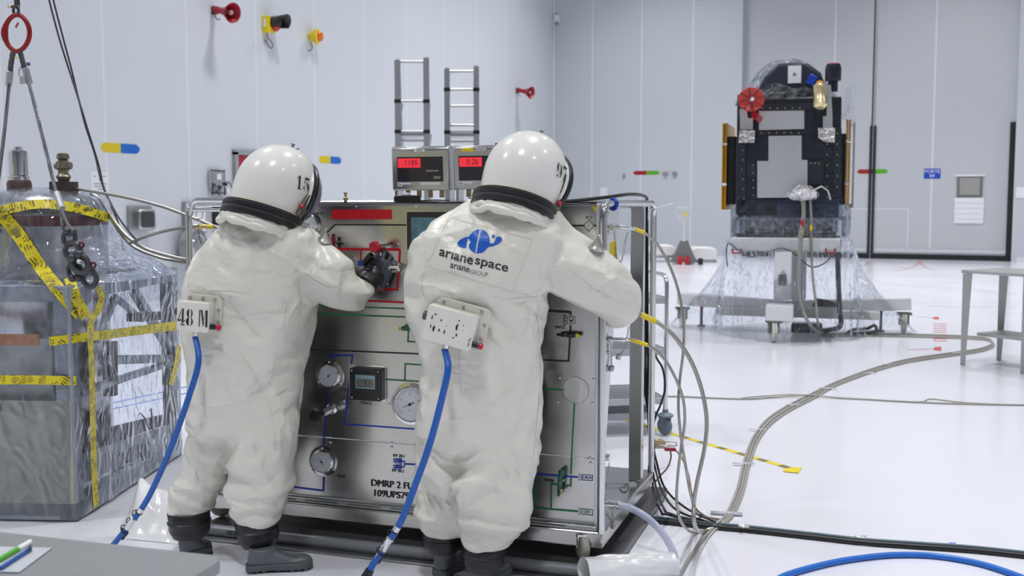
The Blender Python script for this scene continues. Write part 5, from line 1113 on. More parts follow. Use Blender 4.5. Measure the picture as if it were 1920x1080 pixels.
for w, pts in ((17, [(-20, 405), (20, 391), (75, 383), (125, 387), (170, 398), (204, 409)]), (25, [(2, 400), (35, 440), (75, 500), (115, 550), (150, 590)]), (20, [(130, 522), (138, 550), (150, 575), (160, 596)]), (12, [(182, 538), (189, 558), (182, 582), (170, 600), (168, 625)]), (17, [(93, 640), (160, 632), (240, 622), (342, 609)]),
               (17, [(-20, 712), (60, 712), (142, 714)]), (11, [(168, 622), (171, 700), (173, 800), (176, 900), (181, 964)]), (9, [(338, 628), (330, 680), (319, 722)])):
    ribbon('yellow_tape', TAPE, bvf, pts, w, crate, off=0.004, step=6)
# ---------------------------------------------------------------- crane ring, chain, wire rope slings, shackles
DR = 5.75
def cr(px, py, d=DR): return PD(px, py, d)
sl = thing('lifting_sling', 'two legged wire rope sling with red master ring hanging over the wrapped crate', 'lifting sling', cr(32, 62)*1.0, 0)
rp = []
for k in range(48):
    a = 2*PI*k/48; bulge = 1.0; rp.append(cr(32+(23+1.5*math.cos(2*a))*math.cos(a)*0.96, 62-34*math.sin(a)))
rr_ = [0.0125*(1+0.5*max(0, math.cos(2*PI*k/48-PI))**12) for k in range(48)]
MB().tube(rp, rr_, 12, closed=True).build('master_ring', mat('ring_red', (0.30, 0.015, 0.015), 0.35, 0.2), sl, world=True)
ROPE = mat('wire_rope', (0.13, 0.135, 0.14), 0.45, 0.7)
def rope(pts, r, name, strands=6):
    P = catmull(pts, 14); s = MB(); L_ = 0; T_ = [0]
    for a, b in zip(P, P[1:]): L_ += (b-a).length; T_.append(L_)
    s.tube(P, r*0.8, 8)
    u = (P[1]-P[0]).orthogonal().normalized()
    dense = []; 
    n = max(8, int(L_/0.008)); 
    pts2 = []
    j = 0
    for i in range(n+1):
        q = L_*i/n
        while j < len(T_)-2 and T_[j+1] < q: j += 1
        t = (q-T_[j])/max(1e-6, T_[j+1]-T_[j]); pts2.append((P[j].lerp(P[j+1], t), (P[j+1]-P[j]).normalized(), q))
    for k in range(strands):
        Q = []
        for p, t, q in pts2:
            uu = (u-t*u.dot(t)).normalized(); w = t.cross(uu); a = 2*PI*k/strands+q*2*PI/(r*16); Q.append(p+(uu*math.cos(a)+w*math.sin(a))*r*0.68)
        s.tube(Q, r*0.40, 5)
    return s.build(name, ROPE, sl, world=True)
rope([cr(26, 92), cr(21, 118), cr(19, 140)], 0.013, 'rope_eye'); rope([cr(36, 92), cr(42, 112), cr(48, 138)], 0.013, 'rope_eye')
rope([cr(18, 150), cr(10, 230, 5.65), cr(-2, 330, 5.5), cr(-20, 460, 5.3)], 0.0085, 'sling_leg'); rope([cr(53, 150), cr(80, 258, 5.5), cr(107, 368, 5.2)], 0.0085, 'sling_leg')
FER = mat('ferrule', (0.50, 0.51, 0.52), 0.35, 0.8)
for a, b in (((19, 134), (16, 162)), ((47, 128), (56, 158))):
    MB().cyl(cr(*a), cr(*b), 0.0185, 0.0175, 18).build('ferrule', FER, sl, world=True, bevel=0.004)
MB().cyl(cr(106, 362, 5.2), cr(117, 392, 5.12), 0.0165, n=18).build('ferrule', FER, sl, world=True, bevel=0.004)
d5 = 5.05
rope([cr(114, 390, 5.12), cr(122, 412, 5.08), cr(134, 434, d5), cr(128, 440, d5), cr(118, 425, 5.07), cr(114, 396, 5.12)], 0.0085, 'rope_eye')
def shackle(px, py, r_, th, ang, D, name='shackle', pin=True):
    c = cr(px, py, D); P = []; ca, sa = math.cos(ang), math.sin(ang)
    for t in range(-60, 241, 15):
        a = math.radians(t); x, y = r_*math.cos(a), r_*1.25*math.sin(a); P.append(c+_R*(x*ca-y*sa)+Vector((0, 0, 1))*(x*sa+y*ca))
    s = MB().tube(P, th, 10); s.ball(P[0], th*1.7, 10).ball(P[-1], th*1.7, 10); o = s.build(name, DARKM, sl, world=True)
    if pin: MB().cyl(P[0]+(P[0]-P[-1]).normalized()*0.014, P[-1]-(P[0]-P[-1]).normalized()*0.014, th*0.9, n=12).build('shackle_pin', DARKM, o, world=True)
    return o
shackle(130, 446, 0.028, 0.011, PI*0.95, d5); shackle(137, 472, 0.034, 0.014, 0.35, d5-0.01); shackle(150, 494, 0.036, 0.015, PI+0.5, d5-0.02); shackle(140, 508, 0.030, 0.012, 0.1, d5); shackle(168, 522, 0.032, 0.013, PI+0.25, d5+0.01)
for px, py in ((153, 459), (175, 497)): MB().torus(cr(px, py, d5-0.02), 0.011, 0.005, _FH, 16, 8).build('shackle_nut', mat('maroon_nut', (0.09, 0.012, 0.016), 0.4, 0.3), sl, world=True)
MB().cyl(cr(147, 490, d5-0.04), cr(153, 492, d5-0.05), 0.012, n=6).build('square_bolt', FER, sl, world=True)
for k, (px, py) in enumerate(((30, 20), (32, 5), (30, -12))):
    MB().torus(cr(px, py), 0.028, 0.008, _R if k % 2 else (_FH*0.8+_R*0.3), 18, 8, 1.0, 0.62, u=(0, 0, 1)).build('chain_link', DARKM, sl, world=True)
MB().cyl(cr(31, -12), Vector((cr(31, -12).x, cr(31, -12).y, CEIL_Z-0.02)), 0.012, n=10).build('hoist_rope', ROPE, sl, world=True)
MB().ball(cr(19, 12), 0.012, 10, (1.3, 1, 0.8)).build('hook_latch', BRASS, sl, world=True)
MB().box(cr(32, 47), (0.008, 0.008, 0.03), Matrix.Rotation(0.7, 3, 'Y')).build('red_tag', mat('pink_tag', (0.35, 0.10, 0.10), 0.5), sl, world=True)
o = MB().rbox(cr(42, 150, DR-0.02), (0.036, 0.004, 0.042), 0.006).build('grey_tag', FER, sl, world=True)
MB().tube([cr(36, 142), cr(36, 130), cr(40, 124), cr(44, 130)], 0.002, 6).build('tag_loop', DARKM, o, world=True)
MB().cyl(cr(17, 102), cr(35, 110), 0.003).build('yellow_tie', YEL, sl, world=True); MB().ball(cr(53, 120), 0.011, 10).build('purple_bead', mat('purple', (0.12, 0.06, 0.30), 0.4), sl, world=True)
# two thin cables hanging beside it
def cable(name, label, pts, r, m, cat='cable', group=None, sub=8, n=8, kind=None):
    o = MB().tube(catmull(pts, sub), r, n).build(name, m); tag(o, label, cat, group, kind); return o
cable('hanging_cable', 'thin black cable hanging over the crate, left of the pair', [cr(84, -35, 7.2).lerp(Vector((cr(84, -35, 7.2).x-0.25, cr(84, -35, 7.2).y, CEIL_Z-0.02)), 1-i/14) for i in range(15)]+[cr(92, 0, 7.2), cr(112, 75, 7.15), cr(134, 145, 7.1), cr(150, 195, 7.0), cr(165, 245, 6.95), cr(185, 310, 6.9), cr(195, 355, 6.85), cr(212, 395, 6.8), cr(222, 420, 6.75), cr(232, 470, 6.7)], 0.006, BLACK)
cable('hanging_cable', 'thin black cable hanging over the crate, right of the pair', [cr(93, -35, 7.25).lerp(Vector((cr(93, -35, 7.25).x-0.22, cr(93, -35, 7.25).y, CEIL_Z-0.02)), 1-i/14) for i in range(15)]+[cr(100, 0, 7.25), cr(118, 70, 7.2), cr(134, 130, 7.15), cr(146, 180, 7.1), cr(160, 235, 7.0), cr(178, 290, 7.0), cr(190, 340, 6.9), cr(215, 395, 6.8), cr(240, 432, 6.75), cr(258, 452, 6.7)], 0.006, BLACK)
# ---------------------------------------------------------------- hoses from tank to cart
def pl3(L): return [PD(a, b, d) for a, b, d in L]
cable('steel_hose', 'topmost steel braided hose from the wrapped tank to the cart rail', pl3([(112, 352, 5.95), (140, 354, 5.9), (180, 360, 5.85), (240, 371, 5.75), (300, 386, 5.65), (350, 404, 5.55), (400, 424, 5.45), (440, 440, 5.4)]), 0.0085, HOSE, 'hose')
cable('steel_hose', 'steel braided hose sagging over the film, upper of the lower pair', pl3([(170, 362, 6.0), (188, 375, 5.95), (208, 405, 5.9), (235, 440, 5.8), (270, 465, 5.7), (310, 478, 5.65), (350, 487, 5.6), (420, 495, 5.5)]), 0.0095, HOSE, 'hose')
cable('steel_hose', 'steel braided hose sagging over the film, lowest of all', pl3([(180, 366, 5.98), (200, 395, 5.93), (222, 432, 5.85), (250, 462, 5.78), (290, 480, 5.7), (330, 489, 5.65), (420, 500, 5.5)]), 0.0085, HOSE, 'hose')
h_ = thing('steel_hose', 'steel hose rising to the left cart rail with brass coupling and yellow collar', 'hose', PD(300, 440, 5.65))
MB().tube(catmull(pl3([(243, 456, 5.75), (270, 445, 5.7), (310, 433, 5.65), (350, 426, 5.5), (372, 424, 5.4)]), 8), 0.0085, 8).build('hose_line', HOSE, h_, world=True)
MB().lathe([(0.010, 0), (0.014, 0.004), (0.014, 0.03), (0.010, 0.034), (0.010, 0.08)], PD(362, 425, 5.45), _R, 14).build('coupling', BRASS, h_, world=True)
MB().lathe([(0.0125, 0), (0.0125, 0.018)], PD(372, 425, 5.43), _R, 14).lathe([(0.0115, 0.045), (0.0115, 0.075)], PD(372, 425, 5.43), _R, 14).build('yellow_collar', YEL, h_, world=True)
MB().tube(catmull(pl3([(372, 430, 5.43), (374, 445, 5.43), (378, 458, 5.43)]), 4), 0.002, 6).build('tether', DARKM, h_, world=True)
# ---------------------------------------------------------------- blue breathing hoses
def breathing(label, pts, start, conn, r):
    t = thing('breathing_hose', label, 'air hose', PZ(*conn[0][:2], 0.0) if False else pts[-1], 0, 'blue breathing hoses of the two people')
    P = [start]+pts; MB().tube(catmull(P, 10), r, 14).build('hose_line', BLUEH, t, world=True)
    a, b = conn; d = (b-a).normalized(); L_ = (b-a).length; k = r/0.012
    MB().lathe([(r*1.08, 0), (r*1.1, L_*0.12), (r*0.8, L_*0.14), (r*0.8, L_*0.30), (r*1.25, L_*0.33), (r*1.25, L_*0.36), (r*1.12, L_*0.38), (r*1.12, L_*0.62), (r*1.25, L_*0.64), (r*0.85, L_*0.70), (r*0.95, L_*0.72), (r*0.95, L_)], a, d, 18).build('quick_coupling', STEELP, t, world=True)
    MB().torus(a+d*L_*0.14, r*1.05, 0.0035, d).build('rubber_clip', BLACK, t, world=True); MB().torus(a+d*L_*0.74, r*1.1, 0.004, d).build('rubber_clip', BLACK, t, world=True)
    s = d.cross(_FH).normalized(); Q = []
    for i in range(26):
        q = i/25; Q.append(a+d*L_*(0.14+0.62*q)+s*(0.016+0.007*math.sin(q*16))*(-1)-_FH*0.006)
    MB().tube(Q, 0.0022, 6).build('safety_lanyard', BLACK, t, world=True)
    MB().box(a+d*L_*0.84+s*0.016, (0.008, 0.008, 0.05), frame_from(d)).build('latch_tab', BLACK, t, world=True, bevel=0.002)
    return t
P_ = pl3([(372, 680, 4.36), (352, 750, 4.36), (324, 830, 4.38), (298, 892, 4.42), (268, 950, 4.46)]); Q_ = pl3([(222, 1010, 4.52), (196, 1040, 4.56)])
breathing('blue breathing hose from the 48 M box, ending behind the grey table', P_+Q_+[PZ(170, 1072, 0.012)], hp15, (PD(267, 952, 4.46), PD(222, 1010, 4.52)), 0.0125)
P_ = pl3([(840, 690, 4.06), (829, 745, 4.05), (808, 825, 4.05), (782, 900, 4.06), (748, 985, 4.08)]); Q_ = pl3([(701, 1056, 4.1), (690, 1078, 4.1), (672, 1110, 4.1)])
breathing('blue breathing hose from the worn white box down to the bottom edge', P_+Q_+[PZ(640, 1150, 0.012)], hp97, (PD(747, 987, 4.08), PD(702, 1054, 4.1)), 0.0135)
MB().tube(pl3([(694, 1068, 4.1), (680, 1095, 4.1)]), [0.017, 0.024], 14).build('rubber_boot', BLACK, bpy.data.objects['breathing_hose.001'], world=True)
# ---------------------------------------------------------------- white bag behind the blue hose
def crumpled_bag(name, label, outline, z0, hgt, seed, m, lean=0.0):
    """limp folded sheet standing in ridges: outline = floor points, raised towards the middle line"""
    n = 40; rows_ = 22; V = []; A, B, C_, D_ = outline
    for j in range(rows_):
        for i in range(n):
            u, v = i/(n-1), j/(rows_-1); p = A.lerp(B, u).lerp(D_.lerp(C_, u), v); e = min(1, 4*min(u, 1-u))*min(1, 4*min(v, 1-v))
            h = hgt(u, v)*e + 0.03*e*mnoise.noise(Vector((u*5+seed, v*4, seed)))+0.012*e*abs(mnoise.noise(Vector((u*14+seed, v*11, 3)))); V.append(Vector((p.x, p.y, z0+max(0.002, h))))
    s = MB(); s.grid(V, n, rows_); o = s.build(name, m); md = o.modifiers.new('t', 'SOLIDIFY'); md.thickness = 0.002; md = o.modifiers.new('s', 'SUBSURF'); md.levels = 1; md.render_levels = 1
    return tag(o, label, 'plastic bag')
POLY = mat('white_polythene', (0.80, 0.81, 0.83), 0.22, bump=0.3, bscale=9, bdist=0.01)
A, B = PZ(222, 1010), PZ(345, 1022); C_, D_ = PZ(352, 960), PZ(245, 948)
crumpled_bag('plastic_bag', 'crumpled white plastic bag on the floor behind the blue hose of the left person', (A, B, C_, D_), 0.0, lambda u, v: 0.21*math.exp(-((u-0.25)/0.26)**2)*math.exp(-((v-0.5)/0.42)**2)+0.16*math.exp(-((u-0.7)/0.28)**2)*math.exp(-((v-0.45)/0.4)**2), 2.3, POLY)
# ---------------------------------------------------------------- grey table in the foreground
ZT = 0.80
A, B = PZ(-200, 975, ZT), PZ(428, 1043, ZT); ed = (B-A).normalized(); nd = Vector((ed.y, -ed.x, 0)); nd = nd if nd.dot(_FH) < 0 else -nd
tb = thing('work_table', 'grey table in the near left corner with rounded corner and pens on it', 'table', (B.x, B.y, 0), 0)
L_ = (B-A).length+0.9; Wd = 0.75; r_ = 0.05; pts = []
def tp(a, b): return B-ed*a+nd*b
for cxx, cyy, a0 in ((r_, r_, 0), (L_-r_, r_, 90), (L_-r_, Wd-r_, 180), (r_, Wd-r_, 270)):
    for k in range(7):
        t = math.radians(a0+15*k); pts.append((cxx-r_*math.cos(t) if a0 in (0, 270) or True else 0, cyy-r_*math.sin(t)))
ang = [];  poly = []
for (cxx, cyy, sx, sy) in ((r_, r_, -1, -1), (L_-r_, r_, 1, -1), (L_-r_, Wd-r_, 1, 1), (r_, Wd-r_, -1, 1)):
    seq = [math.radians(15*k) for k in range(7)]; seq = seq if sx*sy > 0 else seq[::-1]
    for t in seq: poly.append((cxx+sx*r_*math.cos(t), cyy+sy*r_*math.sin(t)))
MB().add([tp(a, b)-Vector((0, 0, 0)) for a, b in poly]+[tp(a, b)-Vector((0, 0, 0.03)) for a, b in poly], [tuple(range(28)), tuple(range(28, 56))[::-1]]+[(i, (i+1) % 28, 28+(i+1) % 28, 28+i) for i in range(28)]).build('table_top', mat('grey_laminate', (0.235, 0.24, 0.25), 0.3, var=0.1, vscale=5), tb, world=True, bevel=0.003)
for a, b in ((0.08, 0.08), (L_-0.08, 0.08), (L_-0.08, Wd-0.08), (0.08, Wd-0.08)):
    p = tp(a, b); MB().cyl((p.x, p.y, 0), (p.x, p.y, ZT-0.03), 0.018).build('leg', STEELD, tb, world=True)
Z_ = lambda px, py, h=0.0: PZ(px, py, ZT+h)
o = MB().add([Z_(-30, 1024, .001), Z_(98, 1027, .001), Z_(36, 1073, .001), Z_(-40, 1071, .001), Z_(-30, 1024, .0025), Z_(98, 1027, .0025), Z_(36, 1073, .0025), Z_(-40, 1071, .0025)], [(4, 5, 6, 7), (0, 3, 2, 1), (0, 1, 5, 4), (1, 2, 6, 5), (2, 3, 7, 6), (3, 0, 4, 7)]).build('plastic_sleeve', mat('cloudy_sleeve', (0.50, 0.53, 0.57), 0.25), smooth=False)
tag(o, 'cloudy plastic sleeve lying flat on the grey table under the pens', 'plastic sleeve')
def pen(label, a, b, parts, tipm):
    t = thing('pen', label, 'pen', a, 0, 'pens on the grey table'); d = (b-a).normalized()
    for nm, q0, q1, r, m in parts: MB().cyl(a+d*q0, a+d*q1, r, n=16).build(nm, m, t, world=True, bevel=0.001)
    MB().lathe([(0.0055, 0), (0.004, 0.006), (0.001, 0.008)], b, d, 14).build('end_cap', tipm, t, world=True); return t
a, b = Z_(57, 1016, 0.008), Z_(-60, 1083, 0.008)
pen('thick four colour pen with white top, green barrel and red slider', a, b, [('upper_barrel', 0, 0.052, 0.0062, WHITEP), ('barrel', 0.052, 0.13, 0.0064, mat('pen_green', (0.10, 0.42, 0.03), 0.35)), ('red_slider', -0.001, 0.014, 0.0045, RED)], WHITEP)
a, b = Z_(57, 1029, 0.0075), Z_(-50, 1098, 0.0075)
pen('blue ballpoint pen beside the green and white pen', a, b, [('barrel', 0, 0.13, 0.0048, mat('pen_blue', (0.01, 0.09, 0.38), 0.35)), ('grip', 0.0, 0.02, 0.0052, mat('pen_navy', (0.01, 0.03, 0.15), 0.4))], MATS['pen_navy'])
# ================================================================ HOSES, CABLES, FLOOR MARKS
def FZ(px, py, z=0.0): return PZ(px, py, z)
def mixpath(L): # (px, py, 'z', height) on the floor or (px, py, depth)
    return [PZ(a, b, c[1]) if isinstance(c, tuple) else PD(a, b, c) for a, b, c in L]
z = lambda h: ('z', h)
p1, p2, p3 = [CM @ p for p in (P1, P2, P3)]
def side_hose(label, start, sleeve, path, r):
    t = thing('braided_hose', label, 'hose', start); d = (sleeve[0]-start).normalized()
    MB().tube(catmull([start]+path, 10), r, 10).build('hose_line', HOSE, t, world=True)
    MB().lathe([(r*1.1, 0), (r*1.5, 0.004), (r*1.5, 0.03), (r*1.15, 0.034), (r*1.15, 0.075)], start-d*0.02, d, 16).build('end_fitting', STEELP, t, world=True)
    MB().tube(catmull(sleeve, 6), r*1.35, 12).build('yellow_sleeve', YEL, t, world=True); return t
dA = depth(p1)
side_hose('braided steel hose leaving the top right port of the cart with short yellow sleeve', p1, [PD(1191, 430, dA+.01), PD(1208, 436, dA+.02)], mixpath([(1191, 430, dA+.01), (1208, 436, dA+.02), (1232, 458, dA+.03), (1256, 500, dA+.03), (1273, 550, dA+.02), (1282, 610, dA), (1281, 660, dA), (1275, 710, dA), (1272, 755, dA-.02), (1275, 805, dA-.03), (1285, 870, dA-.03), (1297, 935, dA-.02), (1310, 965, z(0.02)), (1348, 974, z(0.014))]), 0.0062)
side_hose('thick braided hose leaving the cart behind the raised sleeve with long yellow sleeve', p2, [PD(1203, 590, dA-.03), PD(1230, 603, dA-.03)], mixpath([(1203, 590, dA-.03), (1230, 603, dA-.03), (1262, 628, dA-.03), (1293, 672, dA-.03), (1314, 725, dA-.03), (1325, 785, dA-.04), (1321, 840, dA-.05), (1308, 900, dA-.06), (1301, 945, dA-.06), (1303, 985, dA-.05), (1318, 997, z(0.02)), (1350, 978, z(0.014))]), 0.0092)
side_hose('braided hose leaving the lower right port of the cart with yellow sleeve', p3, [PD(1183, 637, dA-.02), PD(1214, 647, dA-.02)], mixpath([(1183, 637, dA-.02), (1214, 647, dA-.02), (1241, 668, dA-.02), (1263, 702, dA-.02), (1280, 745, dA-.02), (1284, 790, dA-.02), (1277, 840, dA-.02), (1271, 890, dA-.02), (1269, 940, dA-.02), (1277, 978, dA-.02), (1300, 999, z(0.02)), (1335, 990, z(0.014))]), 0.0065)
# bundle on the floor to the satellite stand
BN = [(1335, 990), (1364, 965), (1385, 918), (1397, 868), (1414, 822), (1440, 788), (1475, 764), (1520, 741), (1560, 721), (1600, 705), (1650, 688), (1705, 674), (1780, 663), (1835, 655), (1861, 645), (1852, 635), (1815, 631), (1760, 629), (1690, 627), (1600, 626), (1540, 627)]
for i, (o, lab, r) in enumerate(((-3, 'grey floor cable of the long bundle curving to the satellite stand, its near edge', 0.0085), (5, 'grey floor cable of the long bundle curving to the satellite stand, middle strand', 0.0075), (12, 'grey floor cable of the long bundle curving to the satellite stand, its far edge', 0.0085))):
    cable('floor_cable', 'grey cable in the long taped bundle curving over the floor to the satellite stand', [PZ(x+o*0.7*(1 if k < 8 else 0.3), y+o*(0.15 if k < 5 else 0.35), r) for k, (x, y) in enumerate(BN)], r, CABLEG, 'cable', 'bundled cables on the floor')
cable('floor_cable', 'pale flat cable running from the bundle to the bottom edge beside the clear tube', [PZ(1352, 976, .01), PZ(1320, 1008, .01), PZ(1297, 1040, .01), PZ(1278, 1072, .01), PZ(1262, 1110, .01)], 0.008, CABLEG)
cable('floor_cable', 'thin pale cable curving just right of the flat one at the bottom', [PZ(1356, 978, .01), PZ(1330, 1005, .01), PZ(1308, 1045, .01), PZ(1300, 1090, .01)], 0.004, mat('pale_cable', (0.5, 0.5, 0.5), 0.4))
cable('floor_cable', 'dark grey cable crossing the floor from the trolley to the right edge, nearer strand', [PZ(1205, 748, .008), PZ(1255, 743, .008), (PZ(1330, 746, .008)), PZ(1400, 748, .008), PZ(1450, 745, .008), PZ(1510, 741, .02), PZ(1580, 746, .008), PZ(1700, 753, .008), PZ(1800, 757, .008), PZ(1960, 760, .008)], 0.007, CABLEG)
cable('floor_cable', 'thin dark cable beside the crossing one, bowed upward near the right edge', [PZ(1390, 746, .006), PZ(1440, 742, .006), PZ(1500, 740, .02), PZ(1600, 748, .006), PZ(1720, 753, .006), PZ(1745, 748, .006), PZ(1800, 754, .006), PZ(1880, 758, .006), PZ(1960, 760, .006)], 0.005, CABLEG)
# black cable bundle
def off(L, dy): return [PZ(x, y+dy, 0.012) for x, y in L]
BB = [(1170, 964), (1230, 972), (1345, 984), (1410, 990), (1520, 1002), (1620, 1013), (1720, 1020), (1830, 1028), (1960, 1042)]
for dy, lab, m, r in ((0, 'dark blue-grey cable in the taped bundle, farther strand', mat('slate_cable', (0.05, 0.075, 0.10), 0.3), 0.0105), (5, 'black cable in the taped bundle, nearer strand', BLACK, 0.012)):
    cable('power_cable', lab+', running to the right edge', off(BB, dy), r, m)
cable('power_cable', 'thin pale blue line along the far side of the black cable bundle', [PZ(x, y-4, 0.006) for x, y in BB], 0.004, mat('pale_blue_cable', (0.35, 0.45, 0.52), 0.4))
pe = CM @ Vector((-0.02, DL+0.02, 0.30))
for i, (a, b, e) in enumerate((((1232, 930), (1262, 965), (1345, 985)), ((1233, 905), (1275, 960), (1350, 985)), ((1236, 895), (1290, 955), (1356, 984)), ((1228, 938), (1252, 965), (1330, 983)))):
    cable('black_cable', 'black cable looping from the rear post of the cart to the floor bundle', [CM @ Vector((-0.045-0.012*i, DL-0.01, 1.50)), CM @ Vector((-0.04-0.01*i, DL+0.0, 1.0)), CM @ Vector((-0.035-0.012*i, DL, 0.7)), CM @ Vector((-0.03+0.008*i, DL+0.02, 0.35))]+[PD(a[0]-4, a[1]-25, 5.62), PZ(a[0]+12, a[1]+22, 0.10-0.02*i), PZ(*b, 0.03), PZ(*e, 0.012)], 0.0062, BLACK, 'cable', 'black cables down the rear post of the cart')
cable('black_cable', 'black cable bowing out between the rear post and the shelf trolley', [CM @ Vector((-0.02, DL-0.01, 1.0)), PD(1228, 662, 5.75), PD(1242, 690, 5.75), PD(1247, 725, 5.75), PD(1240, 755, 5.75), PD(1226, 792, 5.75), CM @ Vector((-0.02, DL+0.0, 0.25)), CM @ Vector((-0.02, DL-0.03, 0.178))], 0.006, BLACK)
cable('black_cable', 'black cable lying along the top edge of the cart at its right end', [CW(-0.40, 0.35, TOPZ+0.012), CW(-0.25, 0.33, TOPZ+0.012), CW(-0.1, 0.45, TOPZ+0.03), CW(-0.04, 0.7, TOPZ+0.045), CW(-0.03, 1.0, TOPZ+0.035), CW(-0.045, DL-0.03, TOPZ+0.0), CW(-0.05, DL-0.02, 1.45)], 0.008, BLACK)
# zip ties
MB().tube([CW(-0.01, DL-0.02, 1.545), PD(1229, 391, dA+.85), PD(1262, 382, dA+.85)], 0.0035, 6).build('zip_tie', WHITEP, cart, world=True)
MB().tube([PD(1214, 880, 5.72), PD(1236, 880, 5.72), PD(1258, 872, 5.72)], 0.003, 6).build('zip_tie', WHITEP, cart, world=True)
MB().tube([PD(1213, 541, 5.72), PD(1228, 541, 5.72)], 0.003, 6).build('zip_tie', WHITEP, cart, world=True)
# ground clamp
t = thing('grounding_clamp', 'brass coloured grounding clamp with red insulated grip biting the rear post', 'clamp', PD(1240, 832, 5.65))
D_ = 5.66
MB().prism([(-0.055, 0.006), (-0.05, 0.028), (0.01, 0.026), (0.03, 0.012), (0.03, 0.0), (-0.05, -0.002)], PD(1238, 834, D_), _R, (0, 0, 1), _FH, 0.03).build('upper_jaw', BRASS, t, world=True, bevel=0.003)
MB().prism([(-0.055, -0.012), (-0.02, -0.006), (0.03, -0.012), (0.03, -0.022), (-0.05, -0.022)], PD(1238, 834, D_), _R, (0, 0, 1), _FH, 0.03).build('lower_jaw', mat('jaw_steel', (0.5, 0.47, 0.42), 0.35, 0.9), t, world=True, bevel=0.003)
MB().tube(smooth_path([PD(1246, 828, D_), PD(1267, 829, D_), PD(1270, 836, D_), PD(1250, 836, D_)], 0.008), 0.003, 8).build('wire_handle', MATS['jaw_steel'], t, world=True)
MB().cyl(PD(1246, 842, D_), PD(1267, 843, D_), 0.0105, n=14).build('red_grip', mat('grip_magenta', (0.35, 0.02, 0.06), 0.3), t, world=True, bevel=0.002)
BR = mat('brown_cable', (0.24, 0.14, 0.08), 0.45)
cable('brown_cable', 'brown earth cable curving down from the red grip to the floor bundle', mixpath([(1267, 844, D_), (1279, 860, D_-.1), (1291, 890, D_-.3), (1296, 920, D_-.45), (1303, 950, D_-.5), (1318, 965, z(.01)), (1340, 976, z(.01))]), 0.0045, BR)
cable('brown_cable', 'brown cable bending back from the clamp to the deck corner', [PD(1257, 846, D_), PD(1258, 858, D_), PD(1252, 876, D_), PD(1240, 890, D_), PD(1228, 904, D_)], 0.0045, BR)
# clear tube and white bag at the bottom
p4 = CM @ P4
CT = mat('clear_tube', (0.62, 0.66, 0.85), 0.12, coat=0.5, alpha=0.62)
t = thing('clear_tube', 'thick clear plastic tube arching from the cart outlet to the floor', 'tube', p4)
MB().tube(catmull([p4]+mixpath([(1172, 949, 4.78), (1205, 965, 4.75), (1232, 988, 4.72), (1252, 1015, 4.70), (1265, 1045, 4.68), (1267, 1085, 4.66), (1262, 1110, z(0.02))]), 10), 0.0165, 16).build('tube_wall', CT, t, world=True)
MB().lathe([(0.012, -0.01), (0.02, -0.008), (0.02, 0.02), (0.013, 0.022), (0.013, 0.03), (0.019, 0.032), (0.019, 0.042)], p4, CEX, 16).build('hose_clamp', STEELP, t, world=True)
n, rows_ = 40, 16; V = []
A, B = PZ(1104, 1112, 0.0), PZ(1276, 1092, 0.0); ax = (B-A).normalized(); sd = Vector((-ax.y, ax.x, 0)); L_ = (B-A).length
for j in range(rows_):
    q = j/(rows_-1)
    for k in range(n):
        a = 2*PI*k/n; w = 0.075*(1-0.15*q)+0.012*mnoise.noise(Vector((q*4, math.cos(a)*2, math.sin(a)*2))); hgt = (0.066-0.010*q)*(1+0.2*mnoise.noise(Vector((q*6+9, math.cos(a)*3, 1))))
        V.append(A+ax*L_*q+sd*(w*math.cos(a)+0.06)+Vector((0, 0, max(0.003, hgt+hgt*0.97*math.sin(a)))))
o = MB().grid(V, n, rows_, True).build('plastic_bag', POLY); md = o.modifiers.new('t', 'SOLIDIFY'); md.thickness = 0.0025; md = o.modifiers.new('s', 'SUBSURF'); md.levels = 1; md.render_levels = 1
tag(o, 'open white polythene bag lying on the floor under the end of the clear tube', 'plastic bag')
# tape patches
SILV = mat('silver_tape', (0.62, 0.62, 0.60), 0.3, 0.6, bump=0.4, bscale=30); GTAPE = mat('clear_grey_tape', (0.50, 0.53, 0.60), 0.4)
def patch(label, c, w, h, ang, m, zz=0.002, arch=0.0, cat='tape'):
    c = PZ(c[0], c[1], 0); R = Matrix.Rotation(YAW+ang, 3, 'Z'); V = []; n = 9
    for j in range(3):
        for i in range(n):
            u = i/(n-1)-0.5; V.append(c+R @ Vector((w*(j-1)/2, h*u, 0))+Vector((0, 0, zz+arch*max(0, 1-abs(u*h)/0.022))))
    s = MB(); s.grid(V, n, 3); o = s.build('tape_patch', m); md = o.modifiers.new('t', 'SOLIDIFY'); md.thickness = 0.001; return tag(o, label, cat)
patch('silver tape patch over the black cable bundle near the grey bundle crossing', (1394, 994), 0.052, 0.13, -0.1, SILV, arch=0.028)
patch('silver tape patch over the black cable bundle left of the blue patch', (1614, 1015), 0.052, 0.14, -0.05, SILV, arch=0.028)
patch('small blue tape patch beside the black cable bundle at right', (1786, 1019), 0.03, 0.015, 0.0, BLUE)
for lab, c, w, h, an in (('frosted tape strip tying the grey cable bundle nearest the black cables', (1362, 966), 0.16, 0.03, -0.2), ('frosted tape strip tying the grey bundle just below the striped tape', (1394, 873), 0.13, 0.018, 0.0), ('frosted tape strip tying the grey bundle above the striped tape', (1420, 809), 0.12, 0.016, 0.0), ('frosted tape strip tying the grey bundle just before the crossing', (1487, 762), 0.12, 0.018, 0.1), ('frosted tape strip tying the grey bundle just past the crossing', (1552, 731), 0.14, 0.018, -0.3), ('frosted tape strip tying the grey bundle halfway to the steel table', (1632, 702), 0.10, 0.018, -0.3), ('frosted tape strip tying the grey bundle beside the steel table leg', (1795, 664), 0.12, 0.018, 0.0), ('short frosted tape strip by the tip of the striped tape', (1665, 686), 0.12, 0.012, 0.0)):
    patch(lab, c, w, h, an, GTAPE, arch=0.018)
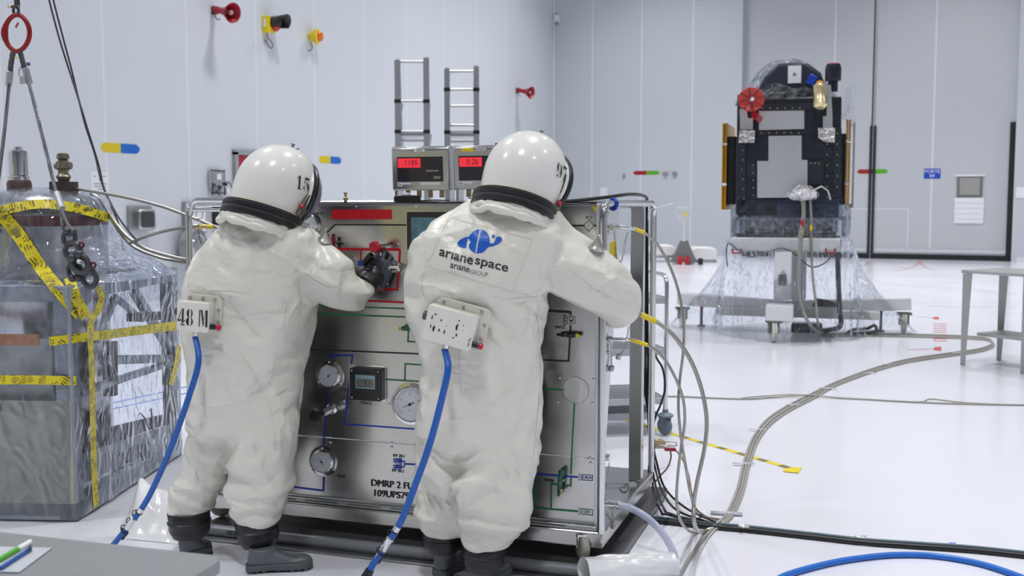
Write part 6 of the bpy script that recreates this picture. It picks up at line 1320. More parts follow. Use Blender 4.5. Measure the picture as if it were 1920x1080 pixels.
# yellow and black floor tape
def hazard(name='striped_tape'):
    m = mat(name, (0.78, 0.62, 0.02), 0.4); N, L = m.node_tree.nodes, m.node_tree.links; b = N['Principled BSDF']; tc_ = N.new('ShaderNodeTexCoord'); sx = N.new('ShaderNodeSeparateXYZ'); L.new(tc_.outputs['Object'], sx.inputs[0])
    f = N.new('ShaderNodeMath'); f.operation = 'MULTIPLY'; f.inputs[1].default_value = 1/0.185; L.new(sx.outputs[0], f.inputs[0]); f2 = N.new('ShaderNodeMath'); f2.operation = 'FRACT'; L.new(f.outputs[0], f2.inputs[0]); f3 = N.new('ShaderNodeMath'); f3.operation = 'LESS_THAN'; f3.inputs[1].default_value = 0.42; L.new(f2.outputs[0], f3.inputs[0])
    mx = N.new('ShaderNodeMix'); mx.data_type = 'RGBA'; mx.inputs[6].default_value = (0.78, 0.62, 0.02, 1); mx.inputs[7].default_value = (0.23, 0.19, 0.04, 1); L.new(f3.outputs[0], mx.inputs[0]); L.new(mx.outputs[2], b.inputs['Base Color']); return m
a, b = PZ(1128, 775), PZ(1488, 880); d = b-a; L_ = d.length; ang = math.atan2(d.y, d.x)
o = MB().box((L_/2, 0, 0), (L_, 0.045, 0.0012)).build('striped_floor_tape', hazard(), smooth=False); o.location = (a.x, a.y, 0.0016); o.rotation_euler = (0, 0, ang); tag(o, 'yellow and black striped tape stuck diagonally across the white floor', 'floor tape')
E_ = [PZ(1478, 886, .0035), PZ(1498, 877, .0035), PZ(1505, 877, .0035), PZ(1498, 887, .0035), PZ(1470, 884, .0035)]
o = MB().add([PZ(1468, 881, .004), PZ(1482, 877, .004), PZ(1504, 876, .004), PZ(1497, 887, .004), PZ(1470, 884, .004)], [(0, 1, 2, 3, 4)]).build('tape_end', YEL, smooth=False); md = o.modifiers.new('t', 'SOLIDIFY'); md.thickness = 0.001; tag(o, 'plain yellow tape piece covering the near end of the striped floor tape', 'floor tape')
# red marks on the floor
RM = mat('red_floor_paint', (0.50, 0.06, 0.07), 0.5)
def floor_line(label, pts, w, name='floor_marking', m=RM, cat='floor marking', group=None):
    s = MB()
    for i in range(len(pts)-1):
        a, b = PZ(*pts[i], 0), PZ(*pts[i+1], 0); d = (b-a); R = Matrix.Rotation(math.atan2(d.y, d.x), 3, 'Z'); s.box((a+b)/2+Vector((0, 0, 0.001)), (d.length, w, 0.0014), R)
    return tag(s.build(name, m, smooth=False), label, cat, group)
floor_line('red painted arrow line on the floor below the red stencil text', [(1703, 656), (1758, 654)], 0.02); 
def floor_poly(label, pts, m=RM): 
    s = MB(); n = len(pts); V = [PZ(x, y, 0.0006) for x, y in pts]+[PZ(x, y, 0.002) for x, y in pts]; s.add(V, [tuple(range(n, 2*n))]+[(i, (i+1) % n, n+(i+1) % n, n+i) for i in range(n)]); return tag(s.build('floor_marking', m, smooth=False), label, 'floor marking')
floor_poly('red arrow head on the floor below the red stencil text', [(1752, 651), (1765, 650), (1765, 658), (1750, 656)])
floor_line('red painted arrow line on the floor above the red stencil text', [(1722, 594), (1754, 596)], 0.02); floor_poly('red arrow head on the floor above the red stencil text', [(1750, 594), (1761, 594), (1760, 599), (1749, 598)])
for i, (s_, px) in enumerate((('SORTIE', 1758), ('SECOURS', 1768))):
    pass
V, F = text_tris('OUVERTURE', 0.17, align='CENTER'); c = PZ(1757, 623, 0.0012); ex, ey = Vector((-0.2, -1, 0)).normalized(), Vector((1, -0.2, 0)).normalized()
rows = []
rnd = random.Random(5); s = MB()
for col, px in enumerate((1754, 1763, 1771)):
    for k in range(9):
        y0 = 606+k*4.0; a, b = PZ(px-3, y0, .001), PZ(px+3, y0+2.4, .001); s.box((a+b)/2, (0.035, 0.07, 0.0014), Matrix.Rotation(YAW, 3, 'Z'))
o = s.build('floor_stencil', RM, smooth=False); tag(o, 'block of red stencilled text on the white floor left of the steel table', 'floor marking', None, 'stuff')
for i, (lab, pts) in enumerate((('faint red dashed line on the floor near the doors, left arm of the fork', [(1724, 490), (1718, 497), (1708, 502), (1693, 506), (1675, 509)]), ('faint red dashed line on the floor near the doors, right arm of the fork', [(1724, 490), (1730, 498), (1740, 503), (1752, 506)]), ('faint red line on the floor left of the forked one', [(1632, 489), (1622, 497), (1610, 502)]))):
    s = MB()
    P = catmull([PZ(*p, 0) for p in pts], 5)
    for k in range(0, len(P)-1, 2):
        d = P[k+1]-P[k]; s.box((P[k]+P[k+1])/2+Vector((0, 0, 0.001)), (d.length, 0.05, 0.0015), Matrix.Rotation(math.atan2(d.y, d.x), 3, 'Z'))
    tag(s.build('floor_marking', RM, smooth=False), lab, 'floor marking', None, 'stuff')
GM = mat('grey_floor_line', (0.42, 0.42, 0.48), 0.5)
for lab, pts in (('faint grey line on the far floor, nearest the steel table', [(1740, 574), (1905, 577)]), ('faint dark line on the far floor right of the satellite', [(1660, 534), (1800, 540), (1905, 552)]), ('faint dark line on the far floor at the foot of the doors', [(1790, 524), (1900, 531)])):
    floor_line(lab, pts, 0.03, m=GM)
BT = mat('blue_floor_line', (0.06, 0.17, 0.62), 0.5)
floor_line('blue line on the floor seen through the wrapped crate, farther of two', [(205, 757), (365, 722)], 0.03, m=BT); floor_line('blue line on the floor seen through the wrapped crate, nearer of two', [(205, 768), (365, 734)], 0.03, m=BT)
# thick blue hose at lower right
cable('blue_hose', 'thick blue hose arching over the floor at the lower right corner', [PZ(1440, 1100, .014), PZ(1475, 1078, .014), PZ(1560, 1055, .014), PZ(1640, 1043, .014), PZ(1700, 1040, .014), PZ(1760, 1043, .014), PZ(1830, 1055, .014), PZ(1890, 1073, .014), PZ(1950, 1096, .014)], 0.0135, mat('blue_hose_bright', (0.012, 0.14, 0.56), 0.35), 'hose', n=14)
# white loops and yellow tag on the cart rail
t = thing('yellow_tag', 'yellow tag hanging by white string from the right rail of the cart', 'tag', PD(1146, 470, 4.85))
tg = cp(1150, 470, 0.10); tW = CM @ tg
MB().box(tW, (0.03, 0.004, 0.078), Matrix.Rotation(CA+0.5, 3, 'Z')).build('tag_card', mat('tag_yellow', (0.82, 0.66, 0.02), 0.45), t, world=True, bevel=0.001)
s = MB()
for cxp, cyp, rx, ry in ((1137, 428, 7, 16), (1134, 440, 6, 9), (1140, 450, 7, 7)):
    P = [CM @ cp(cxp+rx*math.cos(a), cyp-ry*math.sin(a), 0.05) for a in [2*PI*k/20 for k in range(20)]]; s.tube(P, 0.0014, 6, closed=True)
s.build('white_string', WHITEP, t, world=True)
o = MB().torus(CM @ cp(1137, 402, 0.03), 0.017, 0.0025, CEY, 20, 6, 0.5, 1.0, u=CEX).build('ring', STEELP, t, world=True)

# ================================================================ SHELF TROLLEY behind the cart
TA = 0.599; tc0 = PZ(1247, 816); TMx = Matrix.Translation((tc0.x, tc0.y, 0)) @ Matrix.Rotation(TA, 4, 'Z')
tr = thing('shelf_trolley', 'stainless shelf trolley on grey castors standing behind the control cart', 'trolley', (tc0.x, tc0.y, 0), TA)
def TL(px, py, y=0.0): return TMx.inverted() @ PP(px, py, TMx @ Vector((0, y, 0)), TMx.to_3x3() @ Vector((0, 1, 0)))
W_, D2 = 0.95, 0.55; zs_ = [TL(1245, 560).z, TL(1245, 656).z, TL(1245, 748).z]
for zz in zs_:
    MB().box((-W_/2, D2/2, zz), (W_, D2, 0.012)).box((-W_/2, 0, zz-0.012), (W_, 0.01, 0.045)).box((0, D2/2, zz-0.012), (0.01, D2, 0.045)).box((-W_/2, D2, zz-0.012), (W_, 0.01, 0.045)).build('shelf', STEELD if zz < 0 else mat('shelf_steel', (0.50, 0.51, 0.53), 0.35, 0.8), tr, bevel=0.003)
zt_ = TL(1245, 517).z
for x in (0.0, -W_):
    MB().tube(smooth_path([(x, 0, 0.16), (x, 0, zt_), (x, D2, zt_), (x, D2, 0.16)], 0.09, 8), 0.015, 12).build('frame_tube', STEELP, tr)
CG = mat('castor_grey', (0.16, 0.20, 0.25), 0.45)
for x in (0, -W_):
    for y in (0, D2):
        o = MB().lathe([(0.01, -0.016), (0.055, -0.016), (0.062, -0.008), (0.062, 0.008), (0.055, 0.016), (0.01, 0.016)], (x, y+0.01, 0.063), Matrix.Rotation(0.5, 3, 'Z') @ Vector((1, 0, 0)), 26).build('castor', CG, tr)
        MB().lathe([(0.055, 0.0), (0.055, 0.012), (0.02, 0.03), (0.02, 0.05)], (x, y, 0.13), (0, 0, 1), 20).box((x-0.02, y+0.01, 0.10), (0.012, 0.05, 0.09), Matrix.Rotation(0.5, 3, 'Z')).box((x+0.022, y+0.01, 0.10), (0.012, 0.05, 0.09), Matrix.Rotation(0.5, 3, 'Z')).build('castor_fork', CG, o)
MB().box((-0.30, 0.2, TL(1245, 780).z), (0.5, 0.35, 0.05)).build('low_drawer', mat('drawer_grey', (0.35, 0.37, 0.40), 0.4, 0.4), tr, bevel=0.004)

# ================================================================ STEEL TABLE at right
def tapered(mb, p, q, w0, w1): 
    p, q = Vector(p), Vector(q); V = []
    for c, w in ((p, w0), (q, w1)): V += [c+Vector((sx*w/2, sy*w/2, 0)) for sx, sy in ((-1, -1), (1, -1), (1, 1), (-1, 1))]
    return mb.add(V, [(0, 3, 2, 1), (4, 5, 6, 7)]+[(i, (i+1) % 4, 4+(i+1) % 4, 4+i) for i in range(4)])
l0 = PZ(1805, 684); l1 = PZ(1914, 700); d = (l1-l0); wv = d.normalized(); dv = Vector((-wv.y, wv.x, 0)); tt = PD(1806, 506, depth(l0)).z
st = thing('steel_table', 'bare steel table with lower shelf standing on the floor at the right edge', 'table', (l0.x, l0.y, 0))
TS = mat('table_steel', (0.44, 0.44, 0.43), 0.42, 0.6, var=0.1)
Wt, Dt = d.length+0.02, 0.62
def sp2(a, b, h): return l0+wv*a+dv*b+Vector((0, 0, h))
MB().add([sp2(a, b, h) for h in (tt-0.03, tt) for a, b in ((-0.03, -0.03), (1.4, -0.03), (1.4, Dt), (-0.03, Dt))], [(0, 3, 2, 1), (4, 5, 6, 7), (0, 1, 5, 4), (1, 2, 6, 5), (2, 3, 7, 6), (3, 0, 4, 7)]).build('table_top', TS, st, world=True, bevel=0.004)
for a, b in ((0.0, 0.0), (Wt, 0.0), (0.0, Dt-0.04), (Wt, Dt-0.04)):
    s = MB(); tapered(s, sp2(a, b, 0.0), sp2(a+0.02, b+0.0, tt-0.03), 0.045, 0.085); s.build('leg', TS, st, world=True, bevel=0.003)
MB().add([sp2(a, b, h) for h in (0.28, 0.31) for a, b in ((0.03, 0.16), (Wt, 0.16), (Wt, Dt-0.05), (0.03, Dt-0.05))], [(0, 3, 2, 1), (4, 5, 6, 7), (0, 1, 5, 4), (1, 2, 6, 5), (2, 3, 7, 6), (3, 0, 4, 7)]).build('lower_shelf', TS, st, world=True, bevel=0.003)
# ================================================================ SATELLITE ON ITS STAND
SD = 12.9
sb = PZ(1478, 626); sb = Vector((PD(1478, 600, SD).x, PD(1478, 600, SD).y, 0))
SAx = 0.11     # turned almost square to the camera
sat = thing('satellite', 'black foil covered satellite with red dish and gold solar panel edges on a white stand', 'satellite', (sb.x, sb.y, 0), SAx)
SM_ = ROOT[sat.name]; SI = SM_.inverted(); SY = SM_.to_3x3() @ Vector((0, 1, 0))
def SL(px, py, y=0.0): return SI @ PP(px, py, SM_ @ Vector((0, y, 0)), SY)
YF_ = -0.55       # front face of the body
MLI = mat('black_mli_foil', (0.022, 0.026, 0.036), 0.34, 0.25, bump=0.7, bscale=9, bdist=0.02, var=0.3)
RAD = mat('radiator_mirror', (0.62, 0.63, 0.64), 0.25, 0.45, var=0.05, vscale=2)
FOIL = mat('silver_foil', (0.75, 0.74, 0.70), 0.2, 0.95, bump=1.0, bscale=14, bdist=0.04)
GOLD = mat('gold_edge', (0.80, 0.40, 0.04), 0.28, 0.85, bump=0.2, bscale=30)
a, b = SL(1383, 408, YF_), SL(1578, 180, YF_); bw, bh = b.x-a.x, b.z-a.z
MB().box(((a.x+b.x)/2, YF_+0.55, (a.z+b.z)/2), (bw, 1.1, bh)).build('body', MLI, sat, bevel=0.02)
def plate(name, pts, m, y=YF_, t=0.01, **k):
    q = [SL(px, py, y) for px, py in pts]; return MB().prism([(p.x, p.z) for p in q], (0, y, 0), (1, 0, 0), (0, 0, 1), (0, -1, 0), t).build(name, m, sat, smooth=False, **k)
plate('upper_radiator', [(1423, 208), (1508, 207), (1508, 242), (1423, 244)], RAD); plate('main_radiator', [(1441, 255), (1503, 254), (1503, 300), (1514, 300), (1514, 370), (1420, 371), (1420, 302), (1441, 302)], RAD)
for pts in ([(1383, 178), (1398, 178), (1398, 402), (1380, 402)], [(1422, 246), (1510, 245), (1510, 252), (1422, 253)], [(1564, 240), (1578, 240), (1578, 370), (1564, 370)], [(1516, 302), (1544, 302), (1544, 345), (1516, 345)], [(1400, 306), (1418, 306), (1418, 334), (1400, 334)], [(1384, 374), (1456, 374), (1456, 404), (1384, 404)], [(1425, 195), (1525, 192), (1525, 206), (1425, 207)]):
    plate('foil_blanket', pts, mat('mli_patch', (0.032, 0.036, 0.048), 0.30, 0.3, bump=0.8, bscale=16, bdist=0.015), t=0.02)
plate('tilted_flap', [(1384, 396), (1400, 380), (1408, 386), (1392, 402)], mat('mli_sheen', (0.07, 0.08, 0.10), 0.25, 0.6), t=0.035); plate('tilted_flap', [(1419, 380), (1438, 380), (1436, 402), (1417, 402)], MATS['mli_sheen'], t=0.035)
rnd = random.Random(11); s = MB()
for px, py in [(1390+rnd.random()*6, 210+18*k) for k in range(10)]+[(1430+14*k, 203) for k in range(6)]+[(1428+14*k, 249) for k in range(6)]+[(1551, 210+20*k) for k in range(9)]+[(1570, 250+20*k) for k in range(6)]+[(1412, 310+14*k) for k in range(5)]+[(1520+8*k, 306) for k in range(3)]:
    p = SL(px, py, YF_-0.02); s.ball(p, 0.008, 6)
s.build('blanket_studs', mat('stud_tan', (0.45, 0.36, 0.22), 0.4, 0.5), sat)['kind'] = 'stuff'
# dish
c = SL(1409, 187, YF_-0.25); R_ = 25*abs(SL(1410, 187, YF_-0.25).x-c.x)
V = []; 
for j in range(7):
    for k in range(40):
        q = j/6; V.append(c+Vector((R_*q*math.cos(2*PI*k/40), 0.05*(1-q*q)-0.03, R_*0.92*q*math.sin(2*PI*k/40))))
dish = MB().grid(V, 40, 7, True).build('antenna_dish', mat('dish_red', (0.62, 0.06, 0.055), 0.4), sat, weld=True); md = dish.modifiers.new('t', 'SOLIDIFY'); md.thickness = 0.01
s = MB()
for k in range(8):
    a_ = 2*PI*k/8+0.2; s.cyl(c+Vector((0.02*math.cos(a_), -0.035, 0.02*math.sin(a_))), c+Vector((R_*math.cos(a_), -0.04, R_*0.92*math.sin(a_))), 0.0045, n=6)
s.build('dish_ribs', BLACKP, dish); MB().cyl(c+Vector((0.0, 0.0, 0)), c+Vector((0.02, -0.10, 0)), 0.02).build('dish_feed', WHITEP, dish)
MB().cyl(c+Vector((0.03, 0.05, -0.17)), c+Vector((0.07, 0.25, -0.2)), 0.04, n=18).build('dish_mount', RED, sat)
# gold and white antenna on the right, black barrel
c = SL(1537, 168, YF_-0.12); k1 = abs(SL(1538, 168, YF_-0.12).x-c.x)
g_ = MB().lathe([(13*k1, 0), (13.5*k1, 0.03), (12.5*k1, 0.05), (12.8*k1, 0.08), (12*k1, 0.10), (12*k1, 0.17), (13.2*k1, 0.19), (13.2*k1, 0.24), (8*k1, 0.27)], c+Vector((0, 0, 0.04)), (0.05, -0.35, -1), 26).build('gold_antenna', mat('pale_gold', (0.80, 0.66, 0.38), 0.25, 0.8, bump=0.5, bscale=20), sat)
MB().cyl(c+Vector((0, -0.045, 0.065)), c+Vector((0, -0.05, 0.068)), 0.04).build('antenna_mouth', mat('gold_dark', (0.25, 0.12, 0.02), 0.3, 0.8), g_)
c = SL(1562, 152, YF_+0.15); MB().lathe([(0.055, -0.12), (0.055, 0), (0.085, 0.0), (0.09, 0.02), (0.09, 0.15), (0.075, 0.19), (0.05, 0.2)], c, (0, 0, 1), 26).build('black_barrel', mat('barrel_black', (0.02, 0.02, 0.03), 0.2), sat)
MB().torus(c+Vector((0, 0, 0.19)), 0.065, 0.010, (0, 0, 1)).build('red_rim', RED, sat)
for pts in ([(1387, 205), (1400, 205), (1403, 222), (1412, 222), (1412, 243), (1388, 243), (1388, 222)],): plate('hinge_bracket', pts, mat('bracket_pale', (0.55, 0.56, 0.57), 0.35, 0.6), t=0.04)
plate('hinge_bracket', [(1552, 160), (1558, 160), (1561, 218), (1561, 240), (1543, 240), (1543, 218), (1550, 218)], MATS['bracket_pale'], t=0.04)
plate('foil_square', [(1387, 244), (1416, 245), (1415, 268), (1385, 268)], FOIL, t=0.03); plate('foil_square', [(1534, 240), (1566, 240), (1565, 268), (1545, 266), (1534, 258)], FOIL, t=0.03)
# solar panel stacks, seen edge on
for px0, px1, py0, py1, sgn in ((1354, 1366, 232, 393, -1), (1583, 1596, 225, 393, 1)):
    a, b = SL(px0, py1, -0.2), SL(px1, py0, -0.2); xx = (a.x+b.x)/2; w = b.x-a.x
    o = MB().box((xx-w*0.27, 0.15, (a.z+b.z)/2), (w*0.42, 0.95, b.z-a.z)).box((xx+w*0.27, 0.15, (a.z+b.z)/2), (w*0.42, 0.95, b.z-a.z)).build('solar_panel_stack', GOLD, sat, bevel=0.004)
    MB().box((xx, -0.33, a.z+0.3), (w*1.1, 0.02, 0.03)).box((xx, -0.33, b.z-0.25), (w*1.1, 0.02, 0.03)).build('panel_clip', FOIL, o, smooth=False)
    xi = xx-sgn*w*1.3; MB().box((xi, 0.1, (a.z+b.z)/2-0.05), (w*1.6, 0.7, (b.z-a.z)*0.8)).build('panel_hinge_box', mat('hinge_black', (0.018, 0.02, 0.026), 0.35, bump=0.5, bscale=12), sat, bevel=0.01)
a, b = SL(1597, 390, 0.2), SL(1604, 232, 0.2); MB().box(((a.x+b.x)/2, 0.3, (a.z+b.z)/2), (b.x-a.x, 0.8, b.z-a.z)).build('pale_side_panel', mat('pale_mauve_panel', (0.42, 0.40, 0.43), 0.4), sat, bevel=0.004)
# silver foil bundle at the bottom
c = SL(1506, 361, YF_-0.12); s = MB(); s.ball(c, 0.11, 20, (1.25, 0.6, 0.85)); s.ball(c+Vector((0.09, 0, -0.02)), 0.07, 14, (1.2, 0.7, 0.9)); s.ball(c+Vector((-0.1, 0, -0.03)), 0.07, 14, (1.2, 0.7, 0.8)); o = s.build('foil_bundle', mat('crinkled_silver', (0.92, 0.91, 0.90), 0.2, 1.0, bump=1.0, bscale=16, bdist=0.12), sat)
o.data.transform(Matrix.Identity(4)); 
for v in o.data.vertices: v.co += v.co.normalized()*0.0+Vector((0, -1, 0.2))*0.03*mnoise.noise(v.co*16)
MB().tube([c+Vector((0.12, -0.02, 0.03)), c+Vector((0.2, -0.03, 0.07)), c+Vector((0.27, -0.02, 0.02)), c+Vector((0.30, 0, -0.08))], 0.01, 8).build('foil_wrapped_cable', FOIL, sat)
BF = mat('blue_film_patch', (0.05, 0.07, 0.13), 0.3, 0.2, bump=1.0, bscale=10, alpha=0.3)
plate('blue_film', [(1457, 376), (1580, 372), (1580, 408), (1457, 410)], BF, y=YF_-0.03, t=0.01)
# top: instrument under a plastic cover
a, b = SL(1425, 177, 0.0), SL(1545, 177, 0.0); cxx = (a.x+b.x)/2; topz = SL(1500, 178, YF_).z; hh = SL(1490, 116, 0.0).z-topz
s = MB(); s.prism([(-0.42, 0), (-0.30, hh*0.55), (-0.16, hh*0.88), (0.16, hh*0.92), (0.34, hh*0.6), (0.42, 0)], (cxx, -0.35, topz), (1, 0, 0), (0, 0, 1), (0, 1, 0), 0.7); s.build('instrument_cover_frame', mat('dark_instrument', (0.03, 0.035, 0.055), 0.4, bump=0.5, bscale=7), sat, bevel=0.04)
q = SL(1490, 140, -0.36); MB().box((q.x, -0.375, q.z), (0.15, 0.02, 0.2)).build('white_panel', WHITEP, sat, bevel=0.003)
MB().lathe([(0.028, 0), (0.02, -0.03)], (q.x, -0.39, q.z), (0, -1, 0), 3).build('triangle_mark', STEELD, sat)
q = SL(1522, 150, -0.37); MB().box((q.x, -0.37, q.z), (0.10, 0.03, 0.12), Matrix.Rotation(0.5, 3, 'Y')).build('blue_tape_piece', BLUE, sat, bevel=0.01)
cov = film_mat('cover_film', 6, 1.0, haze=0.09, dist=0.05); V = []; n = 48; rows = [(0.04, hh*1.06), (0.18, hh*1.04), (0.30, hh*0.90), (0.38, hh*0.65), (0.48, hh*0.3), (0.58, 0.02), (0.60, -0.05)]
for r, h in rows:
    for k in range(n):
        a_ = 2*PI*k/n; nn = 1+0.16*mnoise.noise(Vector((math.cos(a_)*2, math.sin(a_)*2, h*4))); V.append(Vector((cxx-0.06+(r*1.0)*math.cos(a_)*nn, r*0.75*math.sin(a_)*nn, topz+h+0.02*mnoise.noise(Vector((math.cos(a_)*5, math.sin(a_)*5, h*9))))))
o = MB().grid(V, n, len(rows), True).build('plastic_cover', cov, sat); md = o.modifiers.new('s', 'SUBSURF'); md.levels = 1; md.render_levels = 1
c = SL(1583, 190, 0.1); MB().grid([c+Vector((0.06*i-0.05, 0.02*math.sin(i*2), -0.10*j+0.12+0.03*i*(1-j))) for j in range(4) for i in range(4)], 4, 4).build('loose_film_corner', film_mat('corner_film', 8, 1.0, haze=0.2), sat)
# interface ring and feet between body and stand
z0, z1 = SL(1480, 440, 0).z, SL(1480, 406, 0).z
s = MB()
for x in (-0.50, -0.18, 0.05, 0.28, 0.5):
    for y in (-0.4, 0.4): s.cyl((x, y, z0), (x, y, z1), 0.02, n=10)
for x in (-0.62, 0.62):
    for y in (-0.45, 0.45): s.box((x, y, (z0+z1)/2), (0.05, 0.05, z1-z0))
s.box((0, 0, z1-0.02), (1.25, 0.9, 0.03)); s.box((0, 0.1, (z0+z1)/2), (1.1, 0.5, (z1-z0)*0.6)); s.build('interface_struts', GALV, sat)
V = []
for j in range(4):
    for k in range(90):
        a_ = 2*PI*k/90; r_q = (abs(math.cos(a_)/0.68)**8+abs(math.sin(a_)/0.56)**8)**(-1/8)+0.03*mnoise.noise(Vector((a_*7, j, 3))); V.append(Vector((r_q*math.cos(a_), r_q*math.sin(a_), z0-0.05+(z1-z0+0.2)*j/3)))
MB().grid(V, 90, 4, True).build('film_band', film_mat('band_film', 7, 1.0, haze=0.10, tint=(0.85, 0.9, 1.0)), sat)
# ---- white stand
stand = thing('satellite_stand', 'white wheeled stand draped in clear film under the satellite', 'stand', (sb.x, sb.y, 0), SAx)
WS = mat('stand_white', (0.72, 0.73, 0.74), 0.35)
a, b = SL(1371, 470, -0.62), SL(1576, 447, -0.62)
MB().box(((a.x+b.x)/2, 0, (a.z+b.z)/2), (b.x-a.x, 1.24, b.z-a.z)).build('stand_table', WS, stand, bevel=0.015)
MB().box(((a.x+b.x)/2, 0, b.z+0.02), (b.x-a.x-0.1, 1.1, 0.05)).build('table_plate', mat('dark_plate', (0.12, 0.115, 0.11), 0.3, 0.6), stand, bevel=0.004)
for px in (1381, 1557):
    q = SL(px, 468, -0.64); MB().tube(smooth_path([(q.x-0.05, -0.62, q.z+0.01), (q.x-0.05, -0.64, q.z-0.04), (q.x+0.05, -0.64, q.z-0.04), (q.x+0.05, -0.62, q.z+0.01)], 0.02), 0.010, 8).build('red_handle', RED, stand)
YC = -0.75
a, b = SL(1450, 562, YC), SL(1485, 472, YC); cw = b.x-a.x
colm = MB().box(((a.x+b.x)/2, YC+0.12, (a.z+b.z)/2+0.0), (cw, 0.22, b.z-a.z)).build('front_column', WS, stand, bevel=0.012)
q = SL(1467, 525, YC); MB().box((q.x, YC+0.009, q.z), (0.09, 0.005, 0.13)).build('column_window', mat('window_grey', (0.20, 0.21, 0.22), 0.3), colm, smooth=False)
MB().box((b.x+0.06, -0.1, (a.z+b.z)/2), (0.16, 0.3, b.z-a.z+0.1)).build('centre_column', mat('stand_grey_white', (0.6, 0.6, 0.6), 0.4), stand, bevel=0.01)
def arm(p, q, w=0.16, h=0.15, name='outrigger_arm'):
    p, q = Vector(p), Vector(q); d = q-p; R = Matrix.Rotation(math.atan2(d.y, d.x), 3, 'Z') @ Matrix.Rotation(-math.atan2(d.z, d.xy.length), 3, 'Y'); return MB().box((p+q)/2, (d.length, w, h), R).build(name, WS, stand, bevel=0.012)
fr, lf, rt = SI @ PZ(1450, 641), SI @ PZ(1279, 612), SI @ PZ(1694, 624)
fr.z = lf.z = rt.z = 0
za = 0.36
arm((0, 0.0, za-0.05), (lf.x-0.05, lf.y, za)); arm((0, 0.0, za-0.05), (rt.x+0.06, rt.y, za)); arm((0, 0.1, za-0.08), (fr.x+0.1, fr.y-0.03, za-0.06))
a, b = SL(1436, 600, fr.y), SL(1488, 572, fr.y); MB().box(((a.x+b.x)/2, fr.y+0.05, (a.z+b.z)/2), (b.x-a.x, 0.3, b.z-a.z)).build('castor_box', WS, stand, bevel=0.015)
MB().box((0.1, 0.15, za-0.12), (1.9, 0.4, 0.10)).build('base_frame', mat('base_offwhite', (0.62, 0.62, 0.60), 0.4), stand, bevel=0.01)
tx_, ty_ = rt.x-0.10, rt.y-0.085
V, F = text_tris('2402', 0.11); R2 = math.atan2(rt.y, rt.x)
MB().add([Vector((rt.x-0.18, rt.y-0.085+0.0, za))+Vector((math.cos(R2), math.sin(R2), 0))*x+Vector((0, 0, 1))*y+Vector((0, -0.02, 0)) for x, y in V], F).build('stand_lettering', mat('stencil_grey', (0.12, 0.12, 0.12), 0.5), stand, smooth=False)
for w_, an in ((fr, 0.25), (lf, 0.3), (rt, 0.05)):
    R = 0.125; axv = Vector((math.cos(an), math.sin(an), 0))
    o = MB().lathe([(0.03, -0.03), (0.09, -0.03), (R-0.01, -0.028), (R, -0.02), (R, -0.004), (R-0.01, 0), (R, 0.004), (R, 0.02), (R-0.01, 0.028), (0.09, 0.03), (0.03, 0.03)], (w_.x, w_.y, R), axv, 30).build('stand_castor', mat('castor_white', (0.68, 0.68, 0.62), 0.4), stand)
    MB().box(Vector((w_.x, w_.y, 0.235))+axv*0.0, (0.17, 0.12, 0.03), Matrix.Rotation(an, 3, 'Z')).box(Vector((w_.x, w_.y, 0.17))+axv*0.05, (0.015, 0.10, 0.14), Matrix.Rotation(an, 3, 'Z')).box(Vector((w_.x, w_.y, 0.17))-axv*0.05, (0.015, 0.10, 0.14), Matrix.Rotation(an, 3, 'Z')).build('castor_fork', mat('fork_dark', (0.18, 0.18, 0.16), 0.4, 0.6), o)
for px, py in ((1315, 612), (1651, 622)):
    q = SI @ PZ(px, py); MB().cyl((q.x, q.y, 0), (q.x, q.y, 0.3), 0.018, n=12).lathe([(0.05, 0), (0.05, 0.015), (0.02, 0.03)], (q.x, q.y, 0), (0, 0, 1), 18).lathe([(0.035, 0.28), (0.045, 0.3), (0.045, 0.36)], (q.x, q.y, 0), (0, 0, 1), 14).build('levelling_foot', mat('foot_dark', (0.12, 0.12, 0.14), 0.4, 0.5), stand)
q = SI @ PZ(1512, 627); MB().box((q.x, q.y+0.1, 0.07), (0.36, 0.24, 0.11)).build('black_case', BLACKP, stand, bevel=0.02)
q = SL(1548, 583, -0.2)
s = MB()
for k in range(5): s.torus((q.x, -0.2, 0.36+0.014*k), 0.15-0.01*k, 0.009, (0.05*k, 0.03, 1), 26, 6)
s.build('cable_coil', mat('coil_dark', (0.07, 0.065, 0.06), 0.5), stand)
def scab(label, L, r, m, name='satellite_cable'):
    return cable(name, label, [PZ(a, b, d[1]) if isinstance(d, tuple) else PD(a, b, d) for a, b, d in L], r, m)
dz = depth(SM_ @ Vector((0, -0.72, 0)))
scab('pale hose hanging from the silver bundle of the satellite, left of three', [(1504, 372, dz), (1506, 400, dz), (1500, 440, dz-.05), (1499, 480, dz-.1), (1497, 530, dz-.1), (1503, 575, dz-.15), (1520, 610, dz-.2), (1545, 626, z(.02)), (1580, 627, z(.02))], 0.018, CABLEG)
scab('pale hose hanging from the silver bundle of the satellite, middle of three', [(1508, 372, dz), (1508, 410, dz), (1503, 450, dz-.05), (1500, 500, dz-.1), (1500, 550, dz-.1), (1510, 595, dz-.15), (1530, 622, z(.04)), (1560, 629, z(.02))], 0.014, CABLEG)
scab('thin hose hanging from the silver bundle of the satellite, right of three', [(1519, 372, dz), (1521, 410, dz), (1521, 460, dz), (1524, 520, dz-.1), (1530, 570, dz-.15), (1533, 600, dz-.2), (1545, 624, z(.02)), (1600, 627, z(.02))], 0.014, CABLEG)
s = thing('cable_tags', 'red and yellow tags on the hoses hanging below the satellite', 'tags', PD(1505, 420, dz))
MB().box(PD(1504, 419, dz-.03), (0.04, 0.03, 0.07)).build('red_tag', RED, s, world=True, bevel=0.004)
for px, py in ((1504, 436), (1521, 427), (1498, 469)): MB().box(PD(px, py, dz-.03), (0.03, 0.03, 0.06)).build('yellow_tag', YEL, s, world=True, bevel=0.004)
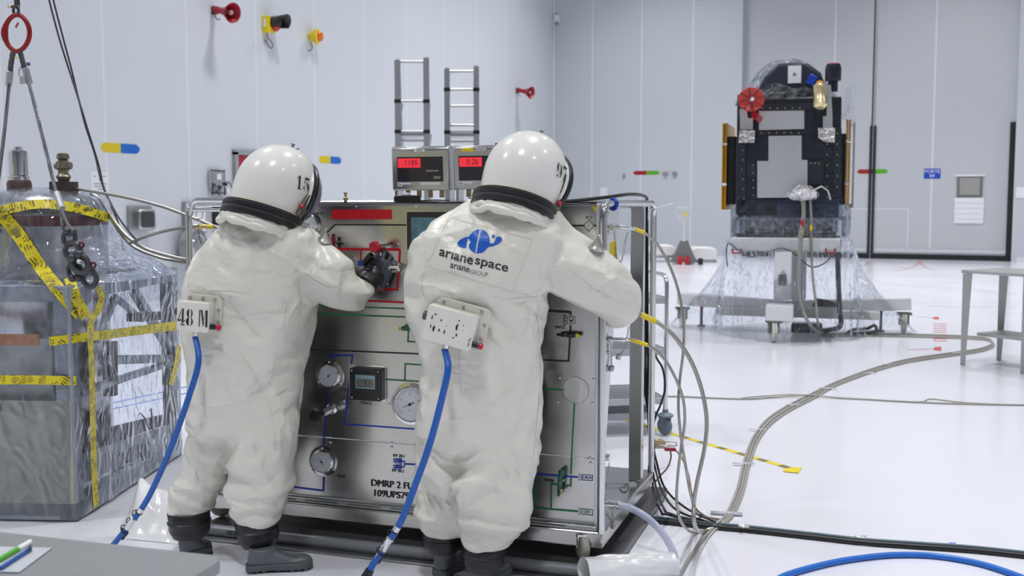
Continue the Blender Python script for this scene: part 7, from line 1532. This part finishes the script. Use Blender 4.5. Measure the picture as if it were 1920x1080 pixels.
dk = dz+0.1
scab('black cable falling from the right end of the stand table to the floor', [(1573, 450, dk), (1571, 480, dk), (1572, 530, dk), (1574, 580, dk), (1577, 605, dk), (1570, 615, dk-.1), (1545, 620, z(.03))], 0.03, mat('thick_dark_cable', (0.06, 0.07, 0.08), 0.4))
scab('thin black cable swagged across the front of the stand', [(1364, 500, dz), (1362, 475, dz), (1366, 456, dz), (1385, 470, dz), (1410, 482, dz), (1445, 470, dz), (1470, 466, dz), (1495, 480, dz), (1520, 500, dz), (1545, 494, dz), (1568, 470, dz)], 0.008, mat('thin_dark_cable', (0.10, 0.10, 0.11), 0.4))
scab('dark cable lying on the floor at the right foot of the stand', [(1590, 624, z(.02)), (1600, 618, z(.05)), (1625, 616, z(.05)), (1640, 610, z(.08)), (1640, 622, z(.02)), (1600, 625, z(.03))], 0.02, MATS['thick_dark_cable'])
# film skirt
SF = film_mat('stand_film', 3.0, 1.0, haze=0.018, tint=(0.97, 0.98, 1.0), dist=0.10, stretch=(1, 1, 0.5), gmax=0.55)
n = 160; rows = []
def skirt_ring(t):
    out = []
    for k in range(n):
        a_ = 2*PI*k/n; d0 = Vector((math.cos(a_), math.sin(a_), 0)); p = 6; r0 = (abs(d0.x/0.74)**p+abs(d0.y/0.68)**p)**(-1/p); r1 = 0.9
        for w_ in (fr, lf, rt, Vector((0.1, 1.3, 0))):
            wn = Vector((w_.x, w_.y, 0)); L_ = wn.length+0.16; cs = max(0, d0.dot(wn.normalized())); r1 = max(r1, L_*cs**7)
        f = t**1.8; r = r0*(1-f)+r1*f; h = 1.13*(1-t)**0.9+0.0; h = max(h, 0.02); fold = 0.05*t*math.sin(a_*37+math.sin(a_*9)*2)+0.03*t*mnoise.noise(Vector((math.cos(a_)*6, math.sin(a_)*6, t*3)))
        out.append(Vector((d0.x*(r+fold), d0.y*(r+fold), h)))
    return out
V = []
for j in range(22): V += skirt_ring(j/21)
MB().grid(V, n, 22, True).build('clear_film_skirt', SF, stand)

# ================================================================ FAR ITEMS
pt = PZ(1282, 496); t = thing('pallet_truck', 'hand pallet truck with triangular handle parked by the back wall', 'pallet truck', (pt.x, pt.y, 0), 0.25)
kf = depth(pt)/FPX
MB().prism([(-28*kf, 0.05), (28*kf, 0.05), (20*kf, 14*kf), (7*kf, 46*kf), (-7*kf, 46*kf), (-20*kf, 14*kf)], (0, 0, 0), (1, 0, 0), (0, 0, 1), (0, 1, 0), 0.12).build('chassis', mat('truck_grey', (0.22, 0.22, 0.22), 0.4, 0.6), t, bevel=0.02)
MB().cyl((0, 0.0, 44*kf), (0, -0.1, 82*kf), 0.035, n=14).build('tow_bar', mat('truck_pale', (0.6, 0.6, 0.62), 0.3, 0.6), t)
MB().tube([(0, -0.1, 80*kf), (-17*kf, -0.13, 98*kf), (-15*kf, -0.14, 106*kf), (15*kf, -0.14, 106*kf), (17*kf, -0.13, 98*kf)], 0.025, 8, closed=True).build('handle', MATS['truck_pale'], t)
MB().box((0.02, -0.13, 94*kf), (0.08, 0.03, 0.1)).build('yellow_button', YEL, t, bevel=0.01)
for x in (-7, 6): MB().cyl((x*kf-0.06, 0.0, 0.10), (x*kf+0.06, 0.0, 0.10), 0.10, n=22).box((x*kf, -0.07, 8*kf), (6*kf, 0.06, 14*kf)).build('red_wheel', RED, t)
for x in (-0.17, 0.17): MB().box((x, 0.75, 0.10), (0.16, 1.2, 0.07)).build('fork', mat('truck_grey', (0.22,)*3, 0.4), t, bevel=0.01)
MB().box((31*kf, 0.1, 6*kf), (9*kf, 0.3, 12*kf)).build('black_roller', BLACKP, t, bevel=0.02)
PAD = mat('pale_pad', (0.78, 0.78, 0.76), 0.45, bump=0.3, bscale=3)
for lab, x0, x1, y0, y1 in (('pale wrapped pad lying on a low rack right of the pallet truck', 1297, 1344, 464, 488), ('pale wrapped pad on a low rack behind and left of the pallet truck', 1222, 1266, 460, 480)):
    b0 = PZ((x0+x1)/2, 492); s_ = depth(b0)/FPX; t = thing('padded_rack', lab, 'rack', (b0.x, b0.y, 0), YAW)
    w = (x1-x0)*s_; MB().rbox((0, 0.4, (492-(y0+y1)/2)*s_), (w, 0.8, (y1-y0)*s_), 0.12, axis=1).build('pad', PAD, t, bevel=0.03)
    for x in (-w/2+0.06, w/2-0.06): MB().cyl((x, 0.05, 0), (x, 0.05, (492-y1)*s_+0.02), 0.03).cyl((x, 0.75, 0), (x, 0.75, (492-y1)*s_+0.02), 0.03).build('leg', STEELD, t)
    MB().box((0, 0.02, (492-y1)*s_-0.02), (w, 0.05, 0.05)).build('rail', GALV, t, bevel=0.005)
# ladders
ALU = mat('aluminium', (0.44, 0.45, 0.46), 0.38, 0.7)
def ladder(label, x0, x1, ytop, D, rungs, bx_=None, y2=None):
    a, b = PD(x0, ytop+4, D), PD(x1, ytop, D); t = thing('platform_ladder', label, 'ladder', ((a.x+b.x)/2, (a.y+b.y)/2, 0), 0, 'platform ladders behind the control cart')
    a0, b0 = Vector((a.x, a.y, 0)), Vector((b.x, b.y, 0)); d = (b0-a0).normalized(); n_ = Vector((-d.y, d.x, 0)); R = Matrix.Rotation(math.atan2(d.y, d.x), 3, 'Z')
    for p, q in ((a0, a), (b0, b)): MB().box((p+q)/2, (0.075, 0.05, q.z), R).build('upright', ALU, t, world=True, bevel=0.004)
    for y in rungs: p = PD(x0, y, D); MB().cyl(Vector((a0.x, a0.y, p.z)), Vector((b0.x, b0.y, p.z)), 0.018, n=10).build('rung', ALU, t, world=True)
    zz = PD(x0, rungs[-1], D).z
    k = 0
    while zz-0.3*(k+1) > 0.2: k += 1; MB().cyl(Vector((a0.x, a0.y, zz-0.3*k)), Vector((b0.x, b0.y, zz-0.3*k)), 0.016, n=8).build('rung', ALU, t, world=True)
    # rear guard rails sloping back
    for p, q in ((a, Vector((a.x, a.y, 0))+n_*1.0), (b, Vector((b.x, b.y, 0))+n_*1.0)):
        top = p+n_*0.22+Vector((0, 0, -0.02)); MB().cyl(p, top, 0.016).cyl(top, Vector((q.x, q.y, 0.0)), 0.016).build('rear_brace', mat('pale_aluminium', (0.6, 0.62, 0.64), 0.35, 0.6), t, world=True)
    for y, L2 in ((rungs[1], 0.55), (rungs[-2], 0.75)):
        for p in (a0, b0):
            h = PD(x0, y, D).z; q0 = Vector((p.x, p.y, h)); q1 = q0+n_*L2; MB().cyl(q0, q1, 0.016, n=8).cyl(q1, q0+n_*(L2*0.35)-Vector((0, 0, 0.3)), 0.012, n=8).build('side_strut', ALU, t, world=True)
            MB().box(q0, (0.085, 0.06, 0.05), R).build('black_joint', BLACKP, t, world=True, bevel=0.004)
    zp = PD(x0, rungs[-2], D).z; c_ = (a0+b0)/2+n_*0.3; MB().box(Vector((c_.x, c_.y, zp-0.03)), ((b0-a0).length, 0.6, 0.05), R).build('platform', ALU, t, world=True, bevel=0.004)
    return t
ladder('aluminium platform ladder behind the cart, left and taller of the two', 745, 799, 108, 14.0, (116, 190, 247, 264)); ladder('aluminium platform ladder behind the cart, right of the two with closer rungs', 838, 893, 124, 14.6, (134, 168, 199, 235, 248, 266))

# ================================================================ THINGS ON THE WALLS
def wall_thing(name, label, cat, px, py, wall='L'):
    p = LW(px, py) if wall == 'L' else BW(px, py); rz = -PI/2 if wall == 'L' else 0.0     # local -Y points into the room, local X right along the wall
    if wall == 'L': rz = PI/2
    t = thing(name, label, cat, p, rz); return t, depth(p)/FPX
def sign(label, px, py, w, h, ca, cb, wall='L', L_=0.806, tip=(True, True)):
    t, k = wall_thing('arrow_sign', label, 'sign', px, py, wall); s = 0.06 if h else 0; hh = h/2; y = -0.004
    l = [(-L_/2 if not tip[0] else -L_/2+0.07, hh), (0, hh), (0, -hh), (-L_/2 if not tip[0] else -L_/2+0.07, -hh)]+([(-L_/2, -hh*0.35), (-L_/2, hh*0.35)] if tip[0] else [])
    r = [(0, hh), (L_/2-0.07, hh), (L_/2, hh*0.35), (L_/2, -hh*0.35), (L_/2-0.07, -hh), (0, -hh)]
    MB().prism(l, (0, 0, 0), (1, 0, 0), (0, 0, 1), (0, -1, 0), 0.004).build('left_half', ca, t, smooth=False); MB().prism(r, (0, 0, 0), (1, 0, 0), (0, 0, 1), (0, -1, 0), 0.004).build('right_half', cb, t, smooth=False)
SY, SB, SR, SG = mat('sign_yellow', (0.72, 0.56, 0.01), 0.5), mat('sign_blue', (0.005, 0.14, 0.55), 0.5), mat('sign_red', (0.36, 0.008, 0.015), 0.5), mat('sign_green', (0.12, 0.42, 0.01), 0.5)
sign('yellow and blue arrow sign on the left wall above the wrapped crate', 226, 278, 0, 0.145, SY, SB); sign('yellow and blue arrow sign on the left wall between the helmets', 619, 300, 0, 0.145, SY, SB)
sign('red and green arrow sign on the back wall left of the satellite', 1212, 324, 0, 0.12, SR, SG, 'B'); sign('red and green arrow sign on the back wall doors right of the satellite', 1634, 321, 0, 0.12, SR, SG, 'B')
bpy.data.objects['arrow_sign.003'].location.y = YD; ROOT['arrow_sign.003'].translation.y = YD
# horn loudspeakers
RH = mat('horn_red', (0.36, 0.008, 0.02), 0.4)
def horn(label, px, py, sc, az):
    t, k = wall_thing('horn_loudspeaker', label, 'horn loudspeaker', px, py); d = Vector((-math.sin(az), -math.cos(az), -0.22)).normalized(); k *= sc
    o = Vector((0, -0.12, 0)); MB().box((0, -0.04, 0), (0.06, 0.08, 0.14)).tube([(0, -0.04, -0.06), (0.0, -0.10, -0.16), (0.03, -0.14, -0.14)], 0.01, 8).build('wall_bracket', DARKM, t, bevel=0.004)
    h = MB().lathe([(0.03, -0.09), (0.062, -0.08), (0.065, 0.0), (0.05, 0.04), (0.055, 0.10), (0.075, 0.20), (0.12, 0.30), (0.165, 0.38), (0.17, 0.39), (0.165, 0.395), (0.11, 0.31), (0.05, 0.22)], o, d, 30).build('horn', RH, t)
    MB().ball(o+d*0.335, 0.045, 14).build('horn_centre', mat('horn_pink', (0.55, 0.35, 0.38), 0.4), h); return t
horn('red horn loudspeaker high on the left wall near the top left corner', 398, 20, 1, 0.22); horn('red horn loudspeaker on the left wall near the room corner', 968, 170, 1, 0.22)
t, k = wall_thing('flashing_beacon', 'yellow alarm light with black hood and red lens on the left wall', 'alarm light', 495, 46)
MB().rbox((0, -0.06, 0), (0.13, 0.12, 0.30), 0.02, axis=1).build('yellow_box', YEL, t, bevel=0.006)
MB().box((-0.066, -0.06, 0.02), (0.004, 0.05, 0.14)).build('white_plate', WHITEP, t, smooth=False)
n = 20; V = []
for j, (yy, r) in enumerate(((-0.11, 0.135), (-0.22, 0.135), (-0.38, 0.15))):
    for i in range(n): a_ = math.radians(-35+250*i/(n-1)); V.append(Vector((0.14+r*math.cos(a_), yy-0.05*math.sin(a_)*(j == 2), 0.03+r*math.sin(a_))))
o = MB().grid(V, n, 3).build('black_hood', BLACKP, t); md = o.modifiers.new('t', 'SOLIDIFY'); md.thickness = 0.008
MB().ball((0.14, -0.16, -0.02), 0.095, 18, (1, 0.8, 1)).build('red_lens', mat('lens_red', (0.50, 0.03, 0.01), 0.15), t)
MB().box((0.08, -0.10, -0.02), (0.2, 0.06, 0.24)).build('lamp_body', YEL, t, bevel=0.01)
MB().tube(catmull([(0.02, -0.05, -0.15), (0.02, -0.06, -0.24), (0.08, -0.08, -0.28), (0.14, -0.08, -0.36), (0.10, -0.08, -0.42), (0.04, -0.06, -0.38), (0.0, -0.04, -0.30), (-0.02, -0.02, -0.28)], 6), 0.009, 8).build('supply_cable', mat('cable_dark_grey', (0.08, 0.08, 0.09), 0.5), t)
t, k = wall_thing('flashing_beacon', 'small yellow beacon with orange lens on the left wall', 'alarm light', 577, 68)
MB().lathe([(0.05, 0), (0.06, 0.02), (0.11, 0.10), (0.155, 0.15), (0.16, 0.19), (0.14, 0.2)], (0.02, 0, 0), (0.35, -1, 0), 8).build('yellow_housing', YEL, t); MB().ball((0.09, -0.21, 0), 0.105, 18, (1, 0.6, 1)).build('orange_lens', mat('lens_orange', (0.75, 0.16, 0.01), 0.15), t)
MB().tube(catmull([(0.02, -0.05, -0.1), (0.05, -0.07, -0.2), (0.0, -0.06, -0.28), (-0.05, -0.03, -0.27)], 6), 0.010, 8).build('supply_cable', MATS['cable_dark_grey'], t)
# wall boxes and papers
t, k = wall_thing('wall_notice', 'white printed notice on the left wall behind the wrapped crate', 'notice', 187, 342); w, h = 0.36, 0.30
MB().rbox((0, -0.003, 0), (w, 0.006, h), 0.02, axis=1).build('paper', PAPER, t, smooth=False)
s = MB()
for i, (xx, zz, ww) in enumerate(((-0.1, 0.09, 0.05), (0.08, 0.09, 0.07), (0, -0.02, 0.24), (0, -0.06, 0.22), (0.02, -0.10, 0.14))): s.box((xx, -0.0065, zz), (ww, 0.001, 0.018))
s.build('printed_lines', mat('grey_print', (0.35, 0.36, 0.38), 0.6), t, smooth=False); MB().box((0, -0.0065, 0.04), (0.03, 0.001, 0.03)).build('red_mark', RED, t, smooth=False)
t, k = wall_thing('utility_outlet', 'square steel wall plate with round cornered recessed outlet on the left wall', 'wall outlet', 260, 409)
w, h = 52*k*1.15, 45*k; MB().box((0, -0.02, 0), (w, 0.04, h)).build('back_plate', STEELD, t, bevel=0.005)
o = MB().rbox((0.06, -0.07, -0.02), (0.36, 0.12, 0.32), 0.06, axis=1, seg=6).build('outlet_body', STEEL, t, bevel=0.02); MB().rbox((0.06, -0.135, -0.02), (0.28, 0.01, 0.25), 0.05, axis=1, seg=6).build('recess', mat('dark_recess', (0.10, 0.10, 0.10), 0.25, 0.8), o)
MB().cyl((0.20, -0.15, -0.22), (0.28, -0.16, -0.12), 0.012).build('white_tie', WHITEP, t)
t, k = wall_thing('wall_cabinet', 'white framed wall cabinet beside a dark opening on the left wall behind the rail', 'wall cabinet', 362, 408); w, h = 50*k*1.2, 58*k
MB().box((0, -0.03, 0), (w, 0.06, h)).build('grey_frame', GALV, t, bevel=0.005); MB().box((0, -0.065, 0), (w-0.06, 0.012, h-0.05)).build('white_door', WHITEP, t, bevel=0.003)
t, k = wall_thing('dark_equipment_box', 'dark equipment box with reddish knobs on the left wall seen under the cart rail', 'equipment box', 412, 403)
MB().box((0, -0.12, 0), (0.42, 0.24, 0.34)).build('box_body', mat('box_dark', (0.05, 0.045, 0.045), 0.35, 0.3), t, bevel=0.01); MB().ball((-0.1, -0.26, 0), 0.05, 12).ball((0.05, -0.26, 0.05), 0.04, 12).build('knob', mat('knob_brown', (0.20, 0.07, 0.05), 0.4), t)
t, k = wall_thing('steel_drum_valve', 'round dull steel housing on the left wall below the white cabinet', 'valve housing', 345, 462)
MB().lathe([(0.28, 0), (0.30, 0.02), (0.30, 0.20), (0.24, 0.24), (0.12, 0.25)], (0, -0.07, 0), (0.2, -1, 0), 30).build('drum', STEELD, t); MB().torus((0, -0.31, 0), 0.2, 0.015, (0.2, -1, 0)).build('rim', STEELP, t)
t, k = wall_thing('wall_control_station', 'small steel control station with gauges and pipes on the left wall', 'control station', 405, 338)
MB().box((-0.04, -0.04, 0.02), (0.36, 0.08, 0.26)).build('steel_box', STEEL, t, bevel=0.005); MB().box((-0.02, -0.085, 0.06), (0.11, 0.01, 0.10)).build('label_plate', PAPER, t, smooth=False)
s = MB()
for zz in (0.16, -0.10, -0.22): s.cyl((-0.2, -0.06, zz), (0.16, -0.06, zz), 0.012)
for xx in (-0.18, -0.02, 0.14): s.cyl((xx, -0.07, -0.26), (xx, -0.07, 0.18), 0.011)
for xx, zz in ((-0.18, -0.08), (-0.02, -0.12), (0.14, -0.06), (-0.1, -0.2)): s.ball((xx, -0.1, zz), 0.035, 10)
s.tube(catmull([(0.1, -0.1, -0.05), (0.22, -0.1, -0.03), (0.32, -0.08, -0.12)], 6), 0.010, 8)
s.build('pipework', DARKM, t); MB().cyl((0.20, -0.04, -0.18), (0.20, -0.10, -0.18), 0.05, n=20).build('gauge', WHITEP, t)
t, k = wall_thing('surveillance_box', 'small white box high on the back wall by the room corner', 'wall box', 1046, 35, 'B')
MB().box((0, -0.06, 0), (0.14, 0.12, 0.2)).build('housing', WHITEP, t, bevel=0.01); MB().cyl((0, -0.08, -0.1), (0, -0.10, -0.2), 0.04).build('sensor', STEELD, t)
t, k = wall_thing('wall_notice', 'blank white paper on the back wall just above the cart', 'notice', 1132, 361, 'B'); MB().box((0, -0.003, 0), (0.22, 0.006, 0.30)).build('paper', PAPER, t, smooth=False)
for lab, px, py, w, h in (('small reddish fitting on the back wall left of the red and green sign', 1170, 330, 0.05, 0.12), ('small grey fitting on the back wall right of the red and green sign', 1248, 326, 0.16, 0.09), ('small grey switch on the back wall farthest right of the red and green sign', 1265, 326, 0.13, 0.12)):
    t, k = wall_thing('wall_switch', lab, 'wall switch', px, py, 'B'); MB().box((0, -0.03, 0), (w, 0.06, h)).build('switch_body', GALV, t, bevel=0.01); MB().box((0, -0.065, 0), (w*0.4, 0.015, h*0.4)).build('switch_key', STEELD, t, bevel=0.003)
t, k = wall_thing('door_sign', 'blue sign reading PORTE 04 on the big door', 'sign', 1747, 325, 'B'); bpy.data.objects[t.name].location.y = YD; ROOT[t.name].translation.y = YD
MB().box((0, -0.004, 0), (0.42, 0.008, 0.27)).build('blue_plate', BLUE, t, smooth=False)
lettering('sign_lettering', 'PORTE', 0.13, WHITEP, t, (0, -0.0085, 0.055), (1, 0, 0), (0, 0, 1)); lettering('sign_lettering', '04', 0.13, WHITEP, t, (0, -0.0085, -0.06), (1, 0, 0), (0, 0, 1))
t, k = wall_thing('door_hatch', 'small framed window hatch with pale louvred panel below on the big door', 'door hatch', 1818, 350, 'B'); bpy.data.objects[t.name].location.y = YD; ROOT[t.name].translation.y = YD
MB().box((0, -0.02, 0.0), (0.62, 0.04, 0.54)).build('hatch_frame', mat('hatch_frame', (0.20, 0.20, 0.19), 0.4, 0.4), t, bevel=0.004); MB().box((0, -0.042, 0.01), (0.50, 0.006, 0.45)).build('hatch_glass', mat('hatch_glass', (0.36, 0.36, 0.34), 0.1), t, smooth=False)
MB().box((0.0, -0.02, 0.30), (0.74, 0.05, 0.05)).build('white_lintel', WHITEP, t, bevel=0.004)
MB().box((0, -0.015, -0.63), (0.72, 0.03, 0.68)).build('louvre_panel', WHITEP, t, bevel=0.004)
s = MB()
for k_ in range(4): s.box((0, -0.034, -0.42-0.14*k_), (0.66, 0.012, 0.012))
s.build('louvre_lines', PAPER, t, smooth=False)
t, k = wall_thing('wall_notice', 'small white plate on the back wall at the far right edge', 'notice', 1914, 361, 'B'); MB().box((0, -0.01, 0), (0.22, 0.02, 0.28)).build('plate', WHITEP, t, smooth=False)
a = BW(1906, 489); struct('trim_2', MB().box(((a.x+XR)/2, YB-0.01, 0.06), (XR-a.x, 0.04, 0.12)), MATS['white_corner_trim'])
